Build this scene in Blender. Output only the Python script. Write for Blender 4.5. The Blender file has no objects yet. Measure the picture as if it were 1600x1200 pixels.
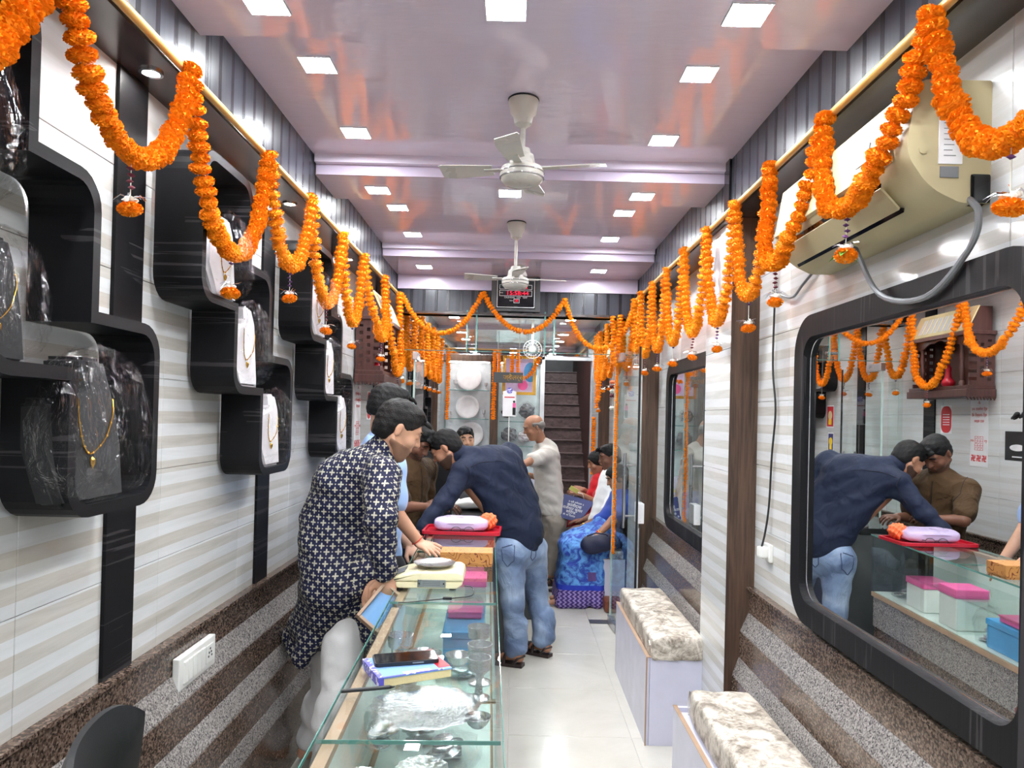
import bpy, bmesh, math, random
import numpy as np
from mathutils import Vector, Matrix, Euler
random.seed(7)
PI = math.pi
SC = bpy.context.scene
COL = SC.collection

# ------------------------------------------------------------------ camera, world, exposure
F_PX, PITCH, ROLL = 1110.0, math.radians(0.6), math.radians(1.40)
CAM_Z = 1.55
cam_d = bpy.data.cameras.new('camera'); cam = bpy.data.objects.new('camera', cam_d); COL.objects.link(cam)
cam_d.sensor_width = 36.0; cam_d.lens = F_PX / 1600 * 36.0; cam_d.clip_start = 0.02; cam_d.clip_end = 60
CAM_R = Matrix.Rotation(PI/2 + PITCH, 3, 'X') @ Matrix.Rotation(ROLL, 3, 'Z')
cam.matrix_world = Matrix.Translation((0, 0, CAM_Z)) @ CAM_R.to_4x4()
_v = CAM_R.transposed() @ Vector((0, 1, 0))
SHX = 804 - (800 + F_PX * _v.x / -_v.z); SHY = 650 - (600 - F_PX * _v.y / -_v.z)
cam_d.shift_x = -SHX / 1600; cam_d.shift_y = SHY / 1600
SC.camera = cam
def ray(px, py):
    return CAM_R @ Vector(((px - 800 - SHX) / F_PX, -(py - 600 - SHY) / F_PX, -1))
def at(px, py, d):
    r = ray(px, py); t = d / r.y
    return Vector((r.x * t, d, CAM_Z + r.z * t))
def atz(px, py, z):
    r = ray(px, py); t = (z - CAM_Z) / r.z
    return Vector((r.x * t, r.y * t, z))
world = bpy.data.worlds.new('world'); SC.world = world; world.use_nodes = True
world.node_tree.nodes['Background'].inputs[0].default_value = (0.93, 0.96, 1.0, 1)
world.node_tree.nodes['Background'].inputs[1].default_value = 1.5
SC.view_settings.view_transform = 'Standard'; SC.view_settings.look = 'None'
SC.view_settings.exposure = 0.0; SC.view_settings.gamma = 1.0; SC.view_settings.use_curve_mapping = False
LED_STRENGTH = 262.0
SC.cycles.transparent_max_bounces = 16
SC.cycles.max_bounces = 10
SC.cycles.sample_clamp_indirect = 6.0

# ------------------------------------------------------------------ helpers
def tag(o, label=None, cat=None, group=None, kind=None):
    if label: o['label'] = label
    if cat: o['category'] = cat
    if group: o['group'] = group
    if kind: o['kind'] = kind
    return o
def link(name, me, parent=None, loc=None):
    o = bpy.data.objects.new(name, me); COL.objects.link(o)
    if parent is not None: o.parent = parent
    if loc is not None: o.location = loc
    return o
def empty(name, loc=(0, 0, 0), rz=0.0, label=None, cat=None, group=None, kind=None):
    o = link(name, None); o.location = loc; o.rotation_euler = (0, 0, rz); o.empty_display_size = 0.1
    return tag(o, label, cat, group, kind)
def copy_tree(o, parent=None):
    c = o.copy(); COL.objects.link(c)
    if parent is not None: c.parent = parent
    for ch in list(o.children): copy_tree(ch, c)
    return c

class MB:
    def __init__(s): s.v = []; s.f = []; s.m = []; s.cur = 0
    def add(s, vs, fs):
        b = len(s.v); s.v += [tuple(v) for v in vs]; s.f += [tuple(i + b for i in f) for f in fs]; s.m += [s.cur] * len(fs); return s
    def box(s, x0, y0, z0, x1, y1, z1, M=None):
        vs = [Vector(p) for p in ((x0,y0,z0),(x1,y0,z0),(x1,y1,z0),(x0,y1,z0),(x0,y0,z1),(x1,y0,z1),(x1,y1,z1),(x0,y1,z1))]
        if M is not None: vs = [M @ v for v in vs]
        return s.add(vs, [(0,3,2,1),(4,5,6,7),(0,1,5,4),(1,2,6,5),(2,3,7,6),(3,0,4,7)])
    def bbox(s, x0, y0, z0, x1, y1, z1, b=0.004, M=None):
        # bevelled box
        bm = bmesh.new(); bmesh.ops.create_cube(bm, size=1)
        for v in bm.verts:
            v.co = Vector(((x0+x1)/2 + v.co.x*(x1-x0), (y0+y1)/2 + v.co.y*(y1-y0), (z0+z1)/2 + v.co.z*(z1-z0)))
        bmesh.ops.bevel(bm, geom=bm.edges[:] + bm.verts[:], offset=b, segments=2, affect='EDGES', profile=0.6)
        return s.bm(bm, M)
    def bm(s, bm, M=None):
        bm.verts.ensure_lookup_table(); bm.verts.index_update()
        vs = [(M @ v.co) if M is not None else v.co.copy() for v in bm.verts]
        s.add(vs, [[v.index for v in f.verts] for f in bm.faces]); bm.free(); return s
    def tube(s, pts, r, n=8, r2=None, closed=False):
        pts = [Vector(p) for p in pts]; N = len(pts); vs = []; fs = []; up = None
        for i, p in enumerate(pts):
            a = pts[(i-1) % N] if (closed or i > 0) else p; b = pts[(i+1) % N] if (closed or i < N-1) else p
            t = (b - a).normalized()
            if up is None: up = Vector((0,0,1)) if abs(t.z) < 0.9 else Vector((1,0,0))
            u = (up - t * up.dot(t))
            if u.length < 1e-4: u = Vector((1,0,0)) - t * t.x
            u.normalize(); w = t.cross(u); up = u
            rr = r if r2 is None else r + (r2 - r) * i / (N - 1)
            for k in range(n):
                an = 2*PI*k/n; vs.append(p + u*math.cos(an)*rr + w*math.sin(an)*rr)
        for i in range(N if closed else N-1):
            for k in range(n):
                j = (i+1) % N
                fs.append((i*n+k, i*n+(k+1)%n, j*n+(k+1)%n, j*n+k))
        if not closed: fs += [tuple(range(n))[::-1], tuple((N-1)*n+k for k in range(n))]
        return s.add(vs, fs)
    def lathe(s, prof, n=24, M=None, cap=True):
        vs = []; fs = []; L = len(prof)
        for r, z in prof:
            for k in range(n): vs.append(Vector((r*math.cos(2*PI*k/n), r*math.sin(2*PI*k/n), z)))
        for i in range(L-1):
            for k in range(n): fs.append((i*n+k, i*n+(k+1)%n, (i+1)*n+(k+1)%n, (i+1)*n+k))
        if cap: fs += [tuple(range(n))[::-1], tuple((L-1)*n+k for k in range(n))]
        if M is not None: vs = [M @ v for v in vs]
        return s.add(vs, fs)
    def prism(s, poly, lo, hi, axis='x'):
        # poly in the plane across axis: x->(y,z), y->(x,z), z->(x,y)
        def P(a, b, c): return {'x': (c, a, b), 'y': (a, c, b), 'z': (a, b, c)}[axis]
        n = len(poly); vs = [P(a, b, lo) for a, b in poly] + [P(a, b, hi) for a, b in poly]
        fs = [tuple(range(n))[::-1], tuple(range(n, 2*n))] + [(i, (i+1)%n, n+(i+1)%n, n+i) for i in range(n)]
        return s.add(vs, fs)
    def ring(s, outer, inner, lo, hi, axis='x'):
        def P(a, b, c): return {'x': (c, a, b), 'y': (a, c, b), 'z': (a, b, c)}[axis]
        n = len(outer)
        vs = [P(a,b,lo) for a,b in outer] + [P(a,b,lo) for a,b in inner] + [P(a,b,hi) for a,b in outer] + [P(a,b,hi) for a,b in inner]
        fs = []
        for i in range(n):
            j = (i+1) % n
            fs += [(i, n+i, n+j, j), (2*n+i, 2*n+j, 3*n+j, 3*n+i), (i, j, 2*n+j, 2*n+i), (n+i, 3*n+i, 3*n+j, n+j)]
        return s.add(vs, fs)
    def mesh(s, name, mat=None, smooth=False, fix=True):
        me = bpy.data.meshes.new(name); me.from_pydata(s.v, [], s.f)
        mats = mat if isinstance(mat, (list, tuple)) else [mat]
        for m in mats:
            if m: me.materials.append(m)
        if len(mats) > 1: me.polygons.foreach_set('material_index', s.m)
        if fix:
            bm = bmesh.new(); bm.from_mesh(me); bmesh.ops.recalc_face_normals(bm, faces=bm.faces); bm.to_mesh(me); bm.free()
        if smooth:
            me.polygons.foreach_set('use_smooth', [True]*len(me.polygons))
            try: me.set_sharp_from_angle(angle=math.radians(40))
            except Exception: pass
        me.update(); return me
    def build(s, name, mat=None, parent=None, smooth=False, label=None, cat=None, group=None, kind=None):
        o = link(name, s.mesh(name, mat, smooth), parent)
        return tag(o, label, cat, group, kind)

def Mx(loc=(0,0,0), rx=0, ry=0, rz=0, sc=1):
    return Matrix.Translation(loc) @ Euler((rx, ry, rz)).to_matrix().to_4x4() @ Matrix.Diagonal((sc, sc, sc, 1))
def rounded(pts, r, seg=5):
    """pts: [(x,y,rounded?)] polygon, returns a path with each flagged corner rounded, unflagged ones repeated (same count)."""
    out = []; n = len(pts)
    for i in range(n):
        p = Vector(pts[i][:2]); a = Vector(pts[i-1][:2]); b = Vector(pts[(i+1)%n][:2])
        rr = (pts[i][2] if len(pts[i]) > 2 else 1) * r
        u = (a-p).normalized(); w = (b-p).normalized()
        if rr <= 0: out += [tuple(p)]*(seg+1); continue
        c = p + u*rr + w*rr
        for k in range(seg+1):
            t = PI/2*k/seg
            out.append(tuple(c - w*rr*math.cos(t) - u*rr*math.sin(t)))
    return out

# ------------------------------------------------------------------ materials
def srgb(r, g, b):
    f = lambda c: (c/255/12.92) if c/255 <= 0.04045 else ((c/255+0.055)/1.055)**2.4
    return (f(r), f(g), f(b), 1)
class N:
    def __init__(s, name):
        s.mat = bpy.data.materials.new(name); s.mat.use_nodes = True; s.t = s.mat.node_tree; s.t.nodes.clear()
        s.out = s.t.nodes.new('ShaderNodeOutputMaterial')
    def n(s, typ, **kw):
        nd = s.t.nodes.new('ShaderNode' + typ)
        for k, v in kw.items():
            if k.startswith('i_'):
                key = k[2:]; key = int(key) if key.isdigit() else key.replace('_', ' '); s.put(nd.inputs[key], v)
            else: setattr(nd, k, v)
        return nd
    def put(s, sock, v):
        if isinstance(v, bpy.types.NodeSocket): s.t.links.new(v, sock)
        elif isinstance(v, bpy.types.Node): s.t.links.new(v.outputs[0], sock)
        else: sock.default_value = v
    def math(s, op, a, b=0.0, c=None):
        nd = s.n('Math', operation=op); s.put(nd.inputs[0], a); s.put(nd.inputs[1], b)
        if c is not None: s.put(nd.inputs[2], c)
        return nd.outputs[0]
    def mix(s, fac, a, b, typ='MIX'):
        nd = s.n('Mix', data_type='RGBA', blend_type=typ); s.put(nd.inputs[0], fac); s.put(nd.inputs[6], a); s.put(nd.inputs[7], b); return nd.outputs[2]
    def ramp(s, fac, stops, interp='LINEAR'):
        nd = s.n('ValToRGB'); nd.color_ramp.interpolation = interp; s.put(nd.inputs[0], fac); e = nd.color_ramp.elements
        while len(e) < len(stops): e.new(0.5)
        for k, (p, c) in enumerate(stops): e[k].position = p; e[k].color = c
        return nd.outputs[0]
    def coord(s, kind='Object', scale=(1,1,1), rot=(0,0,0)):
        tc = s.n('TexCoord'); mp = s.n('Mapping'); s.t.links.new(tc.outputs[kind], mp.inputs[0])
        mp.inputs['Scale'].default_value = scale; mp.inputs['Rotation'].default_value = rot; return mp.outputs[0]
    def geo(s, scale=(1,1,1)):
        g = s.n('NewGeometry'); mp = s.n('Mapping'); s.t.links.new(g.outputs['Position'], mp.inputs[0]); mp.inputs['Scale'].default_value = scale; return mp.outputs[0]
    def noise(s, vec, scale, detail=3, rough=0.5, dist=0.0):
        nd = s.n('TexNoise'); s.put(nd.inputs['Vector'], vec); nd.inputs['Scale'].default_value = scale
        nd.inputs['Detail'].default_value = detail; nd.inputs['Roughness'].default_value = rough; nd.inputs['Distortion'].default_value = dist; return nd.outputs[0]
    def bump(s, h, strength=0.3, dist=0.01):
        nd = s.n('Bump'); s.put(nd.inputs['Height'], h); nd.inputs['Strength'].default_value = strength; nd.inputs['Distance'].default_value = dist; return nd.outputs[0]
    def pbr(s, color, rough=0.5, metal=0.0, normal=None, spec=0.5, emit=None, estr=0.0, coat=0.0, coat_r=0.05, alpha=None, sss=0.0, sheen=0.0, trans=0.0):
        p = s.n('BsdfPrincipled'); s.put(p.inputs['Base Color'], color); s.put(p.inputs['Roughness'], rough); s.put(p.inputs['Metallic'], metal)
        p.inputs['Specular IOR Level'].default_value = spec
        if normal is not None: s.put(p.inputs['Normal'], normal)
        if emit is not None: s.put(p.inputs['Emission Color'], emit); s.put(p.inputs['Emission Strength'], estr)
        p.inputs['Coat Weight'].default_value = coat; p.inputs['Coat Roughness'].default_value = coat_r
        if sheen: p.inputs['Sheen Weight'].default_value = sheen
        if trans: p.inputs['Transmission Weight'].default_value = trans
        if sss:
            p.inputs['Subsurface Weight'].default_value = sss; p.inputs['Subsurface Radius'].default_value = (0.01, 0.004, 0.002)
        if alpha is not None: s.put(p.inputs['Alpha'], alpha)
        s.t.links.new(p.outputs[0], s.out.inputs[0]); return s.mat
def plain(name, col, rough=0.5, metal=0.0, spec=0.5, coat=0.0, bump=0.0, bscale=60, var=0.06, sheen=0.0):
    n = N(name); c = n.coord('Object'); nz = n.noise(c, 9.0, 3)
    col2 = tuple(min(1, x*(1+var*2)) for x in col[:3]) + (1,); col1 = tuple(x*(1-var*2) for x in col[:3]) + (1,)
    cc = n.ramp(nz, [(0.3, col1), (0.7, col2)])
    nm = n.bump(n.noise(c, bscale, 3), bump, 0.004) if bump else None
    rr = n.math('ADD', n.math('MULTIPLY', nz, 0.08), max(0.0, rough - 0.04))
    return n.pbr(cc, rr, metal, nm, spec, coat=coat, sheen=sheen)
M = {}
def _strip(n):
    e = n.n('Emission'); e.inputs[0].default_value = (1, 1, 0.97, 1); e.inputs[1].default_value = 45.0; n.t.links.new(e.outputs[0], n.out.inputs[0]); return n.mat
M['added_strip_glow'] = _strip(N('added_strip_glow'))
M['white_paint'] = plain('white_paint', srgb(226, 228, 232), 0.35)
M['white_laminate'] = plain('white_laminate', srgb(206, 206, 224), 0.22, var=0.02)
M['cream_plastic'] = plain('cream_plastic', srgb(188, 176, 140), 0.48, spec=0.3, var=0.03)
M['scale_plastic'] = plain('scale_plastic', srgb(236, 226, 186), 0.28, var=0.03)
M['white_plastic'] = plain('white_plastic', srgb(232, 232, 228), 0.3, var=0.02)
M['black_plastic'] = plain('black_plastic', srgb(26, 27, 30), 0.42, var=0.05, bump=0.06, bscale=300)
M['black_gloss'] = plain('black_gloss', srgb(14, 14, 17), 0.08, var=0.05)
M['grey_plastic'] = plain('grey_plastic', srgb(120, 122, 126), 0.4)
M['fan_paint'] = plain('fan_paint', srgb(196, 194, 186), 0.28, var=0.03)
M['chrome'] = plain('chrome', srgb(215, 215, 218), 0.14, 1.0)
M['steel'] = plain('steel', srgb(190, 190, 192), 0.28, 1.0)
M['silver'] = plain('silver', srgb(216, 218, 220), 0.24, 0.92, bump=0.6, bscale=110); M['pale_green'] = plain('pale_green', srgb(216, 226, 221), 0.4, var=0.02)  # pale_green: ceiling reflection washing over the counter glass, put into the lining colour
M['gold'] = plain('gold', srgb(212, 165, 74), 0.25, 1.0)
M['pole_gold'] = plain('pole_gold', srgb(214, 172, 100), 0.3, 0.25)
M['brass_dark'] = plain('brass_dark', srgb(70, 56, 40), 0.35, 0.8)
M['tan_edge'] = plain('tan_edge', srgb(164, 136, 112), 0.45, bump=0.1)
M['red_plastic'] = plain('red_plastic', srgb(176, 22, 42), 0.3)
M['lilac_plastic'] = plain('lilac_plastic', srgb(206, 190, 226), 0.28, bump=0.35, bscale=14)
M['orange_cloth'] = plain('orange_cloth', srgb(240, 120, 70), 0.6, bump=0.4, bscale=40)
M['velvet_black'] = plain('velvet_black', srgb(15, 15, 18), 0.8, sheen=0.08)
M['velvet_white'] = plain('velvet_white', srgb(204, 200, 202), 0.55)
M['velvet_navy'] = plain('velvet_navy', srgb(24, 24, 66), 0.6)
M['purple_flower'] = plain('purple_flower', srgb(78, 28, 88), 0.6, var=0.2)
M['maroon_flower'] = plain('maroon_flower', srgb(96, 18, 40), 0.6, var=0.2)
M['white_flower'] = plain('white_flower', srgb(236, 236, 226), 0.6)
M['yellow_flower'] = plain('yellow_flower', srgb(240, 200, 40), 0.6)
M['leaf_green'] = plain('leaf_green', srgb(76, 140, 48), 0.45, var=0.15)
M['tinsel'] = plain('tinsel', srgb(225, 228, 232), 0.12, 1.0)
M['string'] = plain('string', srgb(210, 205, 190), 0.7)
M['blue_paper'] = plain('blue_paper', srgb(118, 160, 214), 0.45, var=0.03)
M['page_cream'] = plain('page_cream', srgb(222, 206, 156), 0.7, bump=0.2, bscale=200)
M['purple_print'] = plain('purple_print', srgb(96, 96, 204), 0.4, var=0.3)
M['white_paper'] = plain('white_paper', srgb(236, 236, 238), 0.55, var=0.02)
M['pink_plastic'] = plain('pink_plastic', srgb(236, 96, 160), 0.3)
M['blue_plastic'] = plain('blue_plastic', srgb(70, 150, 206), 0.3)
M['red_ink'] = plain('red_ink', srgb(196, 32, 40), 0.6)
M['white_ink'] = plain('white_ink', srgb(240, 240, 242), 0.6)
M['black_ink'] = plain('black_ink', srgb(18, 18, 22), 0.6)
M['dark_cabinet'] = plain('dark_cabinet', srgb(70, 72, 74), 0.3)
M['yellow_paper'] = plain('yellow_paper', srgb(226, 220, 120), 0.6)
M['navy_paper'] = plain('navy_paper', srgb(44, 54, 112), 0.5, bump=0.2, bscale=20)
M['sandal'] = plain('sandal', srgb(44, 32, 30), 0.45)
M['bag_leather'] = plain('bag_leather', srgb(120, 62, 38), 0.4, bump=0.3)
M['purse_navy'] = plain('purse_navy', srgb(24, 28, 58), 0.5, bump=0.3)
M['hair_black'] = plain('hair_black', srgb(13, 12, 13), 0.6, bump=0.8, bscale=190, var=0.3, spec=0.25)
M['hair_brown'] = plain('hair_brown', srgb(24, 21, 20), 0.62, bump=0.8, bscale=190, var=0.3, spec=0.25)
M['hair_grey'] = plain('hair_grey', srgb(120, 114, 110), 0.6, bump=0.9, bscale=150, var=0.2)
M['eye'] = plain('eye', srgb(20, 14, 12), 0.15)
M['thread_red'] = plain('thread_red', srgb(200, 60, 40), 0.6)

def mk(name, fn):
    if name in M: print('redefine', name)
    n = N(name); M[name] = fn(n); return M[name]
# ceiling paint: glossy lilac-grey emulsion, slightly wavy
mk('ceiling_paint', lambda n: n.pbr(n.ramp(n.noise(n.geo(), 1.3, 3), [(0.3, srgb(228,219,238)), (0.7, srgb(235,226,245))]), 0.075,
    normal=n.bump(n.noise(n.geo((3, 9, 3)), 1.6, 3, 0.6), 0.22, 0.012), spec=0.8, coat=0.45, coat_r=0.04))
mk('lavender_paint', lambda n: n.pbr(n.ramp(n.noise(n.geo(), 2, 2), [(0.3, srgb(196,184,206)), (0.7, srgb(204,192,214))]), 0.22,
    normal=n.bump(n.noise(n.geo(), 5, 2), 0.1, 0.01)))
def _led(n):
    e = n.n('Emission'); e.inputs[0].default_value = (0.94, 0.975, 1.0, 1); e.inputs[1].default_value = LED_STRENGTH
    n.t.links.new(e.outputs[0], n.out.inputs[0]); return n.mat
mk('led_panel', _led)
def _spot(n):
    e = n.n('Emission'); e.inputs[0].default_value = (1.0, 0.97, 0.92, 1); e.inputs[1].default_value = LED_STRENGTH*1.3
    n.t.links.new(e.outputs[0], n.out.inputs[0]); return n.mat
mk('spot_glow', _spot)
def _frieze(n):
    g = n.n('NewGeometry'); sp = n.n('SeparateXYZ'); n.t.links.new(g.outputs['Position'], sp.inputs[0])
    al = n.math('ADD', sp.outputs[0], sp.outputs[1])
    f = n.math('FRACT', n.math('MULTIPLY', al, 1/0.092))
    nz = n.noise(n.geo((60, 60, 1.2)), 1.0, 2)
    stripe = n.math('LESS_THAN', f, 0.24)
    fine = n.math('GREATER_THAN', n.math('FRACT', n.math('MULTIPLY', al, 1/0.0085)), 0.55)
    st = n.math('MULTIPLY', stripe, n.math('ADD', n.math('MULTIPLY', fine, 0.5), 0.5))
    col = n.mix(st, n.ramp(nz, [(0.3, srgb(34,37,45)), (0.7, srgb(48,51,61))]), srgb(20,20,25))
    return n.pbr(col, n.math('ADD', n.math('MULTIPLY', st, -0.12), 0.3), normal=n.bump(n.noise(n.geo((80,80,3)), 1.0, 2), 0.12, 0.003), spec=0.4)
mk('frieze_laminate', _frieze)
def _blk(n, axis):
    sc = (1.5, 1.5, 90) if axis == 'h' else (90, 90, 1.5)
    nz = n.noise(n.geo(sc), 1.0, 3); big = n.noise(n.geo((1.2,1.2,7) if axis == 'h' else (7,7,1.2)), 1.0, 2)
    st = n.math('MULTIPLY', n.math('GREATER_THAN', nz, 0.56), n.math('GREATER_THAN', big, 0.54))
    col = n.mix(st, srgb(19,19,22), srgb(52,50,52))
    return n.pbr(col, 0.46, normal=n.bump(nz, 0.15, 0.002), spec=0.18)
mk('black_laminate', lambda n: _blk(n, 'h'))
mk('black_laminate_v', lambda n: _blk(n, 'v'))
def _ledge(n):
    nz = n.noise(n.geo((40, 2, 40)), 1.0, 3)
    return n.pbr(n.ramp(nz, [(0.3, srgb(38,31,31)), (0.75, srgb(66,55,53))]), 0.2, spec=0.5)
mk('ledge_laminate', _ledge)
def _wood(n, a, b, rough=0.5):
    c = n.geo((26, 26, 1.6)); nz = n.noise(c, 1.0, 5, 0.65, 0.6); n2 = n.noise(n.geo((120,120,5)), 1.0, 3)
    f = n.math('ADD', n.math('MULTIPLY', nz, 0.7), n.math('MULTIPLY', n2, 0.3))
    return n.pbr(n.ramp(f, [(0.35, a), (0.65, b)]), rough, normal=n.bump(f, 0.3, 0.003))
mk('brown_wood', lambda n: _wood(n, srgb(44,30,23), srgb(98,74,58)))
mk('carved_wood', lambda n: _wood(n, srgb(52,26,24), srgb(84,48,42), 0.4))
mk('stair_wood', lambda n: n.pbr(n.ramp(n.noise(n.geo((9, 30, 22)), 1.0, 4, 0.7, 1.0), [(0.35, srgb(60,43,43)), (0.7, srgb(104,84,82))]), 0.42))
def _tile(n):
    # glossy wall tile, horizontal pearl/beige stripes with fine slanting grain
    g = n.n('NewGeometry'); sp = n.n('SeparateXYZ'); n.t.links.new(g.outputs['Position'], sp.inputs[0])
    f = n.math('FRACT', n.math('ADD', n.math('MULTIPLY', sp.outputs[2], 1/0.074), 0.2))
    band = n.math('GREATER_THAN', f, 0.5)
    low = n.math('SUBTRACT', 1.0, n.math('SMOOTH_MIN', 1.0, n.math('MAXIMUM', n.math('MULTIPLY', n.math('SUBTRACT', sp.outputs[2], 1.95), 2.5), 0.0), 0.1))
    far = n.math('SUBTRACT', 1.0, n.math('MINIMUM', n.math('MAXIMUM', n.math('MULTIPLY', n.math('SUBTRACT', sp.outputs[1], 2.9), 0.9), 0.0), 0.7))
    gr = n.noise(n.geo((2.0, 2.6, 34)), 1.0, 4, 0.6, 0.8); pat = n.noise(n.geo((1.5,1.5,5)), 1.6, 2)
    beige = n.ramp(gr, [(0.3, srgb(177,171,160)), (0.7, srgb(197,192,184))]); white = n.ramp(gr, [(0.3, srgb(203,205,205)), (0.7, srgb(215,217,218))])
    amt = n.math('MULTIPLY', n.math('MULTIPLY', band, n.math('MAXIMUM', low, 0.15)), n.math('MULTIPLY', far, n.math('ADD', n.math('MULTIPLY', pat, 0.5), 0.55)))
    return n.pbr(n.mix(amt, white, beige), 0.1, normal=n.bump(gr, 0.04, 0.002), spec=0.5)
mk('wall_tile', _tile)
mk('grout', lambda n: n.pbr(srgb(196,192,186), 0.8))
def _granite(n, stops, sc=150):
    v = n.n('TexVoronoi'); n.put(v.inputs['Vector'], n.geo()); v.inputs['Scale'].default_value = sc
    sp = n.n('SeparateXYZ'); n.put(sp.inputs[0], v.outputs['Color']); nz = n.noise(n.geo(), sc*0.5, 3, 0.7)
    f = n.math('ADD', n.math('MULTIPLY', sp.outputs[0], 0.55), n.math('MULTIPLY', nz, 0.45))
    return n.pbr(n.ramp(f, stops), 0.16, spec=0.5)
mk('granite_brown', lambda n: _granite(n, [(0.2, srgb(36,27,23)), (0.45, srgb(82,66,57)), (0.75, srgb(128,110,98))], 185))
mk('granite_grey', lambda n: _granite(n, [(0.2, srgb(60,58,60)), (0.42, srgb(122,117,115)), (0.8, srgb(168,162,157))], 230))
def _floor(n):
    nz = n.noise(n.geo((1.2,1.2,1)), 2.2, 5, 0.6, 0.5)
    return n.pbr(n.ramp(nz, [(0.3, srgb(188,185,175)), (0.7, srgb(202,199,191))]), 0.14, spec=0.45)
mk('floor_tile', _floor)
def _glass(n, tint, ior=1.45, rough=0.0, refl=1.0):
    fr = n.n('Fresnel'); fr.inputs[0].default_value = ior; tr = n.n('BsdfTransparent'); tr.inputs[0].default_value = tint
    gl = n.n('BsdfGlossy'); gl.inputs['Roughness'].default_value = rough; mx = n.n('MixShader')
    front = n.math('SUBTRACT', 1.0, n.n('NewGeometry').outputs['Backfacing'])   # a thin pane: no inner total reflection
    n.t.links.new(n.math('MULTIPLY', n.math('MULTIPLY', fr.outputs[0], refl), front), mx.inputs[0]); n.t.links.new(tr.outputs[0], mx.inputs[1]); n.t.links.new(gl.outputs[0], mx.inputs[2])
    n.t.links.new(mx.outputs[0], n.out.inputs[0]); return n.mat
mk('clear_glass', lambda n: _glass(n, (0.95, 0.985, 0.975, 1)))
mk('counter_glass', lambda n: _glass(n, (0.968, 0.993, 0.986, 1), 1.5))
def _plastic_film(n):
    fr = n.n('Fresnel'); fr.inputs[0].default_value = 1.5; tr = n.n('BsdfTransparent'); tr.inputs[0].default_value = (0.97, 0.97, 0.975, 1)
    gl = n.n('BsdfGlossy'); gl.inputs['Roughness'].default_value = 0.03; mx = n.n('MixShader')
    bp = n.bump(n.noise(n.geo((1.6,1.6,0.6)), 16, 4, 0.6, 1.5), 1.0, 0.05); n.put(fr.inputs[1], bp); n.put(gl.inputs['Normal'], bp)
    n.t.links.new(n.math('MULTIPLY', n.math('MULTIPLY', fr.outputs[0], 0.45), n.math('SUBTRACT', 1.0, n.n('NewGeometry').outputs['Backfacing'])), mx.inputs[0]); n.t.links.new(tr.outputs[0], mx.inputs[1]); n.t.links.new(gl.outputs[0], mx.inputs[2])
    n.t.links.new(mx.outputs[0], n.out.inputs[0]); return n.mat
mk('plastic_film', _plastic_film)
mk('glass_edge', lambda n: n.pbr(srgb(92,142,134), 0.1, spec=0.7))
M['pale_edge'] = plain('pale_edge', srgb(176, 196, 190), 0.15)
mk('mirror', lambda n: n.pbr((0.86,0.88,0.87,1), 0.0, 1.0))
def _marigold(n):
    oi = n.n('ObjectInfo'); nz = n.noise(n.coord('Object'), 70, 3)
    c = n.mix(nz, srgb(242,130,5), srgb(255,168,26)); c2 = n.mix(n.math('MULTIPLY', oi.outputs['Random'], 0.5), c, srgb(248,140,8))
    return n.pbr(c2, 0.62, normal=n.bump(n.noise(n.coord('Object'), 160, 3), 0.6, 0.004), spec=0.25)
mk('marigold', _marigold)
def _marigold_y(n):
    nz = n.noise(n.coord('Object'), 70, 3)
    return n.pbr(n.mix(nz, srgb(250,150,8), srgb(255,190,30)), 0.62, spec=0.25)
mk('marigold_yellow', _marigold_y)
def _cushion(n):
    v = n.coord('Object'); nz = n.noise(v, 7, 6, 0.7, 1.6); n2 = n.noise(v, 26, 4, 0.7, 1.0)
    f = n.math('ADD', n.math('MULTIPLY', nz, 0.6), n.math('MULTIPLY', n2, 0.4))
    return n.pbr(n.ramp(f, [(0.40, srgb(122,110,98)), (0.49, srgb(186,176,162)), (0.56, srgb(222,214,202))]), 0.36, normal=n.bump(n.noise(v, 12, 4), 0.35, 0.01))
mk('marble_rexine', _cushion)
def skin(name, c):
    n = N(name); nz = n.noise(n.coord('Object'), 14, 3); d = tuple(x*0.82 for x in c[:3]) + (1,)
    M[name] = n.pbr(n.ramp(nz, [(0.3, d), (0.7, c)]), 0.46, normal=n.bump(n.noise(n.coord('Object'), 180, 3), 0.12, 0.002), spec=0.4, sss=0.06)
skin('skin_light', srgb(200,152,124)); skin('skin_mid', srgb(166,118,92)); skin('skin_dark', srgb(120,80,62)); skin('skin_deep', srgb(98,66,52))
M['stubble'] = plain('stubble', srgb(142, 104, 82), 0.6, var=0.15, bump=0.3, bscale=300); M['stubble_dark'] = plain('stubble_dark', srgb(78, 54, 42), 0.6, var=0.15, bump=0.3, bscale=300)
def cloth(name, c, rough=0.8, wr=0.5, sheen=0.15, ws=7):
    n = N(name); v = n.coord('Object'); w = n.noise(v, ws, 2, 0.5, 0.5); weave = n.noise(v, 300, 2)
    d = tuple(x*0.86 for x in c[:3]) + (1,)
    h = n.math('ADD', w, n.math('MULTIPLY', weave, 0.04))
    M[name] = n.pbr(n.ramp(w, [(0.3, d), (0.7, c)]), rough, normal=n.bump(h, wr, 0.03), spec=0.25, sheen=sheen)
cloth('navy_cloth', srgb(25,34,57), 0.7, 0.9, 0.02, 9); cloth('blue_cloth', srgb(160,190,236)); cloth('brown_cloth', srgb(74,54,33), 0.8, 0.9, 0.02, 12)
cloth('white_cloth', srgb(238,236,236), 0.8, 0.7); cloth('offwhite_cloth', srgb(200,194,186), 0.8, 0.9); cloth('greige_cloth', srgb(158,148,138), 0.8, 0.8)
cloth('white_shirt', srgb(238,238,238)); cloth('red_cloth', srgb(200,30,40)); cloth('maroon_cloth', srgb(150,14,36)); cloth('black_cloth', srgb(24,24,30)); cloth('blue_sari_cloth', srgb(40,70,160))
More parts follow.
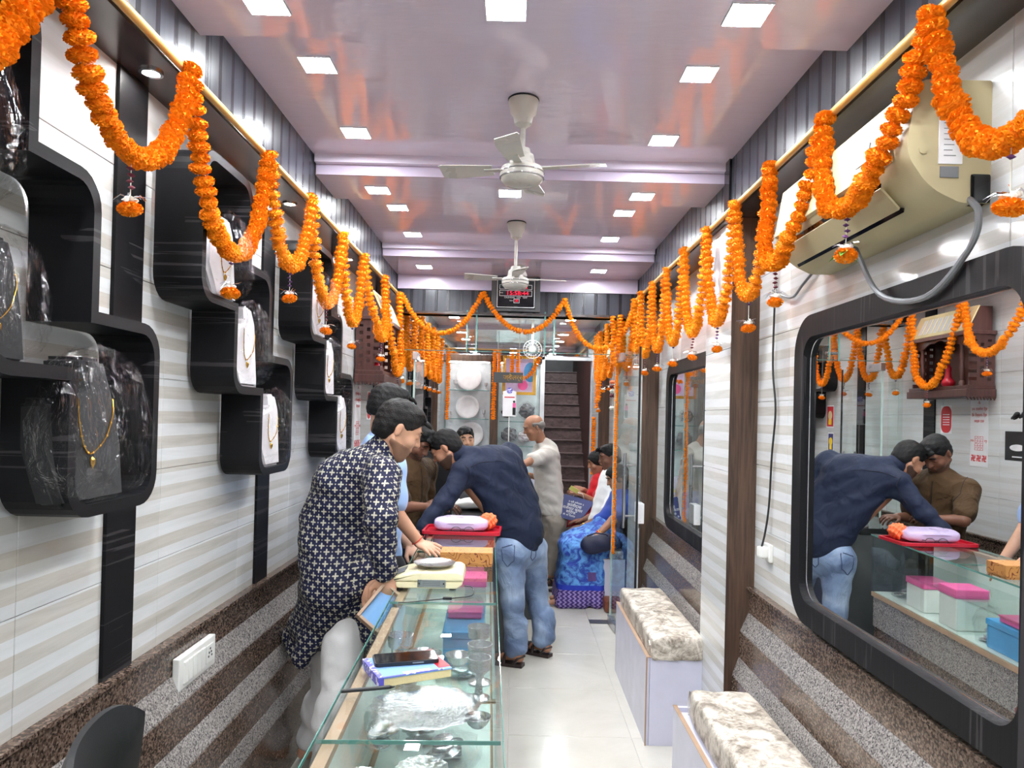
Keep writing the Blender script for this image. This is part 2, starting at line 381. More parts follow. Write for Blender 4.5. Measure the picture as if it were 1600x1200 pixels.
def _denim(n):
    v = n.coord('Object'); nz = n.noise(v, 5, 3, 0.5, 0.6); w = n.noise(v, 9, 3, 0.5, 1.2)
    return n.pbr(n.ramp(nz, [(0.3, srgb(74,92,124)), (0.52, srgb(112,132,162)), (0.75, srgb(158,176,200))]), 0.8, normal=n.bump(w, 0.6, 0.03), sheen=0.1)
mk('denim', _denim)
def _kurta(n):
    uv = n.n('UVMap'); sp = n.n('SeparateXYZ'); n.t.links.new(uv.outputs[0], sp.inputs[0]); S = 1/0.043
    def flower(ox, oy, petals, r0, r1, amp):
        a = n.math('SUBTRACT', n.math('FRACT', n.math('ADD', n.math('MULTIPLY', sp.outputs[0], S), ox)), 0.5)
        b = n.math('SUBTRACT', n.math('FRACT', n.math('ADD', n.math('MULTIPLY', sp.outputs[1], S), oy)), 0.5)
        r = n.math('SQRT', n.math('ADD', n.math('MULTIPLY', a, a), n.math('MULTIPLY', b, b)))
        if petals:
            th = n.math('ARCTAN2', b, a)
            rr = n.math('ADD', r1, n.math('MULTIPLY', n.math('COSINE', n.math('MULTIPLY', th, petals)), amp))
        else: rr = r1
        return n.math('LESS_THAN', r, rr)
    m = n.math('MAXIMUM', flower(0, 0, 4, 0, 0.18, 0.095), flower(0.5, 0.5, 4, 0, 0.18, 0.095))
    m = n.math('MAXIMUM', m, n.math('MAXIMUM', flower(0.5, 0.0, 0, 0, 0.06, 0), flower(0.0, 0.5, 0, 0, 0.06, 0)))
    nz = n.noise(n.coord('Object'), 40, 2)
    col = n.mix(n.math('MULTIPLY', m, n.math('ADD', 0.6, n.math('MULTIPLY', nz, 0.4))), srgb(22,25,54), srgb(188,184,164))
    return n.pbr(col, 0.75, normal=n.bump(n.noise(n.coord('Object'), 7, 3, 0.5, 1.2), 0.6, 0.03), spec=0.25)
mk('kurta_print', _kurta)
def _check(n, a, b, S):
    uv = n.n('UVMap'); sp = n.n('SeparateXYZ'); n.t.links.new(uv.outputs[0], sp.inputs[0])
    x = n.math('GREATER_THAN', n.math('FRACT', n.math('MULTIPLY', n.math('ADD', sp.outputs[0], sp.outputs[1]), S)), 0.6)
    y = n.math('GREATER_THAN', n.math('FRACT', n.math('MULTIPLY', n.math('SUBTRACT', sp.outputs[0], sp.outputs[1]), S)), 0.6)
    return n.pbr(n.mix(n.math('MAXIMUM', x, y), a, b), 0.8)
mk('check_shirt', lambda n: _check(n, srgb(40,48,66), srgb(222,224,226), 40))
def _sari(n):
    g = n.n('NewGeometry'); sp = n.n('SeparateXYZ'); n.t.links.new(g.outputs['Position'], sp.inputs[0])
    nz = n.noise(n.geo(), 14, 4, 0.6, 1.5); base = n.ramp(nz, [(0.4, srgb(28,56,150)), (0.6, srgb(90,150,214))])
    uv = n.n('UVMap'); s2 = n.n('SeparateXYZ'); n.t.links.new(uv.outputs[0], s2.inputs[0])
    wv = n.math('SINE', n.math('ADD', n.math('MULTIPLY', s2.outputs[0], 160), n.math('MULTIPLY', n.math('SINE', n.math('MULTIPLY', sp.outputs[2], 200)), 1.5)))
    bord = n.mix(n.math('GREATER_THAN', wv, 0.2), srgb(58,38,110), srgb(150,130,190))
    m = n.math('LESS_THAN', sp.outputs[2], 0.15)
    m2 = n.math('MULTIPLY', n.math('LESS_THAN', sp.outputs[2], 0.19), n.math('GREATER_THAN', sp.outputs[2], 0.15))
    sq = n.math('MULTIPLY', n.math('LESS_THAN', n.math('ABSOLUTE', n.math('SUBTRACT', sp.outputs[2], 0.26)), 0.035), n.math('LESS_THAN', n.math('FRACT', n.math('MULTIPLY', sp.outputs[0], 3.2)), 0.22))
    c = n.mix(sq, base, srgb(84,60,120)); c = n.mix(m2, c, srgb(24,50,170)); c = n.mix(m, c, bord)
    return n.pbr(c, 0.7, normal=n.bump(n.noise(n.geo((12,12,1.5)), 1.0, 3), 0.7, 0.03))
mk('sari_print', _sari)
def _box_print(n):
    v = n.coord('Object'); w = n.n('TexWave', wave_type='RINGS'); n.put(w.inputs['Vector'], v); w.inputs['Scale'].default_value = 12; w.inputs['Distortion'].default_value = 10; w.inputs['Detail'].default_value = 0; w.inputs['Detail Scale'].default_value = 2.2
    m = n.math('LESS_THAN', n.math('ABSOLUTE', n.math('SUBTRACT', w.outputs[1], 0.5)), 0.16)
    m2 = n.math('GREATER_THAN', n.noise(v, 30, 1), 0.5)
    return n.pbr(n.mix(n.math('MULTIPLY', m, m2), srgb(186,128,66), srgb(112,46,20)), 0.5)
mk('sweet_box_print', _box_print)

def _pp(n):
    v = n.coord('Object'); return n.pbr(n.mix(n.math('GREATER_THAN', n.noise(v, 90, 2), 0.56), srgb(92,88,196), srgb(222,222,240)), 0.4)
mk('purple_print', _pp)
M['smear'] = plain('smear', srgb(110, 60, 58), 0.5)
# ------------------------------------------------------------------ signed-distance modelling for people
def _axis(lo, hi, h, zones, hf):
    xs = [lo]
    while xs[-1] < hi:
        x = xs[-1]; fine = any(a - hf <= x <= b for a, b in zones); xs.append(x + (hf if fine else h))
    return np.array(xs, dtype=np.float32)
class Field:
    def __init__(s, lo, hi, h=0.01, zones=(), hf=0.005):
        s.ax = [_axis(lo[i], hi[i], h, [(z[0][i], z[1][i]) for z in zones], hf) for i in range(3)]
        s.f = np.full([len(a) for a in s.ax], 1.0, dtype=np.float32)
    def _reg(s, lo, hi):
        sl = []
        for i in range(3):
            a = max(0, int(np.searchsorted(s.ax[i], lo[i])) - 1); b = min(len(s.ax[i]), int(np.searchsorted(s.ax[i], hi[i])) + 1)
            if b <= a: return None
            sl.append(slice(a, b))
        X = s.ax[0][sl[0]][:, None, None]; Y = s.ax[1][sl[1]][None, :, None]; Z = s.ax[2][sl[2]][None, None, :]
        return tuple(sl), X, Y, Z
    def _comb(s, sl, d, k, op):
        a = s.f[sl]
        if op == 'add':
            h = np.clip(0.5 + 0.5*(a - d)/k, 0, 1); s.f[sl] = a*(1-h) + d*h - k*h*(1-h)
        else:
            d = -d; h = np.clip(0.5 - 0.5*(a - d)/k, 0, 1); s.f[sl] = a*(1-h) + d*h + k*h*(1-h)
    def cap(s, a, b, ra, rb, k=0.02, flat=None, op='add'):
        a = np.array(a, dtype=np.float32); b = np.array(b, dtype=np.float32); m = max(ra, rb)*(max(1.0, flat[1]) if flat else 1) + k + 0.03
        r = s._reg(np.minimum(a, b) - m, np.maximum(a, b) + m)
        if r is None: return
        sl, X, Y, Z = r; ba = b - a; L = float(ba @ ba) + 1e-12
        t = np.clip(((X-a[0])*ba[0] + (Y-a[1])*ba[1] + (Z-a[2])*ba[2]) / L, 0, 1)
        dx = X - a[0] - t*ba[0]; dy = Y - a[1] - t*ba[1]; dz = Z - a[2] - t*ba[2]
        if flat:
            n, q = flat; n = Vector(n).normalized(); dn = (dx*n[0] + dy*n[1] + dz*n[2])*(1/q - 1)
            dx = dx + dn*n[0]; dy = dy + dn*n[1]; dz = dz + dn*n[2]
        d = np.sqrt(dx*dx + dy*dy + dz*dz) - (ra + (rb-ra)*t)
        if flat and flat[1] < 1: d = d*(0.5 + 0.5*flat[1])
        s._comb(sl, d, k, op)
    def ell(s, c, R, rad, k=0.015, op='add'):
        m = max(rad) + k + 0.02; c = np.array(c, dtype=np.float32); r = s._reg(c - m, c + m)
        if r is None: return
        sl, X, Y, Z = r; X = X - c[0]; Y = Y - c[1]; Z = Z - c[2]; q = 0; g = 0
        for ax, ra in zip(R, rad):
            pr = X*ax[0] + Y*ax[1] + Z*ax[2]; q = q + (pr/ra)**2; g = g + (pr/(ra*ra))**2
        q = np.sqrt(q); g = np.sqrt(g)
        d = q*(q-1)/np.maximum(g, 1e-4)
        s._comb(sl, d, k, op)
    def wrinkle(s, amp, fr=(22, 18, 30), ph=0.0, zone=None):
        X = s.ax[0][:, None, None]; Y = s.ax[1][None, :, None]; Z = s.ax[2][None, None, :]
        w = np.sin(X*fr[0] + 2.1*np.sin(Z*fr[2]*0.5 + ph) + ph) * np.sin(Z*fr[2] + 1.7*np.sin(Y*fr[1] + ph) + X*14) + 0.5*np.sin(Z*fr[2]*2.3 + X*31 + Y*17 + ph*3)
        if zone: w = w*np.clip((zone[1] - Z)/0.05, 0, 1)*np.clip((Z - zone[0])/0.05, 0, 1)
        s.f = s.f + (amp*w).astype(np.float32)
    def mesh(s, name, mat, uv=False):
        f = s.f; f = np.pad(f, 1, constant_values=1.0)
        ax = [np.concatenate([[a[0]-0.01], a, [a[-1]+0.01]]).astype(np.float32) for a in s.ax]
        ins = f < 0; nx, ny, nz = [n-1 for n in f.shape]
        cnt = np.zeros((nx, ny, nz), np.int8)
        for i in (0,1):
            for j in (0,1):
                for k in (0,1): cnt += ins[i:i+nx, j:j+ny, k:k+nz]
        act = (cnt > 0) & (cnt < 8); I, J, K = np.nonzero(act); idx = np.full(act.shape, -1, np.int64); idx[I, J, K] = np.arange(len(I))
        P = np.zeros((len(I), 3)); W = np.zeros(len(I))
        C = [(a, b, c) for a in (0,1) for b in (0,1) for c in (0,1)]
        for c0 in C:
            for e in range(3):
                if c0[e]: continue
                c1 = list(c0); c1[e] = 1
                f0 = f[I+c0[0], J+c0[1], K+c0[2]]; f1 = f[I+c1[0], J+c1[1], K+c1[2]]; m = (f0 < 0) != (f1 < 0)
                t = np.where(m, f0/np.where(m, f0-f1, 1), 0); pos = []
                for q, (G, A) in enumerate(zip((I, J, K), ax)):
                    p0 = A[G+c0[q]]; p1 = A[G+c1[q]]; pos.append(p0 + (p1-p0)*t)
                P += np.stack(pos, 1)*m[:, None]; W += m
        P /= W[:, None]
        faces = []
        for e in range(3):
            sh = [slice(1, -1)]*3; sh[e] = slice(0, -1); sh2 = [slice(1, -1)]*3; sh2[e] = slice(1, None)
            a = ins[tuple(sh)]; b = ins[tuple(sh2)]; m = a != b; G = list(np.nonzero(m)); fl = a[tuple(G)]
            base = [G[0] + (0 if e == 0 else 1), G[1] + (0 if e == 1 else 1), G[2] + (0 if e == 2 else 1)]
            u, v = [(1, 2), (2, 0), (0, 1)][e]; q = []
            for du, dv in ((0,0), (1,0), (1,1), (0,1)):
                c = [base[0].copy(), base[1].copy(), base[2].copy()]; c[u] = c[u] - du; c[v] = c[v] - dv; q.append(idx[c[0], c[1], c[2]])
            q = np.stack(q, 1); q[~fl] = q[~fl][:, ::-1]; faces.append(q)
        Q = np.concatenate(faces); Q = Q[(Q >= 0).all(1)]
        me = bpy.data.meshes.new(name); me.vertices.add(len(P)); me.vertices.foreach_set('co', P.ravel().astype(np.float32))
        me.loops.add(len(Q)*4); me.loops.foreach_set('vertex_index', Q.ravel().astype(np.int32)); me.polygons.add(len(Q))
        me.polygons.foreach_set('loop_start', np.arange(0, len(Q)*4, 4, dtype=np.int32)); me.polygons.foreach_set('use_smooth', np.ones(len(Q), bool))
        if mat: me.materials.append(mat)
        me.update(calc_edges=True)
        if uv:
            n = np.cross(P[Q[:, 1]] - P[Q[:, 0]], P[Q[:, 3]] - P[Q[:, 0]]); am = np.abs(n); am[:, 2] *= 0.7; dom = am.argmax(1)
            u = np.where(dom[:, None] == 0, P[Q][:, :, 1], P[Q][:, :, 0]); v = np.where(dom[:, None] == 2, P[Q][:, :, 1], P[Q][:, :, 2])
            l = me.uv_layers.new(name='UVMap'); l.data.foreach_set('uv', np.stack([u, v], 2).ravel().astype(np.float32))
        return me

def basis(F, up=(0, 0, 1)):
    F = Vector(F).normalized(); U = Vector(up); U = (U - F*U.dot(F)).normalized(); S = F.cross(U)   # S = the person's right
    return F, S, U
def head_prims(fd, c, F, S, U, sc=1.0, fem=False):
    p = lambda f, s, u: tuple(Vector(c) + (F*f + S*s + U*u)*sc); R = (F, S, U); q = lambda *a: tuple(x*sc for x in a)
    fd.ell(p(-0.012, 0, 0.028), R, q(0.096, 0.074, 0.088), 0.01)
    fd.ell(p(0.030, 0, -0.035), R, q(0.060, 0.056, 0.078), 0.03*sc)
    fd.ell(p(0.058, 0, -0.092), R, q(0.026, 0.026, 0.020), 0.022*sc)
    for e in (1, -1):
        fd.cap(p(-0.005, 0.056*e, -0.045), p(0.050, 0.022*e, -0.090), 0.017*sc, 0.016*sc, 0.02*sc)
        fd.cap(p(0.068, 0.040*e, 0.036), p(0.080, 0.014*e, 0.034), 0.010*sc, 0.010*sc, 0.012*sc)
        fd.ell(p(0.056, 0.046*e, -0.022), R, q(0.022, 0.020, 0.020), 0.02*sc)
        fd.ell(p(0.086, 0.030*e, 0.012), R, q(0.014, 0.018, 0.011), 0.008*sc, 'sub')
        fd.ell(p(0.070, 0.030*e, 0.012), R, q(0.014, 0.017, 0.010), 0.006*sc)
        fd.ell(p(-0.012, 0.076*e, -0.002), (F, S, U), q(0.0125, 0.0095, 0.028), 0.005*sc)
        fd.ell(p(-0.006, 0.086*e, 0.000), (F, S, U), q(0.010, 0.006, 0.017), 0.004*sc, 'sub')
        fd.ell(p(0.090, 0.012*e, -0.016), R, q(0.011, 0.008, 0.007), 0.006*sc)
    fd.cap(p(0.080, 0, 0.028), p(0.104, 0, -0.014), 0.008*sc, 0.0100*sc, 0.012*sc)
    fd.cap(p(0.083, 0.014, -0.048), p(0.083, -0.014, -0.048), 0.0085*sc, 0.0085*sc, 0.007*sc)
    fd.cap(p(0.080, 0.012, -0.061), p(0.080, -0.012, -0.061), 0.009*sc, 0.009*sc, 0.007*sc)
    fd.ell(p(0.093, 0, -0.0545), R, q(0.008, 0.022, 0.0022), 0.003*sc, 'sub')
def hand_prims(fd, w, d, nrm, side, curl=0.35, sc=1.0, spread=0.0):
    """w wrist, d direction of the fingers, nrm back-of-hand normal, side +1/-1 = the side the thumb is on (along d x nrm)"""
    w = Vector(w); d = Vector(d).normalized(); nrm = Vector(nrm); nrm = (nrm - d*nrm.dot(d)).normalized(); L = d.cross(nrm)*side
    fd.ell(w + d*0.045*sc, (d, L, nrm), (0.052*sc, 0.040*sc, 0.015*sc), 0.012)
    for off, ln, sp in ((0.030, 0.068, 0.10), (0.010, 0.078, 0.03), (-0.010, 0.072, -0.04), (-0.028, 0.056, -0.12)):
        p = w + d*(0.080 - abs(off)*0.25)*sc + L*off*sc; dd = (d + L*(sp + spread*off*20)).normalized(); ang = curl*0.6
        for seg, fr in enumerate((0.45, 0.32, 0.23)):
            dv = dd*math.cos(ang) - nrm*math.sin(ang); e = p + dv*ln*fr*sc
            fd.cap(p, e, (0.0090 - seg*0.0008)*sc, (0.0084 - seg*0.0008)*sc, 0.003); p = e; ang += curl
    p = w + d*0.022*sc + L*0.026*sc; dv = (d*0.72 + L*0.72 - nrm*0.15*curl*3).normalized(); e = p + dv*0.042*sc
    fd.cap(p, e, 0.013*sc, 0.0105*sc, 0.008); dv = (d*0.95 + L*0.25 - nrm*0.3*curl).normalized(); fd.cap(e, e + dv*0.032*sc, 0.0105*sc, 0.008*sc, 0.003)
def bounds(pts, m):
    a = np.array([tuple(p) for p in pts]); return a.min(0) - m, a.max(0) + m

def person(label, J, head, skinm, hairm, parts, h=0.010, hf=0.005, hands=(), fem=False, hair='short', group=None, name='person', build=1.0, hairline=0.0, finehands=True, headscale=1.0, beard=None):
    """J: joints in world space. parts: list of (name, material, function(field, J), uv?, wrinkle, points)."""
    J = {k: Vector(v) for k, v in J.items()}; c, F0, U0 = head; c = Vector(c); F, S, U = basis(F0, U0); b = build
    root_p = Vector(((J['anR'].x + J['anL'].x)/2, (J['anR'].y + J['anL'].y)/2, 0.0))
    fw = Vector(J['fw']).normalized()
    zones = [(tuple(c - Vector((0.125,)*3)), tuple(c + Vector((0.125,)*3)))]
    if finehands:
        for w, d, nr, sd, cu in hands:
            q = Vector(w) + Vector(d).normalized()*0.075; zones.append((tuple(q - Vector((0.09,)*3)), tuple(q + Vector((0.09,)*3))))
    pts = [v for k, v in J.items() if k != 'fw'] + [c]
    lo, hi = bounds(pts, 0.20)
    fd = Field(lo, hi, h, zones, hf)
    if 'mid' in J: fd.cap(J['pel'], J['mid'], 0.112*b, 0.110*b, 0.03, (fw, 0.75)); fd.cap(J['mid'], J['neck'] + (J['pel']-J['neck'])*0.2, 0.110*b, 0.095*b, 0.03, (fw, 0.75))
    else: fd.cap(J['pel'], J['neck'] + (J['pel']-J['neck'])*0.2, 0.115*b, 0.130*b, 0.03, (fw, 0.66))
    fd.cap(J['shR'], J['shL'], 0.048*b, 0.048*b, 0.05); fd.cap(J['neck'] + (J['pel']-J['neck'])*0.08, c - U*0.03 - F*0.02, 0.052*b, 0.050*b, 0.03)
    fd.cap(J['hipR'], J['hipL'], 0.085*b, 0.085*b, 0.04)
    for s_ in 'RL':
        fd.cap(J['sh'+s_], J['el'+s_], 0.045*b, 0.037*b, 0.02); fd.cap(J['el'+s_], J['wr'+s_], 0.038*b, 0.025*b, 0.012)
        fd.cap(J['hip'+s_], J['kn'+s_], 0.074*b, 0.050*b, 0.03); fd.cap(J['kn'+s_], J['an'+s_], 0.050*b, 0.034*b, 0.015)
        t = J['toe'+s_]; a = J['an'+s_]
        fd.cap((a.x, a.y, max(0.045, a.z-0.035)), t, 0.036, 0.024, 0.02, ((0,0,1), 0.75)); bk = (a - t); bk.z = 0; bk.normalize()
        fd.cap((a.x, a.y, a.z), a + bk*0.025 - Vector((0,0,max(0, a.z-0.055))), 0.034, 0.028, 0.02)
    head_prims(fd, c, F, S, U, headscale, fem)
    for w, d, nr, sd, cu in hands: hand_prims(fd, w, d, nr, sd, cu, 1.0 if not fem else 0.93)
    body = link(name, fd.mesh(name, M[skinm])); tag(body, label, 'person', group)
    # hair
    R = (F, S, U); p = lambda f, s, u: c + (F*f + S*s + U*u)*headscale
    hf_ = Field(tuple(c - Vector((0.17,)*3)), tuple(c + Vector((0.17,)*3)), hf)
    hs = headscale
    if hair == 'short':
        hf_.ell(p(-0.012, 0, 0.040), R, [x*hs for x in (0.101, 0.0775, 0.086)], 0.01); hf_.ell(p(-0.050, 0, -0.006), R, [x*hs for x in (0.056, 0.070, 0.075)], 0.02)
        hf_.cap(p(0.030, -0.034, 0.094), p(0.036, 0.034, 0.094), 0.024*hs, 0.024*hs, 0.02)
        for k in range(16):
            a = random.uniform(-0.9, 0.9); q = p(0.05 + random.uniform(-0.09, 0.05), a*0.060, 0.100 - abs(a)*0.03 + random.uniform(0, 0.01)); hf_.cap(q, q + F*random.uniform(0.02, 0.036) + S*random.uniform(-0.02, 0.02) - U*0.012, 0.012, 0.005, 0.006)
        hf_.ell(p(0.106, 0, -0.008 + hairline), R, [x*hs for x in (0.078, 0.150, 0.080)], 0.008, 'sub')
        for e in (1, -1): hf_.ell(p(-0.002, 0.088*e, -0.022), R, [x*hs for x in (0.034, 0.026, 0.052)], 0.006, 'sub')
        hf_.ell(p(-0.01, 0, -0.110), R, [x*hs for x in (0.12, 0.1, 0.052)], 0.01, 'sub')
    elif hair == 'balding':
        for e in (1, -1): hf_.cap(p(0.005, 0.070*e, 0.030), p(-0.070, 0.045*e, 0.000), 0.020, 0.034, 0.01)
        hf_.ell(p(-0.068, 0, 0.0), R, (0.040, 0.062, 0.055), 0.02)
        for e in (1, -1): hf_.ell(p(-0.006, 0.092*e, -0.010), R, (0.026, 0.024, 0.04), 0.006, 'sub')
    else:
        hf_.ell(p(-0.012, 0, 0.036), R, (0.104, 0.083, 0.090), 0.01); hf_.ell(p(-0.045, 0, -0.02), R, (0.070, 0.076, 0.085), 0.02)
        hf_.ell(p(-0.105, 0, -0.040), R, (0.036, 0.040, 0.036), 0.01)
        hf_.ell(p(0.105, 0, -0.022), R, (0.072, 0.080, 0.090), 0.008, 'sub')
        for e in (1, -1): hf_.ell(p(0.0, 0.090*e, -0.03), R, (0.026, 0.018, 0.04), 0.006, 'sub')
    hf_.wrinkle(0.0016, (160, 150, 90))
    link('hair', hf_.mesh('hair', M[hairm]), body)
    if beard:
        bd = Field(tuple(c - Vector((0.15,)*3)), tuple(c + Vector((0.15,)*3)), hf); head_prims(bd, c, F, S, U, headscale, fem); bd.f -= 0.0022
        bd.ell(p(0.02, 0, 0.070), R, [x*hs for x in (0.30, 0.30, 0.115)], 0.004, 'sub'); bd.ell(p(-0.13, 0, -0.05), R, [x*hs for x in (0.115, 0.2, 0.2)], 0.004, 'sub'); bd.ell(p(0.10, 0, -0.0545), R, [x*hs for x in (0.03, 0.022, 0.011)], 0.004, 'sub')
        link('beard', bd.mesh('beard', M[beard]), body)
    for e in (1, -1):
        mb = MB(); mb.lathe([(0.0005, -0.0075), (0.006, -0.0045), (0.0085, 0), (0.006, 0.0045), (0.0005, 0.0075)], 10, Matrix.Translation(p(0.0785, 0.030*e, 0.009)) @ Matrix((S, U, F)).transposed().to_4x4() @ Matrix.Diagonal((1.3, 0.45, 0.7, 1)))
        mb.build('eye', M['eye'], body, True)
        mb = MB(); mb.tube([p(0.081, 0.046*e, 0.036), p(0.089, 0.030*e, 0.044), p(0.090, 0.014*e, 0.038)], 0.0042, 6, 0.0034); mb.build('eyebrow', M[hairm], body, True)
    for nm, mt, fn, uv, wr, pp in parts:
        lo, hi = bounds([J[k] for k in pp], 0.22)
        g = Field(lo, hi, h); fn(g, J)
        if wr: g.wrinkle(wr, ph=random.uniform(0, 6))
        link(nm, g.mesh(nm, M[mt], uv), body)
    return body, J
def lerp(a, b, t): return Vector(a) + (Vector(b) - Vector(a))*t
def shirt_fn(sleeve=1.0, r=1.0, hem=0.06, loose=0.0, collar=True, flat=0.70):
    def fn(g, J):
        fw = Vector(J['fw']); ax = (J['neck'] - J['pel']).normalized(); L = 0.022 + loose
        g.cap(J['pel'] - ax*hem, lerp(J['pel'], J['neck'], 0.45), (0.125 + L)*r, (0.118 + L)*r, 0.03, (fw, flat))
        g.cap(lerp(J['pel'], J['neck'], 0.45), lerp(J['pel'], J['neck'], 0.80), (0.118 + L)*r, (0.132 + L)*r, 0.03, (fw, flat))
        g.cap(J['shR'], J['shL'], 0.066*r, 0.066*r, 0.06); g.cap(lerp(J['neck'], J['pel'], 0.12), J['neck'], 0.075, 0.060, 0.03)
        for s_ in 'RL':
            a, e, w = J['sh'+s_], J['el'+s_], J['wr'+s_]
            if sleeve <= 0.5:
                g.cap(a, lerp(a, e, sleeve*2*0.9), 0.066*r, 0.066*r, 0.03)
            else:
                g.cap(a, e, 0.066*r, 0.055*r, 0.03); g.cap(e, lerp(e, w, (sleeve-0.5)*2*0.97), 0.055*r, 0.042*r, 0.015)
    return fn
def trouser_fn(r=1.0, end=0.97, bunch=0.0):
    def fn(g, J):
        fw = Vector(J['fw'])
        g.cap(J['hipR'], J['hipL'], 0.098*r, 0.098*r, 0.05); g.cap(J['pel'] + (J['neck']-J['pel'])*0.12, (J['hipR']+J['hipL'])/2, 0.125, 0.11, 0.04, (fw, 0.8))
        for s_ in 'RL':
            g.cap(J['hip'+s_], J['kn'+s_], 0.092*r, 0.066*r, 0.03); g.cap(J['kn'+s_], lerp(J['kn'+s_], J['an'+s_], end), 0.066*r, 0.050*r, 0.02)
            for q in range(int(bunch)):
                t = 0.96 - q*0.085; m = lerp(J['kn'+s_], J['an'+s_], t); g.cap(m + Vector((0.012,0,0.006)), m - Vector((0.012,0,0.006)), 0.054*r, 0.057*r, 0.006)
    return fn
# ------------------------------------------------------------------ the room shell
W, WP, ZP, ZL, ZH = 1.04, 0.897, 2.43, 2.59, 2.67
YB = 8.9
fl = MB().box(-1.3, -2.2, -0.06, 1.3, 12.2, -0.004).build('floor', M['grout'], kind='structure')
tile_cache = {}
def piece(name, sx, sy, sz, mat, parent, loc, b=0.0015):
    k = (round(sx,3), round(sy,3), round(sz,3), mat)
    if k not in tile_cache: tile_cache[k] = MB().bbox(-sx/2, -sy/2, -sz/2, sx/2, sy/2, sz/2, b).mesh(name, M[mat]) if b else MB().box(-sx/2, -sy/2, -sz/2, sx/2, sy/2, sz/2).mesh(name, M[mat])
    return link(name, tile_cache[k], parent, loc)
def cpiece(name, sx, sy, sz, mat, parent, loc, b=0.0015):
    # chamfered one-segment tile, 44 triangles
    k = (round(sx,3), round(sy,3), round(sz,3), mat, 'c')
    if k not in tile_cache:
        bm = bmesh.new(); bmesh.ops.create_cube(bm, size=1)
        for v in bm.verts: v.co = Vector((v.co.x*sx, v.co.y*sy, v.co.z*sz))
        bmesh.ops.bevel(bm, geom=bm.edges[:], offset=b, segments=1, affect='EDGES')
        tile_cache[k] = MB().bm(bm).mesh(name, M[mat])
    return link(name, tile_cache[k], parent, loc)
y = -1.93
while y < 8.7:
    for i in range(4):
        cpiece('tile', 0.597, 0.597, 0.012, 'floor_tile', fl, (-0.895 + i*0.6, y + 0.3, -0.006), 0.001)
    y += 0.6
def wall(name, sx):
    w = MB().box(sx*(W+0.008), -2.2, 0, sx*(W+0.14), YB+0.1, 2.9).build(name, M['grout'], kind='structure')
    y = -2.1; n = 0
    while y < YB:
        y1 = min(y + 0.6, YB)
        for r in range(6):
            z0 = 0.835 + r*0.2665
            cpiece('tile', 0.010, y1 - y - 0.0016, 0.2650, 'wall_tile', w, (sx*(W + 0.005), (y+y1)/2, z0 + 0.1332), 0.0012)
        y = y1
    # granite dado: stepped bands, brown uprights, sloping ledges greyed to paint in light from above
    prof = [(0.835, 0.735, 1.020, 1.020, 'granite_brown'), (0.735, 0.655, 1.018, 0.985, 'granite_grey'), (0.655, 0.545, 0.982, 0.982, 'granite_brown'),
            (0.545, 0.468, 0.980, 0.955, 'granite_grey'), (0.468, 0.360, 0.952, 0.952, 'granite_brown'), (0.360, 0.290, 0.950, 0.936, 'granite_grey'), (0.290, 0.0, 0.934, 0.934, 'granite_brown')]
    y = -2.1; L = 1.25
    while y < YB:
        y1 = min(y + L, YB)
        for z1, z0, xa, xb, mt in prof:
            key = (z1, round(y1-y, 2), sx)
            if key not in tile_cache:
                xin = W + 0.01
                poly = [(sx*xin, z0), (sx*xb, z0), (sx*(xb), z0 + 0.006), (sx*xa, z1), (sx*xin, z1)]
                tile_cache[key] = MB().prism([(a, b) for a, b in poly], 0.0008, y1 - y - 0.0008, 'y').mesh('slab', M[mt])
            link('slab', tile_cache[key], w, (0, y, 0))
        y = y1
    MB().box(sx*(W+0.01), -2.1, 0.835, sx*1.008, YB, 0.847).build('coping', M['granite_brown'], w)
    return w
wall_left = wall('wall_left', -1); wall_right = wall('wall_right', 1)
# ledges (soffit shelf) and frieze panels above, both sides
for sx, nm in ((-1, 'left'), (1, 'right')):
    lg = MB().box(sx*(WP+0.004), -2.1, ZP-0.004, sx*(W+0.12), YB, ZP+0.03).build('trim_1' if sx < 0 else 'trim_2', M['ledge_laminate'], kind='structure')
    wf = MB().box(sx*(WP+0.016), -2.1, ZP+0.03, sx*(W+0.1), YB, 2.88).build('wall_upper_' + nm, M['black_laminate'], kind='structure')
    y = -2.1
    while y < 5.3:
        piece('panel', 0.010, 0.4575, 0.30, 'frieze_laminate', wf, (sx*(WP+0.010), y + 0.23, 2.58), 0)
        y += 0.46
    while y < YB:
        piece('panel', 0.010, 0.4575, 0.30, 'frieze_laminate', wf, (sx*(WP+0.010), y + 0.23, 2.58), 0)
        y += 0.46
MB().box(WP-0.006, 3.02, ZP-0.02, WP+0.03, 3.09, 2.70).build('trim_5', M['black_gloss'], kind='structure')
for sx, nm in ((-1, 'left'), (1, 'right')):
    t = MB(); t.tube([(sx*(WP-0.012), -1.9, ZP+0.006), (sx*(WP-0.012), 5.27, ZP+0.006)], 0.0115, 10)
    o = t.build('wooden_pole', M['pole_gold'], smooth=True, label='long golden pole running along the %s ledge in front of the glass partition' % nm, cat='pole')
    t = MB(); t.tube([(sx*(WP-0.012), 5.47, ZP+0.006), (sx*(WP-0.012), 8.7, ZP+0.006)], 0.0105, 8)
    t.build('wooden_pole', M['pole_gold'], smooth=True, label='golden pole along the %s ledge of the back room' % nm, cat='pole')
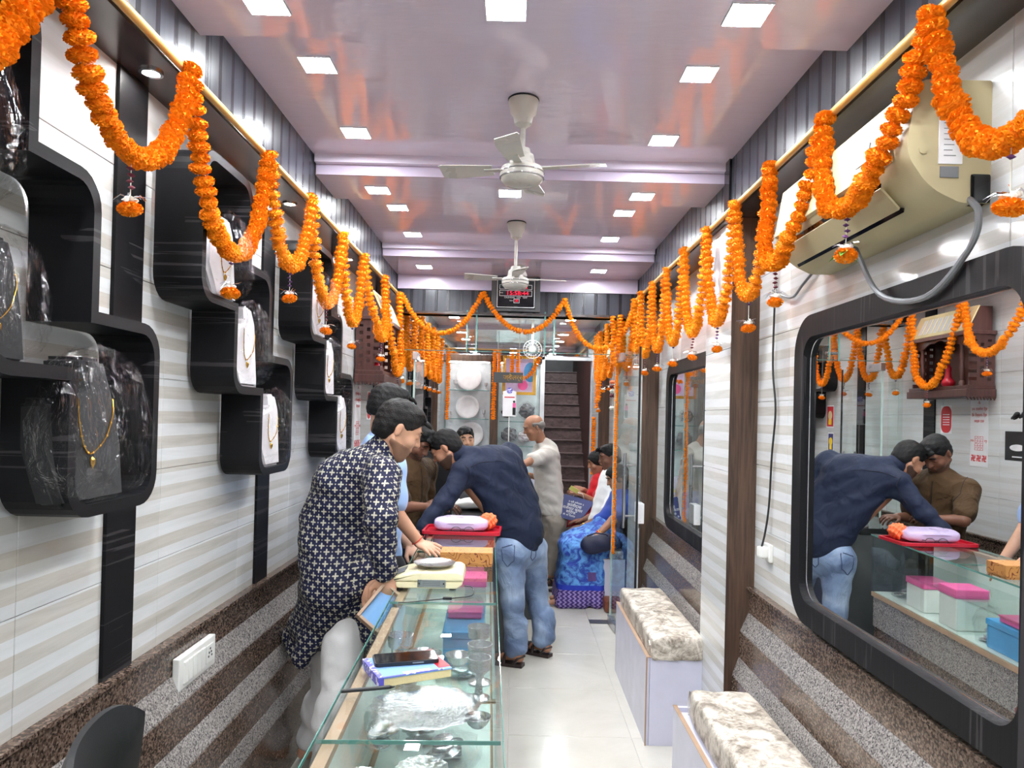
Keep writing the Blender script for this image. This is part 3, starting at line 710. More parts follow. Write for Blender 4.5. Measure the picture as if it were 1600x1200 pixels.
# ledge downlights
for i, (px, py) in enumerate(((212, 113), (435, 318), (540, 405))):
    p = atz(px, py, ZP - 0.006); q = Vector((-0.972, p.y, ZP - 0.005))
    e = empty('downlight', q, label='small round downlight under the left ledge, %s from the camera' % ('nearest', 'second', 'third')[i], cat='light', group='downlights under the left ledge')
    MB().lathe([(0.030, 0.001), (0.030, -0.004), (0.022, -0.005), (0.020, 0.0)], 20).build('bezel', M['chrome'], e, True)
    MB().lathe([(0.0005, -0.0035), (0.0195, -0.0035), (0.0195, -0.001), (0.0005, -0.001)], 20).build('lens', M['spot_glow'], e, True)
# black bands on the left wall, brown/white pilasters
for i, yy in enumerate((0.82, 1.88, 2.94, 4.0, 5.26, 6.30, 7.98)):
    MB().bbox(-W-0.001, yy-0.07, 0.847, -W+0.010, yy+0.07, ZP-0.004, 0.0015).build('trim_%d' % (10+i), M['black_laminate'], kind='structure')
e = empty('ceiling_light', (0.66, 9.22, 3.5), label='unseen square light added high above the staircase to brighten it', cat='light'); MB().bbox(-0.16, -0.16, 0, 0.16, 0.16, 0.02).build('frame', M['white_paint'], e); MB().box(-0.15, -0.15, -0.006, 0.15, 0.15, -0.001).build('diffuser', M['led_panel'], e)  # unseen lamp added over the stairs to brighten the risers
def pilaster(nm, sx, y0, y1, xf=0.92):
    w = MB().box(sx*(xf+0.006), y0+0.006, 0.0, sx*(W+0.02), y1, ZP-0.004).build(nm, M['white_paint'], kind='structure')
    MB().bbox(sx*xf, y0, 0.0, sx*(W+0.01), y0+0.006, ZP-0.004, 0.001).build('panel', M['brown_wood'], w)
    z = 0.0
    while z < ZP-0.02:
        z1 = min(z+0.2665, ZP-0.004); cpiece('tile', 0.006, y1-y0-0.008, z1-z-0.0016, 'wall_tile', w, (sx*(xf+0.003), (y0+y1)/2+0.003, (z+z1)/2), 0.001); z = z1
    return w
pilaster('trim_20', 1, 3.04, 3.44); pilaster('trim_21', 1, 5.14, 5.66); pilaster('trim_22', 1, 7.80, 8.5); pilaster('trim_23', -1, 8.45, 8.85)
# ceiling: alternating high trays and low beams
ceil = MB().box(-W-0.1, -2.2, 2.80, W+0.1, YB+0.1, 2.9).build('ceiling', M['white_paint'], kind='structure')
for y0, y1, z in ((-2.1,-0.4,ZH), (-0.4,-0.07,ZL), (-0.07,1.60,ZH), (1.60,1.97,ZL), (1.97,3.12,ZH), (3.12,3.46,ZL), (3.46,4.70,ZH), (4.70,5.30,ZL), (5.44,6.4,ZL-0.01), (6.4,7.0,ZL-0.05), (7.0,8.2,ZL-0.01), (8.2,YB,ZL-0.05)):
    low = z != ZH
    MB().box(-WP-0.012, y0, z, WP+0.012, y1, 2.80).build('beam' if low else 'tray', M['ceiling_paint'], ceil)
for y0 in (-0.4, 1.60, 3.12, 4.70):
    MB().box(-WP, y0-0.045, ZL+0.045, WP, y0, ZH).build('cornice', M['ceiling_paint'], ceil); MB().box(-WP, y0-0.012, ZL, WP, y0, ZL+0.045).build('moulding', M['lavender_paint'], ceil)
wfr = MB().box(-W-0.1, -2.22, 0, -0.55, -2.1, 2.9).build('wall_front', M['white_paint'], kind='structure')
MB().box(0.65, -2.22, 0, W+0.1, -2.1, 2.9).build('wall_front_right', M['white_paint'], wfr); MB().box(-0.55, -2.22, 2.08, 0.65, -2.1, 2.9).build('header', M['white_paint'], wfr); MB().box(-0.55, -2.18, 0.01, 0.65, -2.165, 2.08).build('glass_leaf', M['clear_glass'], wfr)
# LED panels
C0 = -0.047
led_rows = [(0.15+0.5, 'LR', ZH), (1.25, 'LR', ZH), (1.80, 'LCR', ZL), (2.28, 'LR', ZH), (2.83, 'LR', ZH), (3.30, 'LCR', ZL), (3.85, 'LR', ZH), (4.42, 'LR', ZH), (5.0, 'LR', ZL), (-0.2, 'LCR', ZL), (-1.0, 'LR', ZH),
            (5.9, 'LR', ZL-0.01), (6.7, 'LCR', ZL-0.05), (7.5, 'LR', ZL-0.01), (8.5, 'LR', ZL-0.05)]
names = {'L': 'left', 'C': 'centre', 'R': 'right'}
m_fr = MB().ring([(-.0525,-.0525),(.0525,-.0525),(.0525,.0525),(-.0525,.0525)], [(-.050,-.050),(.050,-.050),(.050,.050),(-.050,.050)], -0.006, 0.0, 'z').mesh('frame', M['white_paint'])
m_df = MB().box(-.050, -.050, -.0045, .050, .050, -.001).mesh('diffuser', M['led_panel'])
where = {1.80: 'on the first low ceiling beam', 2.28: 'in the first tray just past the near beam', 2.83: 'in the first tray beside the near fan', 3.30: 'on the second low ceiling beam', 3.85: 'in the second tray, nearer pair', 4.42: 'in the second tray, farther pair', 5.0: 'just before the black fascia with the clock'}
for yy, cols, z in led_rows:
    for c in cols:
        x = C0 + {'L': -0.615, 'C': 0, 'R': 0.615}[c]
        back = yy > 5.3
        lb = 'square LED panel, %s row, %s' % (names[c], where.get(yy, ('in the back room, %s from the fascia' % {5.9:'first',6.7:'second',7.5:'third',8.5:'last'}.get(yy)) if back else {0.65:'in the tray above the viewer, nearer row', 1.25:'in the tray just before the first beam', -0.2:'on the beam behind the viewer', -1.0:'in the tray behind the viewer'}.get(yy, '')))
        e = empty('ceiling_light', (x, yy, z), label=lb.replace(' -', ' minus '), cat='light', group='square LED ceiling panels')
        link('frame', m_fr, e); link('diffuser', m_df, e)
# fascia above the glass partition
fa = MB().box(-WP, 5.33, 2.30, WP, 5.43, 2.80).build('wall_partition', M['black_laminate_v'], kind='structure')
MB().bbox(-WP, 5.298, 2.483, WP, 5.33, ZL+0.005, 0.002).build('fascia', M['lavender_paint'], fa)
for i in range(6):
    MB().bbox(-WP + i*0.299 + 0.001, 5.312, 2.318, -WP + (i+1)*0.299 - 0.001, 5.33, 2.483, 0.001).build('panel', M['frieze_laminate'], fa)
MB().box(-WP, 5.28, 2.300, WP, 5.44, 2.316).build('soffit', M['ledge_laminate'], fa)
# glass over-panels, fins and patch fittings
gp = empty('window_1', (0, 5.38, 0), kind='structure')
for a, b in ((-0.895, -0.34), (-0.33, 0.24), (0.25, 0.895)):
    MB().box(a, -0.005, 2.035, b, 0.005, 2.31).build('pane', M['clear_glass'], gp)
    MB().box(a, -0.0055, 2.030, b, 0.0055, 2.035).build('pane_edge', M['glass_edge'], gp)
for x in (-0.335, 0.245):
    for dx in (-0.035, 0.035):
        MB().box(x+dx-0.005, -0.09, 2.02, x+dx+0.005, 0.08, 2.33).build('fin', M['clear_glass'], gp); MB().box(x+dx-0.0055, -0.092, 2.018, x+dx+0.0055, -0.088, 2.33).build('fin_edge', M['glass_edge'], gp)
    MB().lathe([(0.001,0),(0.012,0),(0.012,0.09),(0.001,0.09)], 12, Mx((x-0.045, -0.04, 2.08), ry=PI/2)).build('bolt', M['chrome'], gp, True)
def glass_door(nm, hx, hy, ex, ey, side):
    L = math.hypot(ex-hx, ey-hy); an = math.atan2(ey-hy, ex-hx); d = empty(nm, (hx, hy, 0), an, kind='structure')
    MB().box(0.012, -0.006, 0.02, L, 0.006, 2.02).build('pane', M['clear_glass'], d)
    MB().box(L, -0.007, 0.02, L+0.006, 0.007, 2.02).build('edge_seal', M['black_plastic'], d)
    MB().box(-0.004, -0.007, 0.02, 0.004, 0.007, 2.02).build('pane_edge', M['pale_edge'], d)
    MB().bbox(-0.01, -0.018, 1.965, L*0.33, 0.018, 2.025, 0.003).build('patch_fitting', M['steel'], d)
    MB().bbox(-0.01, -0.018, 0.01, L*0.33, 0.018, 0.07, 0.003).build('patch_fitting', M['steel'], d)
    h = empty('handle'); h.parent = d
    for s in (-1, 1):
        m = MB().tube([(L-0.16, s*0.05, 0.82), (L-0.16, s*0.05, 1.32)], 0.011, 10)
        for z in (0.90, 1.24): m.tube([(L-0.16, 0, z), (L-0.16, s*0.05, z)], 0.007, 8)
        m.build('handle_bar', M['steel'], h, True)
glass_door('door_1', 0.755, 5.36, 0.805, 4.60, 1)
glass_door('door_2', -0.775, 5.44, -0.80, 6.16, -1)
MB().box(-0.897, 5.37, 0.0, -0.79, 5.38, 2.03).build('window_2', M['clear_glass'], kind='structure')
MB().box(0.765, 5.37, 0.0, 0.897, 5.38, 2.03).build('window_3', M['clear_glass'], kind='structure')
# ------------------------------------------------------------------ back wall, stairway
SX0, SX1 = 0.365, 0.955
bw = MB().box(-W-0.1, YB, 0, SX0-0.06, YB+0.12, 2.9).build('wall_back', M['white_paint'], kind='structure')
MB().box(SX0-0.06, YB, 2.30, W+0.1, YB+0.12, 2.9).build('wall_above_stairs', M['white_paint'], bw)
MB().box(SX1, YB, 0, W+0.1, YB+0.12, 2.30).build('wall_beside_stairs', M['white_paint'], bw)
MB().bbox(-0.90, YB-0.012, 2.315, 0.90, YB-0.002, 2.56, 0.002).build('mirror_panel', M['mirror'], bw)
MB().bbox(-0.90, YB-0.03, 2.27, 0.93, YB-0.001, 2.31, 0.002).build('lintel', M['chrome'], bw)
dr = MB().bbox(SX0-0.055, YB-0.05, 0, SX0, YB+0.02, 2.30, 0.003).build('door_3', M['white_paint'], kind='structure')
MB().bbox(SX0-0.055, YB-0.05, 2.26, SX1+0.05, YB+0.02, 2.30, 0.003).build('lintel', M['white_paint'], dr); MB().bbox(SX1, YB-0.05, 0, SX1+0.03, YB+0.02, 2.30, 0.003).build('jamb', M['white_paint'], dr)
MB().box(SX0-0.16, YB+0.12, 0, SX0-0.02, 12.2, 5.0).build('wall_stair_left', M['dark_cabinet'], kind='structure')
MB().box(SX1+0.02, YB+0.12, 0, SX1+0.16, 12.2, 5.0).build('wall_stair_right', M['carved_wood'], kind='structure')
MB().box(SX0-0.2, 12.1, 0, SX1+0.2, 12.2, 5.0).build('wall_stair_end', M['dark_cabinet'], kind='structure')
st = empty('staircase', (0, YB+0.05, 0), label='dark brown wooden staircase rising behind the doorway at the back', cat='staircase')
for i in range(13):
    z = i*0.175; yy = i*0.20
    k = MB().box(SX0-0.02, yy, z, SX1+0.02, yy+0.02, z+0.165).build('riser', M['stair_wood'], st)
    MB().bbox(SX0-0.02, yy-0.022, z+0.160, SX1+0.02, yy+0.21, z+0.175, 0.004).build('tread', M['stair_wood'], st)
# ------------------------------------------------------------------ rear display cabinets
def rear_cabinet(x0, x1, z0, z1, shelves, label, frame, back, y1=YB-0.02, depth=0.26):
    y0 = y1 - depth; c = empty('display_cabinet', ((x0+x1)/2, (y0+y1)/2, 0), label=label, cat='cabinet')
    def b(nm, a0, b0, c0, a1, b1, c1, m): 
        o = MB().bbox(a0-(x0+x1)/2, b0-(y0+y1)/2, c0, a1-(x0+x1)/2, b1-(y0+y1)/2, c1, 0.002).build(nm, M[m], c); return o
    b('back_panel', x0, y1-0.015, z0, x1, y1, z1, back)
    b('side_panel', x0, y0, z0, x0+0.025, y1, z1, frame); b('side_panel', x1-0.025, y0, z0, x1, y1, z1, frame)
    b('top_panel', x0-0.02, y0-0.02, z1, x1+0.02, y1, z1+0.08, 'brown_wood'); b('base', x0, y0, 0, x1, y1, z0, 'white_laminate')
    o = MB().box(x0+0.03-(x0+x1)/2, y0+0.02-(y0+y1)/2, z1-0.012, x1-0.03-(x0+x1)/2, y0+0.035-(y0+y1)/2, z1-0.002).build('added_light_strip', M['added_strip_glow'], c)  # glowing strip added under the top to brighten the shelves
    for z in shelves:
        b('glass_shelf', x0+0.026, y0+0.01, z-0.004, x1-0.026, y1-0.016, z+0.004, 'counter_glass'); b('shelf_edge', x0+0.026, y0+0.006, z-0.004, x1-0.026, y0+0.010, z+0.004, 'glass_edge')
    return c
rear_cabinet(-0.86, -0.29, 0.85, 2.20, (1.16, 1.50, 1.85), 'lit glass display cabinet with silver plates at back left', 'clear_glass', 'white_paint')
rear_cabinet(-0.21, 0.30, 0.85, 2.20, (1.18, 1.48,), 'glass display cabinet with bagged silver below the framed picture', 'clear_glass', 'counter_glass')
MB().bbox(-0.30, YB-0.30, 0, -0.205, YB-0.01, 2.25, 0.003).build('trim_30', M['brown_wood'], kind='structure')
def plate_standing(x, y, z, r, label, mat='silver', grp='silver plates in the rear cabinet'):
    e = empty('silver_plate', (x, y, z), label=label, cat='plate', group=grp)
    Mt = Mx((0, 0, r*0.98), rx=PI/2 - 0.15)
    MB().lathe([(0.001, -0.004), (r*0.62, -0.004), (r*0.72, 0.004), (r*0.97, 0.012), (r, 0.016), (r*0.97, 0.018), (r*0.72, 0.010), (r*0.62, 0.002), (0.001, 0.002)], 40, Mt).build('dish', M[mat], e, True)
    m = MB()
    for k in range(24):
        a = 2*PI*k/24; m.lathe([(0.001,0),(0.006,0.002),(0.001,0.005)], 6, Mt @ Mx((math.cos(a)*r*0.84, math.sin(a)*r*0.84, 0.012)))
    m.build('embossing', M[mat], e, True)
plate_standing(-0.575, 8.78, 1.855, 0.155, 'round silver plate on the top shelf of the rear left cabinet', 'velvet_white')
plate_standing(-0.585, 8.78, 1.505, 0.145, 'round silver plate on the middle shelf of the rear left cabinet', 'velvet_white')
plate_standing(-0.53, 8.78, 1.165, 0.150, 'round silver plate on the lowest visible shelf of the rear left cabinet', 'velvet_white')
for i, (x, z, s) in enumerate(((-0.74, 1.855, 1), (-0.36, 1.855, .8), (-0.78, 1.505, .7), (-0.38, 1.505, .9), (-0.72, 1.165, 1))):
    m = MB().lathe([(0.018*s, 0), (0.022*s, 0.004), (0.006*s, 0.02*s), (0.006*s, 0.06*s), (0.022*s, 0.075*s), (0.026*s, 0.12*s), (0.020*s, 0.121*s), (0.016*s, 0.08*s), (0.001, 0.078*s)], 16, Mx((x, 8.74, z)))
    m.build('silver_goblet', M['velvet_white'], smooth=True, label='small silver goblet %s' % ('left of the top plate', 'right of the top plate', 'left of the middle plate', 'right of the middle plate', 'left of the lowest plate')[i] + ' in the rear cabinet', cat='goblet', group='goblets in the rear cabinet')
# ------------------------------------------------------------------ wall niches with jewellery busts
def niche_path(rects, t, R):
    (a0,a1,az0,az1), (b0,b1,bz0,bz1), (c0,c1,cz0,cz1) = [(y0+t, y1-t, z0+t, z1-t) for y0,y1,z0,z1 in rects]
    P = [(a0,az1,1), (a1,az1,1), (a1,bz1,0), (b1,bz1,1), (b1,cz1,0), (c1,cz1,1), (c1,cz0,1), (c0,cz0,1), (c0,bz0,0), (b0,bz0,1), (b0,az0,0), (a0,az0,1)]
    return rounded(P, R, 6)
def niche(y0, label):
    rects = [(0.0, 0.375, 1.86, 2.30), (0.245, 0.580, 1.60, 2.035), (0.490, 0.845, 1.315, 1.75)]
    e = empty('wall_niche', (-W, y0, 0), label=label, cat='niche', group='stepped black wall niches')
    MB().ring(niche_path(rects, 0, 0.075), niche_path(rects, 0.026, 0.055), 0.0125, 0.150, 'x').build('frame', M['black_laminate'], e)
    return e
bust_profile = [(-0.075,0), (0.075,0), (0.092,0.10), (0.080,0.175), (0.030,0.205), (0.026,0.255), (-0.026,0.255), (-0.030,0.205), (-0.080,0.175), (-0.092,0.10)]
def bust(x, y, z, mat, label, s=1.0, film=True, wide=1.0):
    e = empty('jewellery_bust', (x, y, z), label=label, cat='bust', group='necklace busts in the wall niches'); e.scale = (s, s*wide, s)
    bm = bmesh.new(); n = len(bust_profile); vs = [bm.verts.new((0, a, b)) for a, b in bust_profile]; bm.faces.new(vs)
    r = bmesh.ops.extrude_face_region(bm, geom=bm.faces[:]); 
    for v in r['geom']:
        if isinstance(v, bmesh.types.BMVert): v.co.x += 0.035
    for v in bm.verts: v.co.x += -0.03 - 0.16*v.co.z + 0.06*max(0, 1-abs(v.co.y)/0.09)*(1 if v.co.x > 0.02 else 0)
    bmesh.ops.recalc_face_normals(bm, faces=bm.faces); bmesh.ops.bevel(bm, geom=bm.edges[:], offset=0.009, segments=3, affect='EDGES')
    so_ = MB().bm(bm).build('stand', M[mat], e, True)
    nk = []
    for k in range(25):
        t = -1 + 2*k/24; yy = 0.046*t*(1.0 if abs(t) < 0.9 else 1); zz = 0.215 - 0.13*(1-abs(t)**1.6); hit, loc, nr, fi = so_.ray_cast(Vector((0.3, yy*(1 if zz < 0.2 else 0.6), zz)), Vector((-1, 0, 0))); nk.append(tuple(loc + Vector((0.002, 0, 0))) if hit else (0.012 - 0.16*zz, yy*0.6, zz))
    m = MB().tube(nk, 0.0014, 6)
    for k in range(3, 22, 2): m.lathe([(0.0005,-0.003),(0.0028,0),(0.0005,0.003)], 6, Mx(nk[k]))
    nkl = m.build('necklace', M['gold'], e, True)
    MB().lathe([(0.0005,-0.014),(0.0045,-0.005),(0.005,0.003),(0.0005,0.008)], 10, Mx((nk[12][0]+0.004, 0, nk[12][2]-0.012))).build('pendant', M['gold'], nkl, True)
    if film:
        bm = bmesh.new(); bmesh.ops.create_icosphere(bm, subdivisions=4, radius=1)
        for v in bm.verts:
            c = v.co.copy(); q = abs(c.z)**0.5*(1 if c.z > 0 else -1)
            taper = 1.0 - 0.32*max(0, q)
            rr = random.Random(int((c.x*31+c.y*57+c.z*91)*40)).uniform(-0.005, 0.005)
            v.co = Vector((0.010 + (0.068 + rr)*c.x*taper*1.1, (0.104 + rr)*taper*(abs(c.y)**0.8)*(1 if c.y > 0 else -1), 0.138 + 0.138*q + (rr if c.z > -0.5 else 0)))
        for v in bm.verts:
            if v.co.z < 0.003: v.co.z = 0.003
        MB().bm(bm).build('plastic_cover', M['plastic_film'], e)
    return e
for i, (y0, lb) in enumerate(((0.93, 'stepped black niche nearest the camera on the left wall'), (1.995, 'second stepped black niche, left wall above the switch board'), (3.055, 'third stepped black niche behind the man in the patterned kurta'), (6.75, 'farthest stepped black niche, left wall of the back room'))):
    niche(y0, lb)
nf = 0.027
bust(-0.950, 1.16, 1.86+nf, 'velvet_black', 'black bust under clear plastic, upper box of nearest niche', 1.12, wide=1.15)
bust(-0.955, 1.30, 1.60+nf, 'velvet_black', 'black bust in the middle box of the nearest niche', 0.9)
b0 = bust(-0.915, 1.53, 1.315+nf, 'velvet_black', 'large black bust with gold chain under crinkled clear plastic', 1.22, wide=1.3)
bust(-0.915, 2.20, 1.86+nf, 'velvet_white', 'white bust in the top box of the second niche', 1.0)
bust(-0.915, 2.40, 1.60+nf, 'velvet_white', 'white bust with gold necklace, middle box of second niche', 1.05)
bust(-0.915, 2.66, 1.315+nf, 'velvet_white', 'white bust with gold necklace, lowest box of second niche', 1.05)
bust(-0.915, 3.26, 1.86+nf, 'velvet_white', 'white bust in the top box of the third niche', 1.1)
bust(-0.915, 3.46, 1.60+nf, 'velvet_white', 'white bust in the middle box of the third niche', 1.05)
bust(-0.915, 3.74, 1.315+nf, 'velvet_white', 'tall white bust in the lowest box of the third niche', 1.15)
# ------------------------------------------------------------------ switch board on the left dado, socket and plug on the right wall
def switchboard():
    p = at(318, 1030, 2.10); e = empty('switch_board', (-1.008, 2.29, 0.737), label='white modular switch board on the left granite dado', cat='switch'); e.rotation_euler = (0, 0, 0)
    MB().bbox(-0.01, -0.13, -0.050, 0.012, 0.13, 0.050, 0.004).build('plate', M['white_plastic'], e)
    for k in range(5):
        MB().bbox(0.012, -0.105+k*0.030, -0.034, 0.018, -0.079+k*0.030, 0.034, 0.002, None).build('rocker', M['white_plastic'], e)
    so = MB().bbox(0.012, 0.055, -0.030, 0.015, 0.110, 0.030, 0.002).build('socket', M['white_plastic'], e)
    m = MB()
    for a, b in ((0.082,0.016),(0.070,-0.008),(0.094,-0.008),(0.074,0.004),(0.090,0.004)): m.lathe([(0.0005,0.0),(0.004,0.0),(0.004,0.0008),(0.0005,0.0008)], 8, Mx((0.0152, a, b), ry=PI/2))
    m.build('pin_hole', M['black_ink'], so)
switchboard()
def wall_socket():
    p = at(1198, 862, 2.88); e = empty('wall_socket', (W-0.004, 2.86, p.z), label='white wall plug with black cable between pilaster and big mirror', cat='socket')
    MB().bbox(-0.010, -0.035, -0.035, 0.004, 0.035, 0.035, 0.003).build('plate', M['white_plastic'], e)
    MB().bbox(-0.045, -0.020, -0.020, -0.008, 0.022, 0.024, 0.008).build('plug', M['white_plastic'], e)
    return e
wall_socket()
def curve(name, pts, r, mat, label=None, cat=None, parent=None, n=8, sm=6, grp=None):
    # Catmull-Rom through the points
    P = [Vector(p) for p in pts]; P = [P[0]*2-P[1]] + P + [P[-1]*2-P[-2]]; out = []
    for i in range(1, len(P)-2):
        for k in range(sm):
            t = k/sm; a, b, c, d = P[i-1:i+3]
            out.append(0.5*((2*b) + (c-a)*t + (2*a-5*b+4*c-d)*t*t + (3*b-a-3*c+d)*t**3))
    out.append(P[-2])
    return MB().tube(out, r, n).build(name, M[mat], parent, True, label, cat, grp)
curve('power_cable', [(W-0.035, 2.862, at(1198, 862, 2.88).z+0.018), (W-0.022, 2.86, at(1198, 862, 2.88).z+0.08), (W-0.012, 2.85, 1.22), (W-0.012, 2.83, 1.42), (W-0.012, 2.80, 1.60), (W-0.012, 2.84, 1.78), (W-0.012, 2.83, 2.10)], 0.0042, 'black_plastic', 'black cable hanging down the white wall to the plug', 'cable')
# ------------------------------------------------------------------ framed mirrors on the right wall
def framed_mirror(y0, y1, z0, z1, lb, xf=0.994):
    e = empty('wall_mirror', (W, (y0+y1)/2, 0), label=lb, cat='mirror'); c = (y0+y1)/2
    o = rounded([(y0-c,z1),(y1-c,z1),(y1-c,z0),(y0-c,z0)], 0.13, 10); q = 0.075
    i = rounded([(y0-c+q,z1-q),(y1-c-q,z1-q),(y1-c-q,z0+q),(y0-c+q,z0+q)], 0.075, 10)
    MB().ring(o, i, xf-W, -0.001, 'x').build('frame', M['black_laminate_v'], e)
    MB().prism(i, -0.022, -0.014, 'x').build('glass', M['mirror'], e)
    i2 = rounded([(y0-c+q+.008,z1-q-.008),(y1-c-q-.008,z1-q-.008),(y1-c-q-.008,z0+q+.008),(y0-c+q+.008,z0+q+.008)], 0.07, 10)
    MB().ring(i, i2, -0.0235, -0.0215, 'x').build('bevel', M['chrome'], e)
    return e
bm_ = framed_mirror(1.315, 2.535, 0.87, 1.918, 'large black-framed mirror with rounded corners on the right wall')
sm_ = MB(); sx_ = -0.0205
sm_.tube([(sx_, -0.528+0.003*math.sin(k*1.7), 1.78-k*0.060) for k in range(14)], 0.0042, 6, 0.0034); sm_.tube([(sx_, -0.528, 1.78), (sx_, -0.515, 1.805), (sx_, -0.49, 1.81)], 0.0042, 6, 0.003)
for a_, b_ in ((-0.520,1.00),(-0.505,0.985),(-0.526,0.98)): sm_.lathe([(0.0005,-0.001),(0.010,0),(0.0005,0.001)], 10, Mx((sx_-0.003, a_, b_), ry=PI/2))
sm_.build('red_smear', M['smear'], bm_)
framed_mirror(3.60, 4.68, 0.86, 1.915, 'farther tall black-framed mirror beyond the brown pilaster')
# ------------------------------------------------------------------ air conditioner
def ac(name, x0, x1, y0, y1, z0, z1, label, big=True):
    e = empty(name, (x1, y0, z0), label=label, cat='air conditioner'); D = x1-x0; H = z1-z0; L = y1-y0
    prof = rounded([(0,0,0), (0,H,0.2), (-D*0.86,H,0.8), (-D,H*0.40,1), (-D*0.72,H*0.12,1), (-D*0.35,0,0.4)], 0.030, 5)
    MB().prism(prof, 0.0, L, 'y').build('body', M['cream_plastic'], e, True)
    f = MB(); f.prism([(-D*0.885-0.003, H*0.96), (-D-0.006, H*0.42), (-D+0.004, H*0.40), (-D*0.87, H*0.95)], 0.06, L-0.02, 'y'); f.build('front_cover', M['cream_plastic'], e)
    MB().prism([(-D*0.93-0.0085, H*0.72), (-D*0.975-0.007, H*0.55), (-D*0.965, H*0.55), (-D*0.92, H*0.72)], 0.17, 0.23, 'y').build('display_window', M['grey_plastic'], e)
    lv = MB(); lv.prism([(-D*0.965, H*0.245), (-D*0.72, H*0.065), (-D*0.71, H*0.085), (-D*0.95, H*0.262)], 0.12, L-0.05, 'y'); lv.build('louver', M['cream_plastic'], e)
    MB().prism([(-D*0.70, H*0.085), (-D*0.66, H*0.045), (-D*0.655, H*0.08)], 0.12, L-0.05, 'y').build('air_slot', M['black_gloss'], e); MB().prism([(-D*0.99, H*0.295), (-D*0.955, H*0.255), (-D*0.95, H*0.29)], 0.12, L-0.05, 'y').build('air_slot', M['black_gloss'], e)
    return e, D, H, L
e, D, H, L = ac('air_conditioner', 0.850, W, 1.565, 2.36, 2.045, 2.318, 'cream split air conditioner high on the right wall')
MB().bbox(-D*0.24, -0.004, 0.0, -0.001, 0.03, 0.065, 0.006).build('pipe_recess', M['black_gloss'], e)
st_ = MB().bbox(-D*0.62, -0.0022, 0.085, -D*0.34, -0.0002, 0.21, 0.0008).build('paper_label', M['white_paper'], e)
MB().bbox(-D*0.60, -0.0022, 0.215, -D*0.36, -0.0002, 0.27, 0.0008).build('tape', M['tan_edge'], e); MB().bbox(-D*0.60, -0.0022, 0.055, -D*0.38, -0.0002, 0.08, 0.0008).build('barcode_label', M['grey_plastic'], e)
def text(body, size, loc, rot, mat, parent, align='CENTER', name='lettering', ext=0.0003, shear=0.0, sx=1.0):
    cu = bpy.data.curves.new(name, 'FONT'); cu.body = body; cu.size = size; cu.align_x = align; cu.align_y = 'CENTER'; cu.extrude = ext; cu.shear = shear; cu.resolution_u = 3
    cu.materials.append(M[mat]); t_ = bpy.data.objects.new(name, cu); COL.objects.link(t_); me = bpy.data.meshes.new_from_object(t_); bpy.data.objects.remove(t_); me.name = name
    if not me.materials: me.materials.append(M[mat])
    o = bpy.data.objects.new(name, me); COL.objects.link(o); o.parent = parent; o.location = loc; o.rotation_euler = rot; o.scale = (sx, 1, 1); return o
text('VOLTAS', 0.0155, (-D*0.48, -0.003, 0.198), (PI/2, 0, 0), 'black_ink', e, shear=0.3)
for k in range(7): MB().box(-D*0.56, -0.0028, 0.175-k*0.012, -D*(0.42+0.02*(k%3)), -0.0022, 0.1765-k*0.012).build('print_line', M['grey_plastic'], e)
MB().lathe([(0.006,0.0),(0.0085,0.0),(0.0085,0.001),(0.006,0.001)], 16, Mx((-D*0.80, -0.001, 0.115), rx=PI/2)).build('screw_cap', M['cream_plastic'], e)
fls = MB()
for k in range(10): 
    a = k*0.7; fls.lathe([(0.0005,0),(0.010,0.0005),(0.0005,0.001)], 7, Mx((-D*0.90-0.006-0.0, L-0.09+math.sin(a*2)*0.02, H*0.85-k*0.013), ry=-PI/2))
fls.build('sticker', M['pink_plastic'], e)
ac('air_conditioner', 0.86, W, 6.1, 6.85, 2.02, 2.27, 'smaller cream air conditioner on the right wall of the back room')
curve('drain_hose', [(1.00, 1.59, 2.07), (0.985, 1.52, 2.01), (0.985, 1.55, 1.94), (0.98, 1.70, 1.86), (0.97, 1.90, 1.90), (0.955, 2.02, 2.06), (0.90, 2.05, 2.20), (0.86, 2.06, 2.31), (0.89, 2.08, 2.345), (0.92, 2.10, 2.33)], 0.0075, 'grey_plastic', 'grey hose looping down under the air conditioner', 'hose')
curve('copper_pipe', [(W-0.012, 2.40, 2.10), (W-0.014, 2.55, 2.05), (W-0.014, 2.66, 2.02), (W-0.014, 2.85, 2.08)], 0.005, 'grey_plastic', 'thin grey pipe along the wall past the air conditioner', 'pipe')
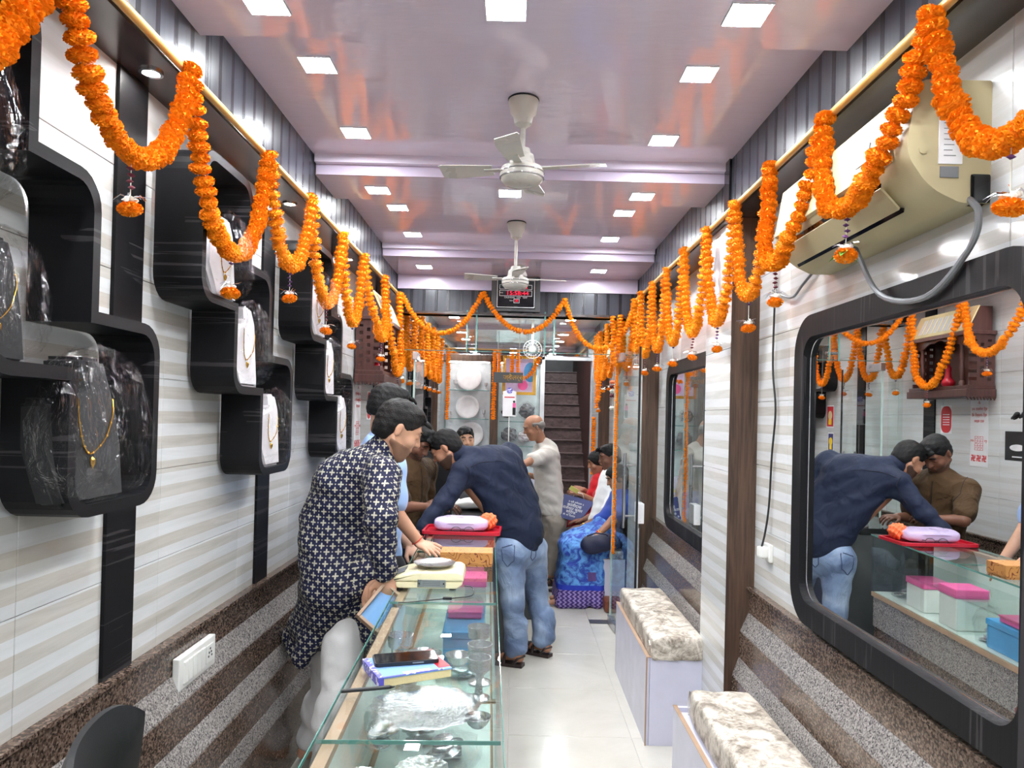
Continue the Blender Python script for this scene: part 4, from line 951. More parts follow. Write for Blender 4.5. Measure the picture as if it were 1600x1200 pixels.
# ------------------------------------------------------------------ ceiling fans
def fan(x, y, z, drop, label, rot, R=0.295):
    e = empty('ceiling_fan', (x, y, z), label=label, cat='fan', group='white ceiling fans')
    MB().lathe([(0.010,0),(0.050,-0.001),(0.054,-0.008),(0.046,-0.050),(0.036,-0.060),(0.030,-0.090),(0.020,-0.095),(0.010,-0.105)], 28).build('canopy', M['fan_paint'], e, True)
    MB().lathe([(0.053,0.0005),(0.0555,-0.002),(0.0555,-0.005),(0.053,-0.006)], 28).build('canopy_ring', M['black_ink'], e, True)
    MB().lathe([(0.009,-0.08),(0.009,-drop+0.05)], 12).build('down_rod', M['fan_paint'], e, True)
    zt = -drop
    mt = MB().lathe([(0.014,zt+0.060),(0.026,zt+0.058),(0.030,zt+0.040),(0.040,zt+0.036),(0.046,zt+0.004),(0.050,zt),(0.060,zt-0.006),(0.072,zt-0.010),(0.078,zt-0.020),(0.078,zt-0.026),(0.074,zt-0.028),(0.078,zt-0.031),(0.077,zt-0.044),(0.073,zt-0.047),(0.074,zt-0.052),(0.062,zt-0.066),(0.030,zt-0.072),(0.001,zt-0.073)], 36).build('motor', M['fan_paint'], e, True)
    for q in (-0.0275, -0.046): MB().lathe([(0.0745,zt+q-0.0015),(0.0792,zt+q-0.001),(0.0792,zt+q+0.001),(0.0745,zt+q+0.0015)], 36).build('trim_ring', M['chrome'], mt, True)
    for k in range(4):
        b = empty('blade'); b.parent = e; b.location = (0, 0, zt-0.012); b.rotation_euler = (0, 0, rot + k*PI/2)
        pl = [(0.105,-0.030),(0.245,-0.040),(R,-0.030),(R,0.044),(0.28,0.048),(0.105,0.030)]
        mb = MB(); T = Matrix.Rotation(math.radians(13), 4, 'X'); mb.prism(pl, -0.0015, 0.0015, 'z'); mb.v = [tuple(T @ Vector(v)) for v in mb.v]
        mb.build('blade_panel', M['fan_paint'], b); MB().box(0.055, -0.014, -0.003, 0.135, 0.014, 0.001).build('blade_arm', M['fan_paint'], b)
    return e
fan(0.005, 2.50, ZH, 0.235, 'near white ceiling fan with four small blades', math.radians(-12))
fan(-0.015, 4.10, ZH, 0.315, 'far white ceiling fan in front of the digital clock', math.radians(5))
# ------------------------------------------------------------------ LED clock board on the fascia
c = at(806, 460, 5.27); ck = empty('digital_clock', (c.x, 5.30, c.z), label='black digital clock board with red digits on the fascia', cat='clock')
MB().bbox(-0.181, -0.035, -0.128, 0.181, 0.0, 0.128, 0.004).build('case', M['brass_dark'] if False else M['dark_cabinet'], ck)
MB().bbox(-0.145, -0.039, -0.108, 0.145, -0.035, 0.112, 0.001).build('face', M['black_gloss'], ck)
def frame_rect(x0, z0, x1, z1, t, mat, par, nm='border', y=-0.0405):
    MB().ring([(x0,z0),(x1,z0),(x1,z1),(x0,z1)], [(x0+t,z0+t),(x1-t,z0+t),(x1-t,z1-t),(x0+t,z1-t)], y, y+0.0016, 'y').build(nm, M[mat], par)
def _em(n):
    p = n.n('Emission'); p.inputs[0].default_value = srgb(255,44,72); p.inputs[1].default_value = 2.2; n.t.links.new(p.outputs[0], n.out.inputs[0]); return n.mat
mk('led_red', _em)
frame_rect(-0.140, -0.100, 0.140, 0.106, 0.004, 'white_ink', ck); frame_rect(-0.122, 0.035, 0.120, 0.070, 0.003, 'white_ink', ck); frame_rect(-0.122, -0.015, 0.120, 0.028, 0.003, 'white_ink', ck); frame_rect(-0.015, -0.066, 0.028, -0.034, 0.003, 'white_ink', ck)
R90 = (PI/2, 0, 0)
text('20   12   2022', 0.030, (0.0, -0.041, 0.052), R90, 'led_red', ck, sx=1.02); text('15:58:44', 0.040, (0.012, -0.041, 0.006), R90, 'led_red', ck, sx=1.22); text('30', 0.026, (0.006, -0.041, -0.050), R90, 'led_red', ck)
text('TIME', 0.012, (-0.108, -0.041, 0.008), R90, 'white_ink', ck); text('DIGITAL        Clock', 0.017, (0.0, -0.041, 0.085), R90, 'white_ink', ck); text('CALENDAR   TIME   TEMP', 0.015, (0.0, -0.041, -0.026), R90, 'white_ink', ck); text('TEMP', 0.011, (-0.034, -0.041, -0.050), R90, 'white_ink', ck); text('. . .', 0.02, (0.0, -0.041, -0.086), R90, 'white_ink', ck)
# dome camera under the last beam, wall fans behind the fascia
c = at(814, 412, 4.9); e = empty('dome_camera', (c.x, 4.9, ZL), label='white dome security camera on the ceiling beside the far fan', cat='camera')
MB().lathe([(0.034,0),(0.036,-0.006),(0.030,-0.030),(0.044,-0.062),(0.044,-0.074),(0.034,-0.080)], 24).build('housing', M['white_plastic'], e, True); MB().lathe([(0.034,-0.078),(0.026,-0.098),(0.001,-0.106)], 20).build('dome', M['black_gloss'], e, True)
def wall_fan(px, py, d, label, r=0.10):
    c = at(px, py, d); e = empty('wall_fan', c, label=label, cat='fan')
    m = MB()
    for q in (0.35, 0.7, 1.0): m.tube([(math.cos(a)*r*q, -0.045 + 0.03*q, math.sin(a)*r*q) for a in [2*PI*k/28 for k in range(28)]], 0.0028, 5, closed=True)
    for k in range(18): a = 2*PI*k/18; m.tube([(0,-0.05,0),(math.cos(a)*r*0.6,-0.036,math.sin(a)*r*0.6),(math.cos(a)*r,-0.012,math.sin(a)*r)], 0.0015, 4)
    m.build('cage', M['white_plastic'], e, True)
    for k in range(3):
        bm = MB().lathe([(0.0005,-0.002),(r*0.40,0),(0.0005,0.002)], 14, Matrix.Rotation(k*2*PI/3, 4, 'Y') @ Mx((r*0.42,0,0), rx=PI/2+0.4) @ Matrix.Diagonal((1,0.65,1,1))); bm.build('blade', M['grey_plastic'], e, True)
    MB().lathe([(0.001,-0.02),(0.030,-0.015),(0.036,0.05),(0.02,0.075),(0.001,0.08)], 20, Mx(rx=-PI/2)).build('motor', M['white_plastic'], e, True)
    MB().box(-0.012, 0.06, -0.012, 0.012, 0.10, 0.30).build('bracket', M['white_plastic'], e)
wall_fan(832, 546, 7.0, 'white round fan hanging in the back room above the old man', 0.09)
# ------------------------------------------------------------------ wooden temple on the left wall, stickers below it
def mandir():
    y0, y1, z0, z1, D = 4.54, 5.19, 1.745, 2.20, 0.175; L = y1-y0
    e = empty('wooden_temple', (-W, y0, z0), label='dark carved wooden wall temple hung with marigolds', cat='temple')
    m = MB().bbox(0.012, -0.02, 0.0, D+0.03, L+0.02, 0.05, 0.004); m.bbox(0.012, -0.01, 0.05, D+0.02, L+0.01, 0.075, 0.004); m.build('base', M['carved_wood'], e)
    sc = MB()
    for k in range(9): sc.prism(rounded([(0.012+k*0.021, 0.0), (0.031+k*0.021, 0.0), (0.022+k*0.021, -0.022)], 0.001, 1), -0.02, -0.010, 'y')
    sc.build('scallop_trim', M['carved_wood'], e)
    for k, yy in enumerate((0.0, L-0.012)):
        # side panel with punched slots: built as bars around real holes
        p = MB(); xs = [0.012, 0.035, 0.058, 0.082, 0.105, 0.128, D]; 
        for i in range(6):
            if i % 2 == 0: p.box(xs[i], yy, 0.075, xs[i+1], yy+0.012, 0.40)
            else:
                z = 0.075; t = 0.05 if (i//2) % 2 else 0.03
                while z < 0.40:
                    zz = min(z+t, 0.40); p.box(xs[i], yy, z, xs[i+1], yy+0.012, zz); z = zz + (0.022 if zz < 0.34 else 0.1); t = 0.028
                    if z >= 0.38: p.box(xs[i], yy, 0.37, xs[i+1], yy+0.012, 0.40); break
        p.build('side_panel', M['carved_wood'], e)
    for yy in (0.10, L-0.10):
        MB().lathe([(0.001,0.075),(0.018,0.075),(0.018,0.10),(0.010,0.11),(0.014,0.15),(0.018,0.19),(0.011,0.23),(0.016,0.27),(0.010,0.32),(0.017,0.35),(0.017,0.38),(0.001,0.38)], 16, Mx((D-0.015, yy, 0))).build('column', M['carved_wood'], e, True)
    ar = [(0.0, 0.40), (0.0, 0.31)] + [(0.02+ (L-0.04)*t, 0.31 + 0.07*math.sin(PI*t) + 0.012*abs(math.sin(5*PI*t))) for t in [k/20 for k in range(21)]] + [(L, 0.31), (L, 0.40)]
    MB().prism([(b, c) for b, c in ar], D-0.012, D, 'x').build('arch', M['carved_wood'], e)
    MB().bbox(0.012, -0.02, 0.40, D+0.025, L+0.02, 0.425, 0.003).build('cornice', M['carved_wood'], e)
    rf = MB().prism([(0.03, 0.425), (D+0.012, 0.425), (D-0.064, 0.585), (0.03, 0.585)], 0.004, L-0.004, 'y').build('roof', M['carved_wood'], e); MB().prism([(D+0.013, 0.425), (D+0.020, 0.430), (D-0.056, 0.590), (D-0.063, 0.586)], 0.0, L, 'y').build('roof_slope', M['page_cream'], rf)
    for k in range(9): MB().prism([(D+0.012, 0.452), (D-0.040, 0.560), (D-0.046, 0.556), (D+0.005, 0.450)], 0.05+k*0.06, 0.09+k*0.06, 'y').build('roof_carving', M['white_plastic'], rf)
    MB().bbox(0.013, 0.012, 0.075, 0.018, L-0.012, 0.40, 0.001).build('back_panel', M['carved_wood'], e)
    return e
mandir()
idol = empty('deity_idol', (-W+0.09, 4.90, 1.82), label='small red and gold idol seated inside the wooden temple', cat='idol')
fd = Field((-0.06,-0.06,-0.01), (0.06,0.06,0.18), 0.004); fd.ell((0,0,0.03), (Vector((1,0,0)),Vector((0,1,0)),Vector((0,0,1))), (0.04,0.05,0.03)); fd.cap((0,0,0.03),(0,0,0.09),0.028,0.02,0.02); fd.ell((0,0,0.12), (Vector((1,0,0)),Vector((0,1,0)),Vector((0,0,1))), (0.018,0.018,0.022)); fd.cap((0,0,0.135),(0,0,0.16),0.016,0.004)
link('figure', fd.mesh('figure', M['red_plastic']), idol)
WX = -W + 0.0015
def poster(y, z, w, h, label, draw, mat='white_paper', cat='poster', name='poster', x=None):
    e = empty(name, (WX if x is None else x, y, z), label=label, cat=cat); MB().box(-0.001, -w/2, -h/2, 0.0, w/2, h/2).build('sheet', M[mat], e); draw(e, w, h); return e
RL = (PI/2, 0, PI/2)
def swastik(e, y, z, s, mat='red_ink', x=0.0006):
    m = MB(); t = s*0.09
    for a, b, c, d in ((-s/2,-t,s/2,t), (-t,-s/2,t,s/2), (t,s/2-2*t,s/2,s/2), (-s/2,-s/2,-t,-s/2+2*t), (s/2-2*t,-s/2,s/2,-t), (-s/2,t,-s/2+2*t,s/2)): m.box(0, y+a, z+b, x, y+c, z+d)
    for a, b in ((s/4,s/4-.0),( -s/4,s/4),(s/4,-s/4),(-s/4,-s/4)): m.lathe([(0.0005,0),(t*0.9,0),(t*0.9,x),(0.0005,x)], 8, Mx((0,y+a*0.85,z+b*0.85), ry=PI/2))
    m.build('auspicious_symbol', M[mat], e)
def d_yantra(e, w, h):
    for k, t in enumerate(('ॐ', 'श्री गणेशाय नमः', 'श्री लक्ष्मी जी', 'सदा सहाय')): text(t, 0.026, (0.0008, 0, h/2-0.02-k*0.040), RL, 'red_ink', e)
    z = -0.01
    for k in range(4):
        MB().box(0, -0.042, z-0.012-k*0.030, 0.0008, 0.042, z-0.0095-k*0.030).build('grid_line', M['red_ink'], e); MB().box(0, -0.042+k*0.0275, z-0.102, 0.0008, -0.0395+k*0.0275, z-0.010).build('grid_line', M['red_ink'], e)
    for r, row in enumerate((('८','१','६'), ('३','५','७'), ('४','९','२'))):
        for c_, t in enumerate(row): text(t, 0.022, (0.0008, -0.027+c_*0.0275, z-0.025-r*0.030), RL, 'red_ink', e)
    for s_ in (-1, 1): text('शुभ' if s_ < 0 else 'लाभ', 0.022, (0.0008, s_*0.068, z-0.04), RL, 'red_ink', e)
    for k in (-1, 0, 1): swastik(e, k*0.055, -h/2+0.055, 0.042)
poster(4.70, 1.51, 0.18, 0.44, 'white sheet with red prayers, number grid and auspicious symbols below the temple', d_yantra)
def d_red(e, w, h):
    MB().prism(rounded([(-w/2+.005,-h/2+.005),(w/2-.005,-h/2+.005),(w/2-.005,h/2-.005),(-w/2+.005,h/2-.005)], 0.05, 6), 0.0, 0.0008, 'x').build('print', M['red_ink'], e)
    for k in range(5): MB().box(0.0008, -w*0.3, -0.04+k*0.018, 0.0014, w*0.3, -0.034+k*0.018).build('print_line', M['white_ink'], e)
poster(5.06, 1.60, 0.13, 0.20, 'small red printed sticker right of the prayer sheet', d_red)
def d_black(e, w, h):
    m = MB(); m.lathe([(0.0005,0),(0.045,0.0002),(0.045,0.0008),(0.0005,0.001)], 24, Mx((0,0,-0.01), ry=PI/2) @ Matrix.Diagonal((0.45,1.5,1,1))); m.build('print', M['white_ink'], e)
    MB().box(0, -0.045, -h/2+0.02, 0.0008, 0.045, -h/2+0.027).build('print_line', M['white_ink'], e)
poster(4.34, 1.44, 0.22, 0.18, 'black rectangular poster with a white emblem on the left wall', d_black, 'black_gloss')
def d_pic(c1, c2):
    def f(e, w, h):
        MB().box(0, -w*0.42, -h*0.44, 0.0006, w*0.42, h*0.44).build('print', M[c1], e); MB().lathe([(0.0005,0),(h*0.2,0),(h*0.2,0.0006),(0.0005,0.0006)], 20, Mx((0.0006,0,h*0.05), ry=PI/2)).build('figure_print', M[c2], e); MB().box(0.0006, -w*0.2, -h*0.36, 0.0012, w*0.2, -h*0.12).build('base_print', M['yellow_flower'], e)
    return f
poster(6.92, 1.62, 0.16, 0.22, 'red devotional picture on the left wall of the back room, highest of three', d_pic('red_ink', 'page_cream'))
poster(6.90, 1.37, 0.12, 0.19, 'blue devotional picture on the left wall, middle of three', d_pic('navy_paper', 'yellow_flower'))
poster(6.92, 1.13, 0.17, 0.19, 'red and blue devotional picture on the left wall, lowest of three', d_pic('blue_plastic', 'red_ink'))
# ------------------------------------------------------------------ benches and cushions
def bench(y0, y1, label, x0=0.656, x1=0.930, h=0.417):
    e = empty('bench', (0, 0, 0), label=label, cat='bench'); e.location = ((x0+x1)/2, (y0+y1)/2, 0); cx, cy = (x0+x1)/2, (y0+y1)/2
    def b(nm, a0,b0,c0,a1,b1,c1,m,r=0.0015): return MB().bbox(a0-cx,b0-cy,c0,a1-cx,b1-cy,c1,r).build(nm, M[m], e)
    b('front_panel', x0, y0+0.004, 0.0, x0+0.016, y1-0.004, h, 'white_laminate'); b('side_panel', x0+0.017, y0, 0.0, x1, y0+0.016, h, 'white_laminate'); b('side_panel', x0+0.017, y1-0.016, 0.0, x1, y1, h, 'white_laminate')
    b('seat_board', x0+0.017, y0+0.017, h-0.035, x1, y1-0.017, h-0.018, 'white_laminate')
    b('edge_band', x0-0.001, y0-0.001, h, x0+0.0165, y1+0.001, h+0.0035, 'tan_edge', 0.001); b('edge_band', x0+0.017, y0-0.001, h, x1, y0+0.0165, h+0.0035, 'tan_edge', 0.001); b('edge_band', x0-0.0025, y0-0.0025, 0.0, x0+0.004, y0+0.004, h, 'tan_edge', 0.001)
    return e
def cushion(x0, x1, y0, y1, z0, z1, label):
    bm = bmesh.new(); bmesh.ops.create_cube(bm, size=1)
    bmesh.ops.subdivide_edges(bm, edges=bm.edges[:], cuts=14, use_grid_fill=True)
    sx, sy, sz = (x1-x0)/2, (y1-y0)/2, (z1-z0)/2; r = 0.022
    for v in bm.verts:
        p = Vector((v.co.x*2*sx, v.co.y*2*sy, v.co.z*2*sz)); q = Vector([max(-s_+r, min(s_-r, a)) for a, s_ in zip(p, (sx, sy, sz))]); d = p - q
        if d.length > 1e-6: p = q + d.normalized()*r
        w = math.sin(p.x*40 + 3*math.sin(p.y*9))*math.sin(p.y*23 + p.x*11)*0.0022
        if p.z > 0: p.z += w + 0.006*(1-(p.x/sx)**2)*(1-(p.y/sy)**4)
        if abs(p.y) > sy-0.03: p.y += 0.004*math.sin(p.x*60)
        v.co = p
    e = empty('bench_cushion', ((x0+x1)/2, (y0+y1)/2, (z0+z1)/2), label=label, cat='cushion')
    MB().bm(bm).build('cover', M['marble_rexine'], e, True)
    m = MB()
    for s_ in (-1, 1): m.tube([(-sx+0.004, s_*(sy-0.005), -sz+0.02), (-sx+0.001, s_*(sy-0.002), 0), (-sx+0.006, s_*(sy-0.006), sz-0.008)], 0.0022, 5)
    m.build('piping', M['marble_rexine'], e, True)
    mt = MB(); mt.prism([(0.0,0.012),(0.03,0.0),(0.075,0.012),(0.028,0.026)], -sx-0.003, -sx+0.001, 'x'); mt.v = [(a, b+0.0-sy+0.02, c+0.005) for a, b, c in mt.v]; mt.build('cover_flap', M['marble_rexine'], e)
    e.rotation_euler = (0, 0, 0); return e
bench(3.39, 4.40, 'white laminate bench box beyond the brown pilaster'); bench(1.15, 2.83, 'white laminate bench box nearest the camera, under the big mirror'); bench(5.80, 7.62, 'white bench box in the back room under the seated people', 0.735, 0.930, 0.40)
c1 = cushion(0.674, 0.928, 3.375, 4.375, 0.402, 0.520, 'grey marbled cushion on the farther white bench'); c1.rotation_euler.y = -0.02
cushion(0.690, 0.930, 1.20, 2.735, 0.402, 0.522, 'grey marbled cushion on the bench nearest the camera'); cushion(0.745, 0.930, 5.86, 7.58, 0.385, 0.46, 'marbled cushion under the seated people')
# ------------------------------------------------------------------ glass showcase counters
R1, R0, L1 = atz(775, 943, 0.90), atz(784, 1200, 0.90), atz(608, 943, 0.90)
CA = math.atan2((R1-R0).y, (R1-R0).x) - PI/2; CW = (R1-L1).length; CO = Vector((R1.x, R1.y, 0))
CM = Matrix.Translation(CO) @ Matrix.Rotation(CA, 4, 'Z')
def C(x, y, z=0.0): return CM @ Vector((x, y, z))
def cloc(px, py, z=0.90):
    """counter-local x, y of the point seen at a pixel on height z"""
    return CM.inverted() @ atz(px, py, z)
def counter(y0, y1, label, parts_y, zb=0.56, z1=0.90, w=None):
    w = w or CW; e = empty('glass_counter', tuple(CO), CA, label=label, cat='counter', group='glass showcase counters'); g = 0.008
    for k, (a, b, mt, dx) in enumerate(((0.0, 0.16, 'granite_brown', 0.0), (0.16, 0.24, 'granite_grey', 0.012), (0.24, 0.36, 'granite_brown', 0.012), (0.36, 0.46, 'granite_grey', 0.02), (0.46, 0.535, 'granite_grey', 0.02))):
        MB().bbox(-w+0.02, y0+0.01, a, -0.03+dx, y1-0.01, b, 0.002).build('plinth_band', M[mt], e)
    MB().bbox(-w+0.002, y0+0.002, 0.535, -0.001, y1-0.002, zb, 0.002).build('deck_frame', M['tan_edge'], e); MB().box(-w+0.03, y0+0.02, zb, -0.012, y1-0.02, zb+0.003).build('deck_lining', M['pale_green'], e)
    MB().box(-0.008, y0+0.001, zb, 0.0, y1-0.001, z1-g).build('side_glass', M['counter_glass'], e); MB().box(-w, y0+0.001, zb, -w+0.008, y1-0.001, z1-g).build('side_glass', M['counter_glass'], e)
    for yy in [y0, y1-0.006] + list(parts_y): MB().box(-w+0.009, yy, zb, -0.009, yy+0.006, z1-g).build('end_glass', M['counter_glass'], e)
    ys = [y0] + list(parts_y) + [y1]
    for a, b in zip(ys[:-1], ys[1:]):
        t = MB().box(-w-0.004, a+0.001, z1-g, 0.004, b-0.001, z1).build('top_glass', M['counter_glass'], e)
        ed = MB(); ed.box(0.0041, a+0.001, z1-g, 0.0062, b-0.001, z1); ed.box(-w-0.0062, a+0.001, z1-g, -w-0.0041, b-0.001, z1); ed.box(-w, a-0.0008, z1-g, 0, a+0.0008, z1); ed.build('polished_edge', M['glass_edge'], t)
    MB().box(-w+0.0095, y0+0.02, zb+0.004, -w+0.013, y1-0.02, z1-0.035).build('brightening_panel', M['pale_green'], e)  # pale panel added behind the staff-side glass to brighten the case
    MB().box(-w+0.036, y0+0.02, z1-0.17, -0.010, y1-0.02, z1-0.164).build('inner_shelf', M['counter_glass'], e); MB().box(-w+0.010, y0+0.02, z1-0.030, -w+0.036, y1-0.02, z1-0.012).build('wooden_rail', M['tan_edge'], e)
    return e
pt = cloc(640, 1157).y
counter(-1.75, -0.004, 'glass showcase counter nearest the camera, full of bagged silverware', (pt,)); counter(0.004, 1.78, 'second glass showcase counter under the weighing scale and red tray', (0.92,))
# silverware inside the first counter
def on_plate(x, y, z, r, mat='silver', label='', flute=14):
    e = empty('silver_plate', tuple(C(x, y, z)), random.random()*6, label=label, cat='plate')
    n = 56; vs = []; fs = []; pr = [(0.001,0.002),(0.55,0.002),(0.66,0.006),(0.80,0.014),(0.97,0.018),(1.0,0.020),(0.97,0.021),(0.80,0.017),(0.001,0.005)]
    for a, zz in pr:
        for k in range(n): q = r*a*(1 + (0.035*math.cos(k*2*PI/n*flute) if a > 0.7 else 0)); vs.append((q*math.cos(2*PI*k/n), q*math.sin(2*PI*k/n), zz))
    for i in range(len(pr)-1):
        for k in range(n): fs.append((i*n+k, i*n+(k+1)%n, (i+1)*n+(k+1)%n, (i+1)*n+k))
    MB().add(vs, fs).build('dish', M[mat], e, True); m = MB()
    for k in range(16): a = 2*PI*k/16; m.lathe([(0.0005,0.004),(0.006,0.007),(0.0005,0.010)], 6, Mx((math.cos(a)*r*0.42, math.sin(a)*r*0.42, 0)))
    m.build('embossing', M[mat], e, True); return e
def bowl(x, y, z, r, label, h=None, mat='silver'):
    h = h or r*0.8; e = empty('silver_bowl', tuple(C(x, y, z)), label=label, cat='bowl')
    MB().lathe([(0.001,0),(r*0.5,0),(r*0.5,h*0.08),(r*0.75,h*0.3),(r*0.97,h*0.8),(r*1.04,h),(r*1.0,h),(r*0.92,h*0.8),(r*0.7,h*0.32),(0.001,h*0.14)], 32).build('shell', M[mat], e, True); return e
def goblet(x, y, z, s, label):
    e = empty('silver_goblet', tuple(C(x, y, z)), label=label, cat='goblet')
    MB().lathe([(0.001,0),(0.034*s,0),(0.036*s,0.006),(0.014*s,0.016),(0.009*s,0.05),(0.014*s,0.068),(0.034*s,0.085),(0.038*s,0.12),(0.035*s,0.12),(0.03*s,0.09),(0.001,0.078)], 26).build('shell', M['silver'], e, True); return e
def bagged(x, y, z, sx, sy, sz, label, inner='silver'):
    e = empty('plastic_bag', tuple(C(x, y, z)), random.random()*3, label=label, cat='bag'); bm = bmesh.new(); bmesh.ops.create_icosphere(bm, subdivisions=3, radius=1)
    for v in bm.verts:
        r = random.uniform(0.82, 1.12); v.co = Vector((v.co.x*sx*r, v.co.y*sy*r, max(-0.5, v.co.z*r)*sz + sz*0.52))
    MB().bm(bm).build('film', M['plastic_film'], e)
    m = MB()
    for k in range(6): a = random.random()*6; q = random.random()*0.5; m.lathe([(0.022,0),(0.026,0.002),(0.026,0.006),(0.022,0.008)], 18, Mx((math.cos(a)*sx*q, math.sin(a)*sy*q, 0.004+0.008*k), rx=random.uniform(-.2,.2), ry=random.uniform(-.2,.2)))
    m.build('bangles', M[inner], e, True); return e
zs = 0.737; zd = 0.564
on_plate(-0.195, -0.52, zs, 0.150, 'silver', 'large fluted silver plate on the counter shelf behind the notebook'); on_plate(-0.17, -0.86, zs, 0.060, 'silver', 'small silver plate below the notebook, left of two'); on_plate(-0.30, -0.90, zs, 0.045, 'silver', 'smallest silver plate beside the wooden rail')
on_plate(-0.10, -0.93, zs, 0.058, 'silver', 'small silver plate near the customer side of the first counter')
bowl(-0.23, -0.16, zs, 0.055, 'silver bowl at the far end of the first counter, left'); bowl(-0.12, -0.14, zs, 0.042, 'silver bowl at the far end of the first counter, right'); bowl(-0.05, -0.60, zs, 0.034, 'tiny silver bowl near the customer-side glass')
bowl(-0.20, -1.02, zs, 0.055, 'silver bowl beside the nearest glass divider'); bowl(-0.11, -1.08, zs, 0.05, 'silver bowl just nearer than the glass divider')
goblet(-0.055, -0.12, zs, 1.0, 'silver goblet farthest along the customer-side glass'); goblet(-0.05, -0.30, zs, 1.0, 'silver goblet second along the customer-side glass'); goblet(-0.05, -0.42, zs, 0.9, 'silver goblet third along the customer-side glass'); goblet(-0.30, -0.22, zs, 1.1, 'silver goblet by the staff-side rail')
for i, (x, y, a, b) in enumerate(((-0.27,-0.36,0.05,0.06), (-0.13,-0.78,0.05,0.04), (-0.29,-0.70,0.05,0.05), (-0.22,-0.98,0.05,0.04), (-0.29,-1.14,0.05,0.06), (-0.15,-1.18,0.06,0.06), (-0.06,-1.02,0.04,0.05), (-0.08,-1.26,0.05,0.05))):
    bagged(x, y, zs, a, b, 0.045, 'clear plastic bag of silver bangles, %s in the first counter' % ('beside the far bowls','right of the small plates','by the rail near the notebook','just past the glass divider','at the near left corner','in the near middle','against the near customer glass','at the near right corner')[i])
for i, (x, y) in enumerate(((-0.24,-0.30),(-0.12,-0.42),(-0.25,-0.66),(-0.11,-0.80),(-0.22,-1.10),(-0.10,-1.30),(-0.28,-1.4))):
    bagged(x, y, zd, 0.08, 0.09, 0.05, 'plastic bag of silver on the deck of the first counter, %s from the far end' % ('first','second','third','fourth','fifth','sixth','seventh')[i])
# second counter contents (seen in the mirror)
def crate(x, y, z, sx, sy, sz, body, lid, label, name='storage_box'):
    e = empty(name, tuple(C(x, y, z)), CA, label=label, cat='box'); MB().bbox(-sx/2, -sy/2, 0, sx/2, sy/2, sz*0.78, 0.006).build('tub', M[body], e); MB().bbox(-sx/2-0.004, -sy/2-0.004, sz*0.78, sx/2+0.004, sy/2+0.004, sz, 0.006).build('lid', M[lid], e); return e
crate(-0.12, 0.55, zd, 0.16, 0.40, 0.13, 'blue_plastic', 'blue_plastic', 'blue plastic box inside the second counter'); crate(-0.12, 0.60, zd+0.133, 0.14, 0.16, 0.03, 'pink_plastic', 'pink_plastic', 'flat pink box on top of the blue box')
crate(-0.11, 1.05, zd, 0.15, 0.15, 0.20, 'white_plastic', 'pink_plastic', 'clear box with a pink lid inside the second counter'); crate(-0.12, 1.38, zd, 0.14, 0.18, 0.16, 'white_plastic', 'pink_plastic', 'lower box with a pink lid at the far end of the second counter')
bagged(-0.10, 0.82, zd, 0.07, 0.09, 0.11, 'large plastic bag between the boxes in the second counter'); bagged(-0.13, 0.22, zd, 0.09, 0.12, 0.05, 'plastic bag at the near end of the second counter'); bagged(-0.12, 1.62, zd, 0.07, 0.08, 0.06, 'plastic bag at the far end of the second counter')
# third counter facing the viewer, at the old man
e = empty('glass_counter', (-0.14, 6.05, 0), label='farther counter with a lit glass front beside the old man', cat='counter', group='glass showcase counters')
MB().bbox(-0.33, -0.62, 0, 0.315, 0.60, 0.46, 0.004).build('base', M['dark_cabinet'], e); MB().bbox(-0.34, -0.64, 0.86, 0.325, 0.62, 0.90, 0.003).build('top', M['black_gloss'], e)
MB().box(-0.33, -0.63, 0.46, 0.315, -0.622, 0.86).build('front_glass', M['counter_glass'], e); MB().box(-0.33, -0.60, 0.46, 0.315, -0.30, 0.50).build('deck', M['velvet_white'], e); MB().box(-0.33, -0.30, 0.46, 0.315, -0.29, 0.86).build('back_panel', M['white_paint'], e)
for z in (0.60, 0.73): MB().box(-0.33, -0.60, z, 0.315, -0.31, z+0.006).build('shelf', M['velvet_white'], e)
MB().bbox(0.235, -0.64, 0.30, 0.315, -0.625, 0.86, 0.002).build('corner_post', M['white_paint'], e)
# ------------------------------------------------------------------ things on the counters
def local(px, py, z=0.90): p = atz(px, py, z); return p
# notebook stack + phone + pen
a, b, c_, d = local(563, 1032, .925), local(680, 1016, .925), local(703, 1045, .925), local(590, 1062, .925)
cen = (a+b+c_+d)/4; ang = math.atan2((c_-d).y, (c_-d).x); nw, nh = (c_-d).length*1.0, (a-d).length*1.0
e = empty('account_book', (cen.x, cen.y+0.012, 0.90), ang, label='thick account book with blue cover and cream pages under the phone', cat='book')
MB().bbox(-nw/2, -nh/2, 0.0005, nw/2, nh/2, 0.020, 0.002).build('pages', M['page_cream'], e); MB().bbox(-nw/2-0.002, -nh/2-0.002, 0.020, nw/2+0.001, nh/2+0.002, 0.0235, 0.001).build('cover', M['blue_paper'], e)
MB().bbox(-nw/2-0.004, -nh/2-0.002, 0.002, -nw/2+0.010, nh/2+0.002, 0.0245, 0.001).build('spine', M['purple_print'], e); MB().bbox(nw/2-0.030, -nh/2+0.01, 0.0236, nw/2+0.001, nh/2+0.001, 0.0245, 0.0004).build('red_corner', M['red_plastic'], e)
MB().bbox(-nw/2-0.002, -nh/2-0.003, 0.0232, nw/2-0.02, -nh/2+0.003, 0.0246, 0.0004).build('print_strip', M['purple_print'], e); MB().bbox(-0.03, -nh/2+0.004, 0.0236, 0.04, -nh/2+0.016, 0.0246, 0.0004).build('name_label', M['white_paper'], e)
a, b = local(585, 1032, .932), local(680, 1027, .932); cen = (a+b)/2
e = empty('smartphone', (cen.x, cen.y+0.012, 0.9250), math.atan2((b-a).y, (b-a).x)+0.06, label='black smartphone lying on the blue account book', cat='phone')
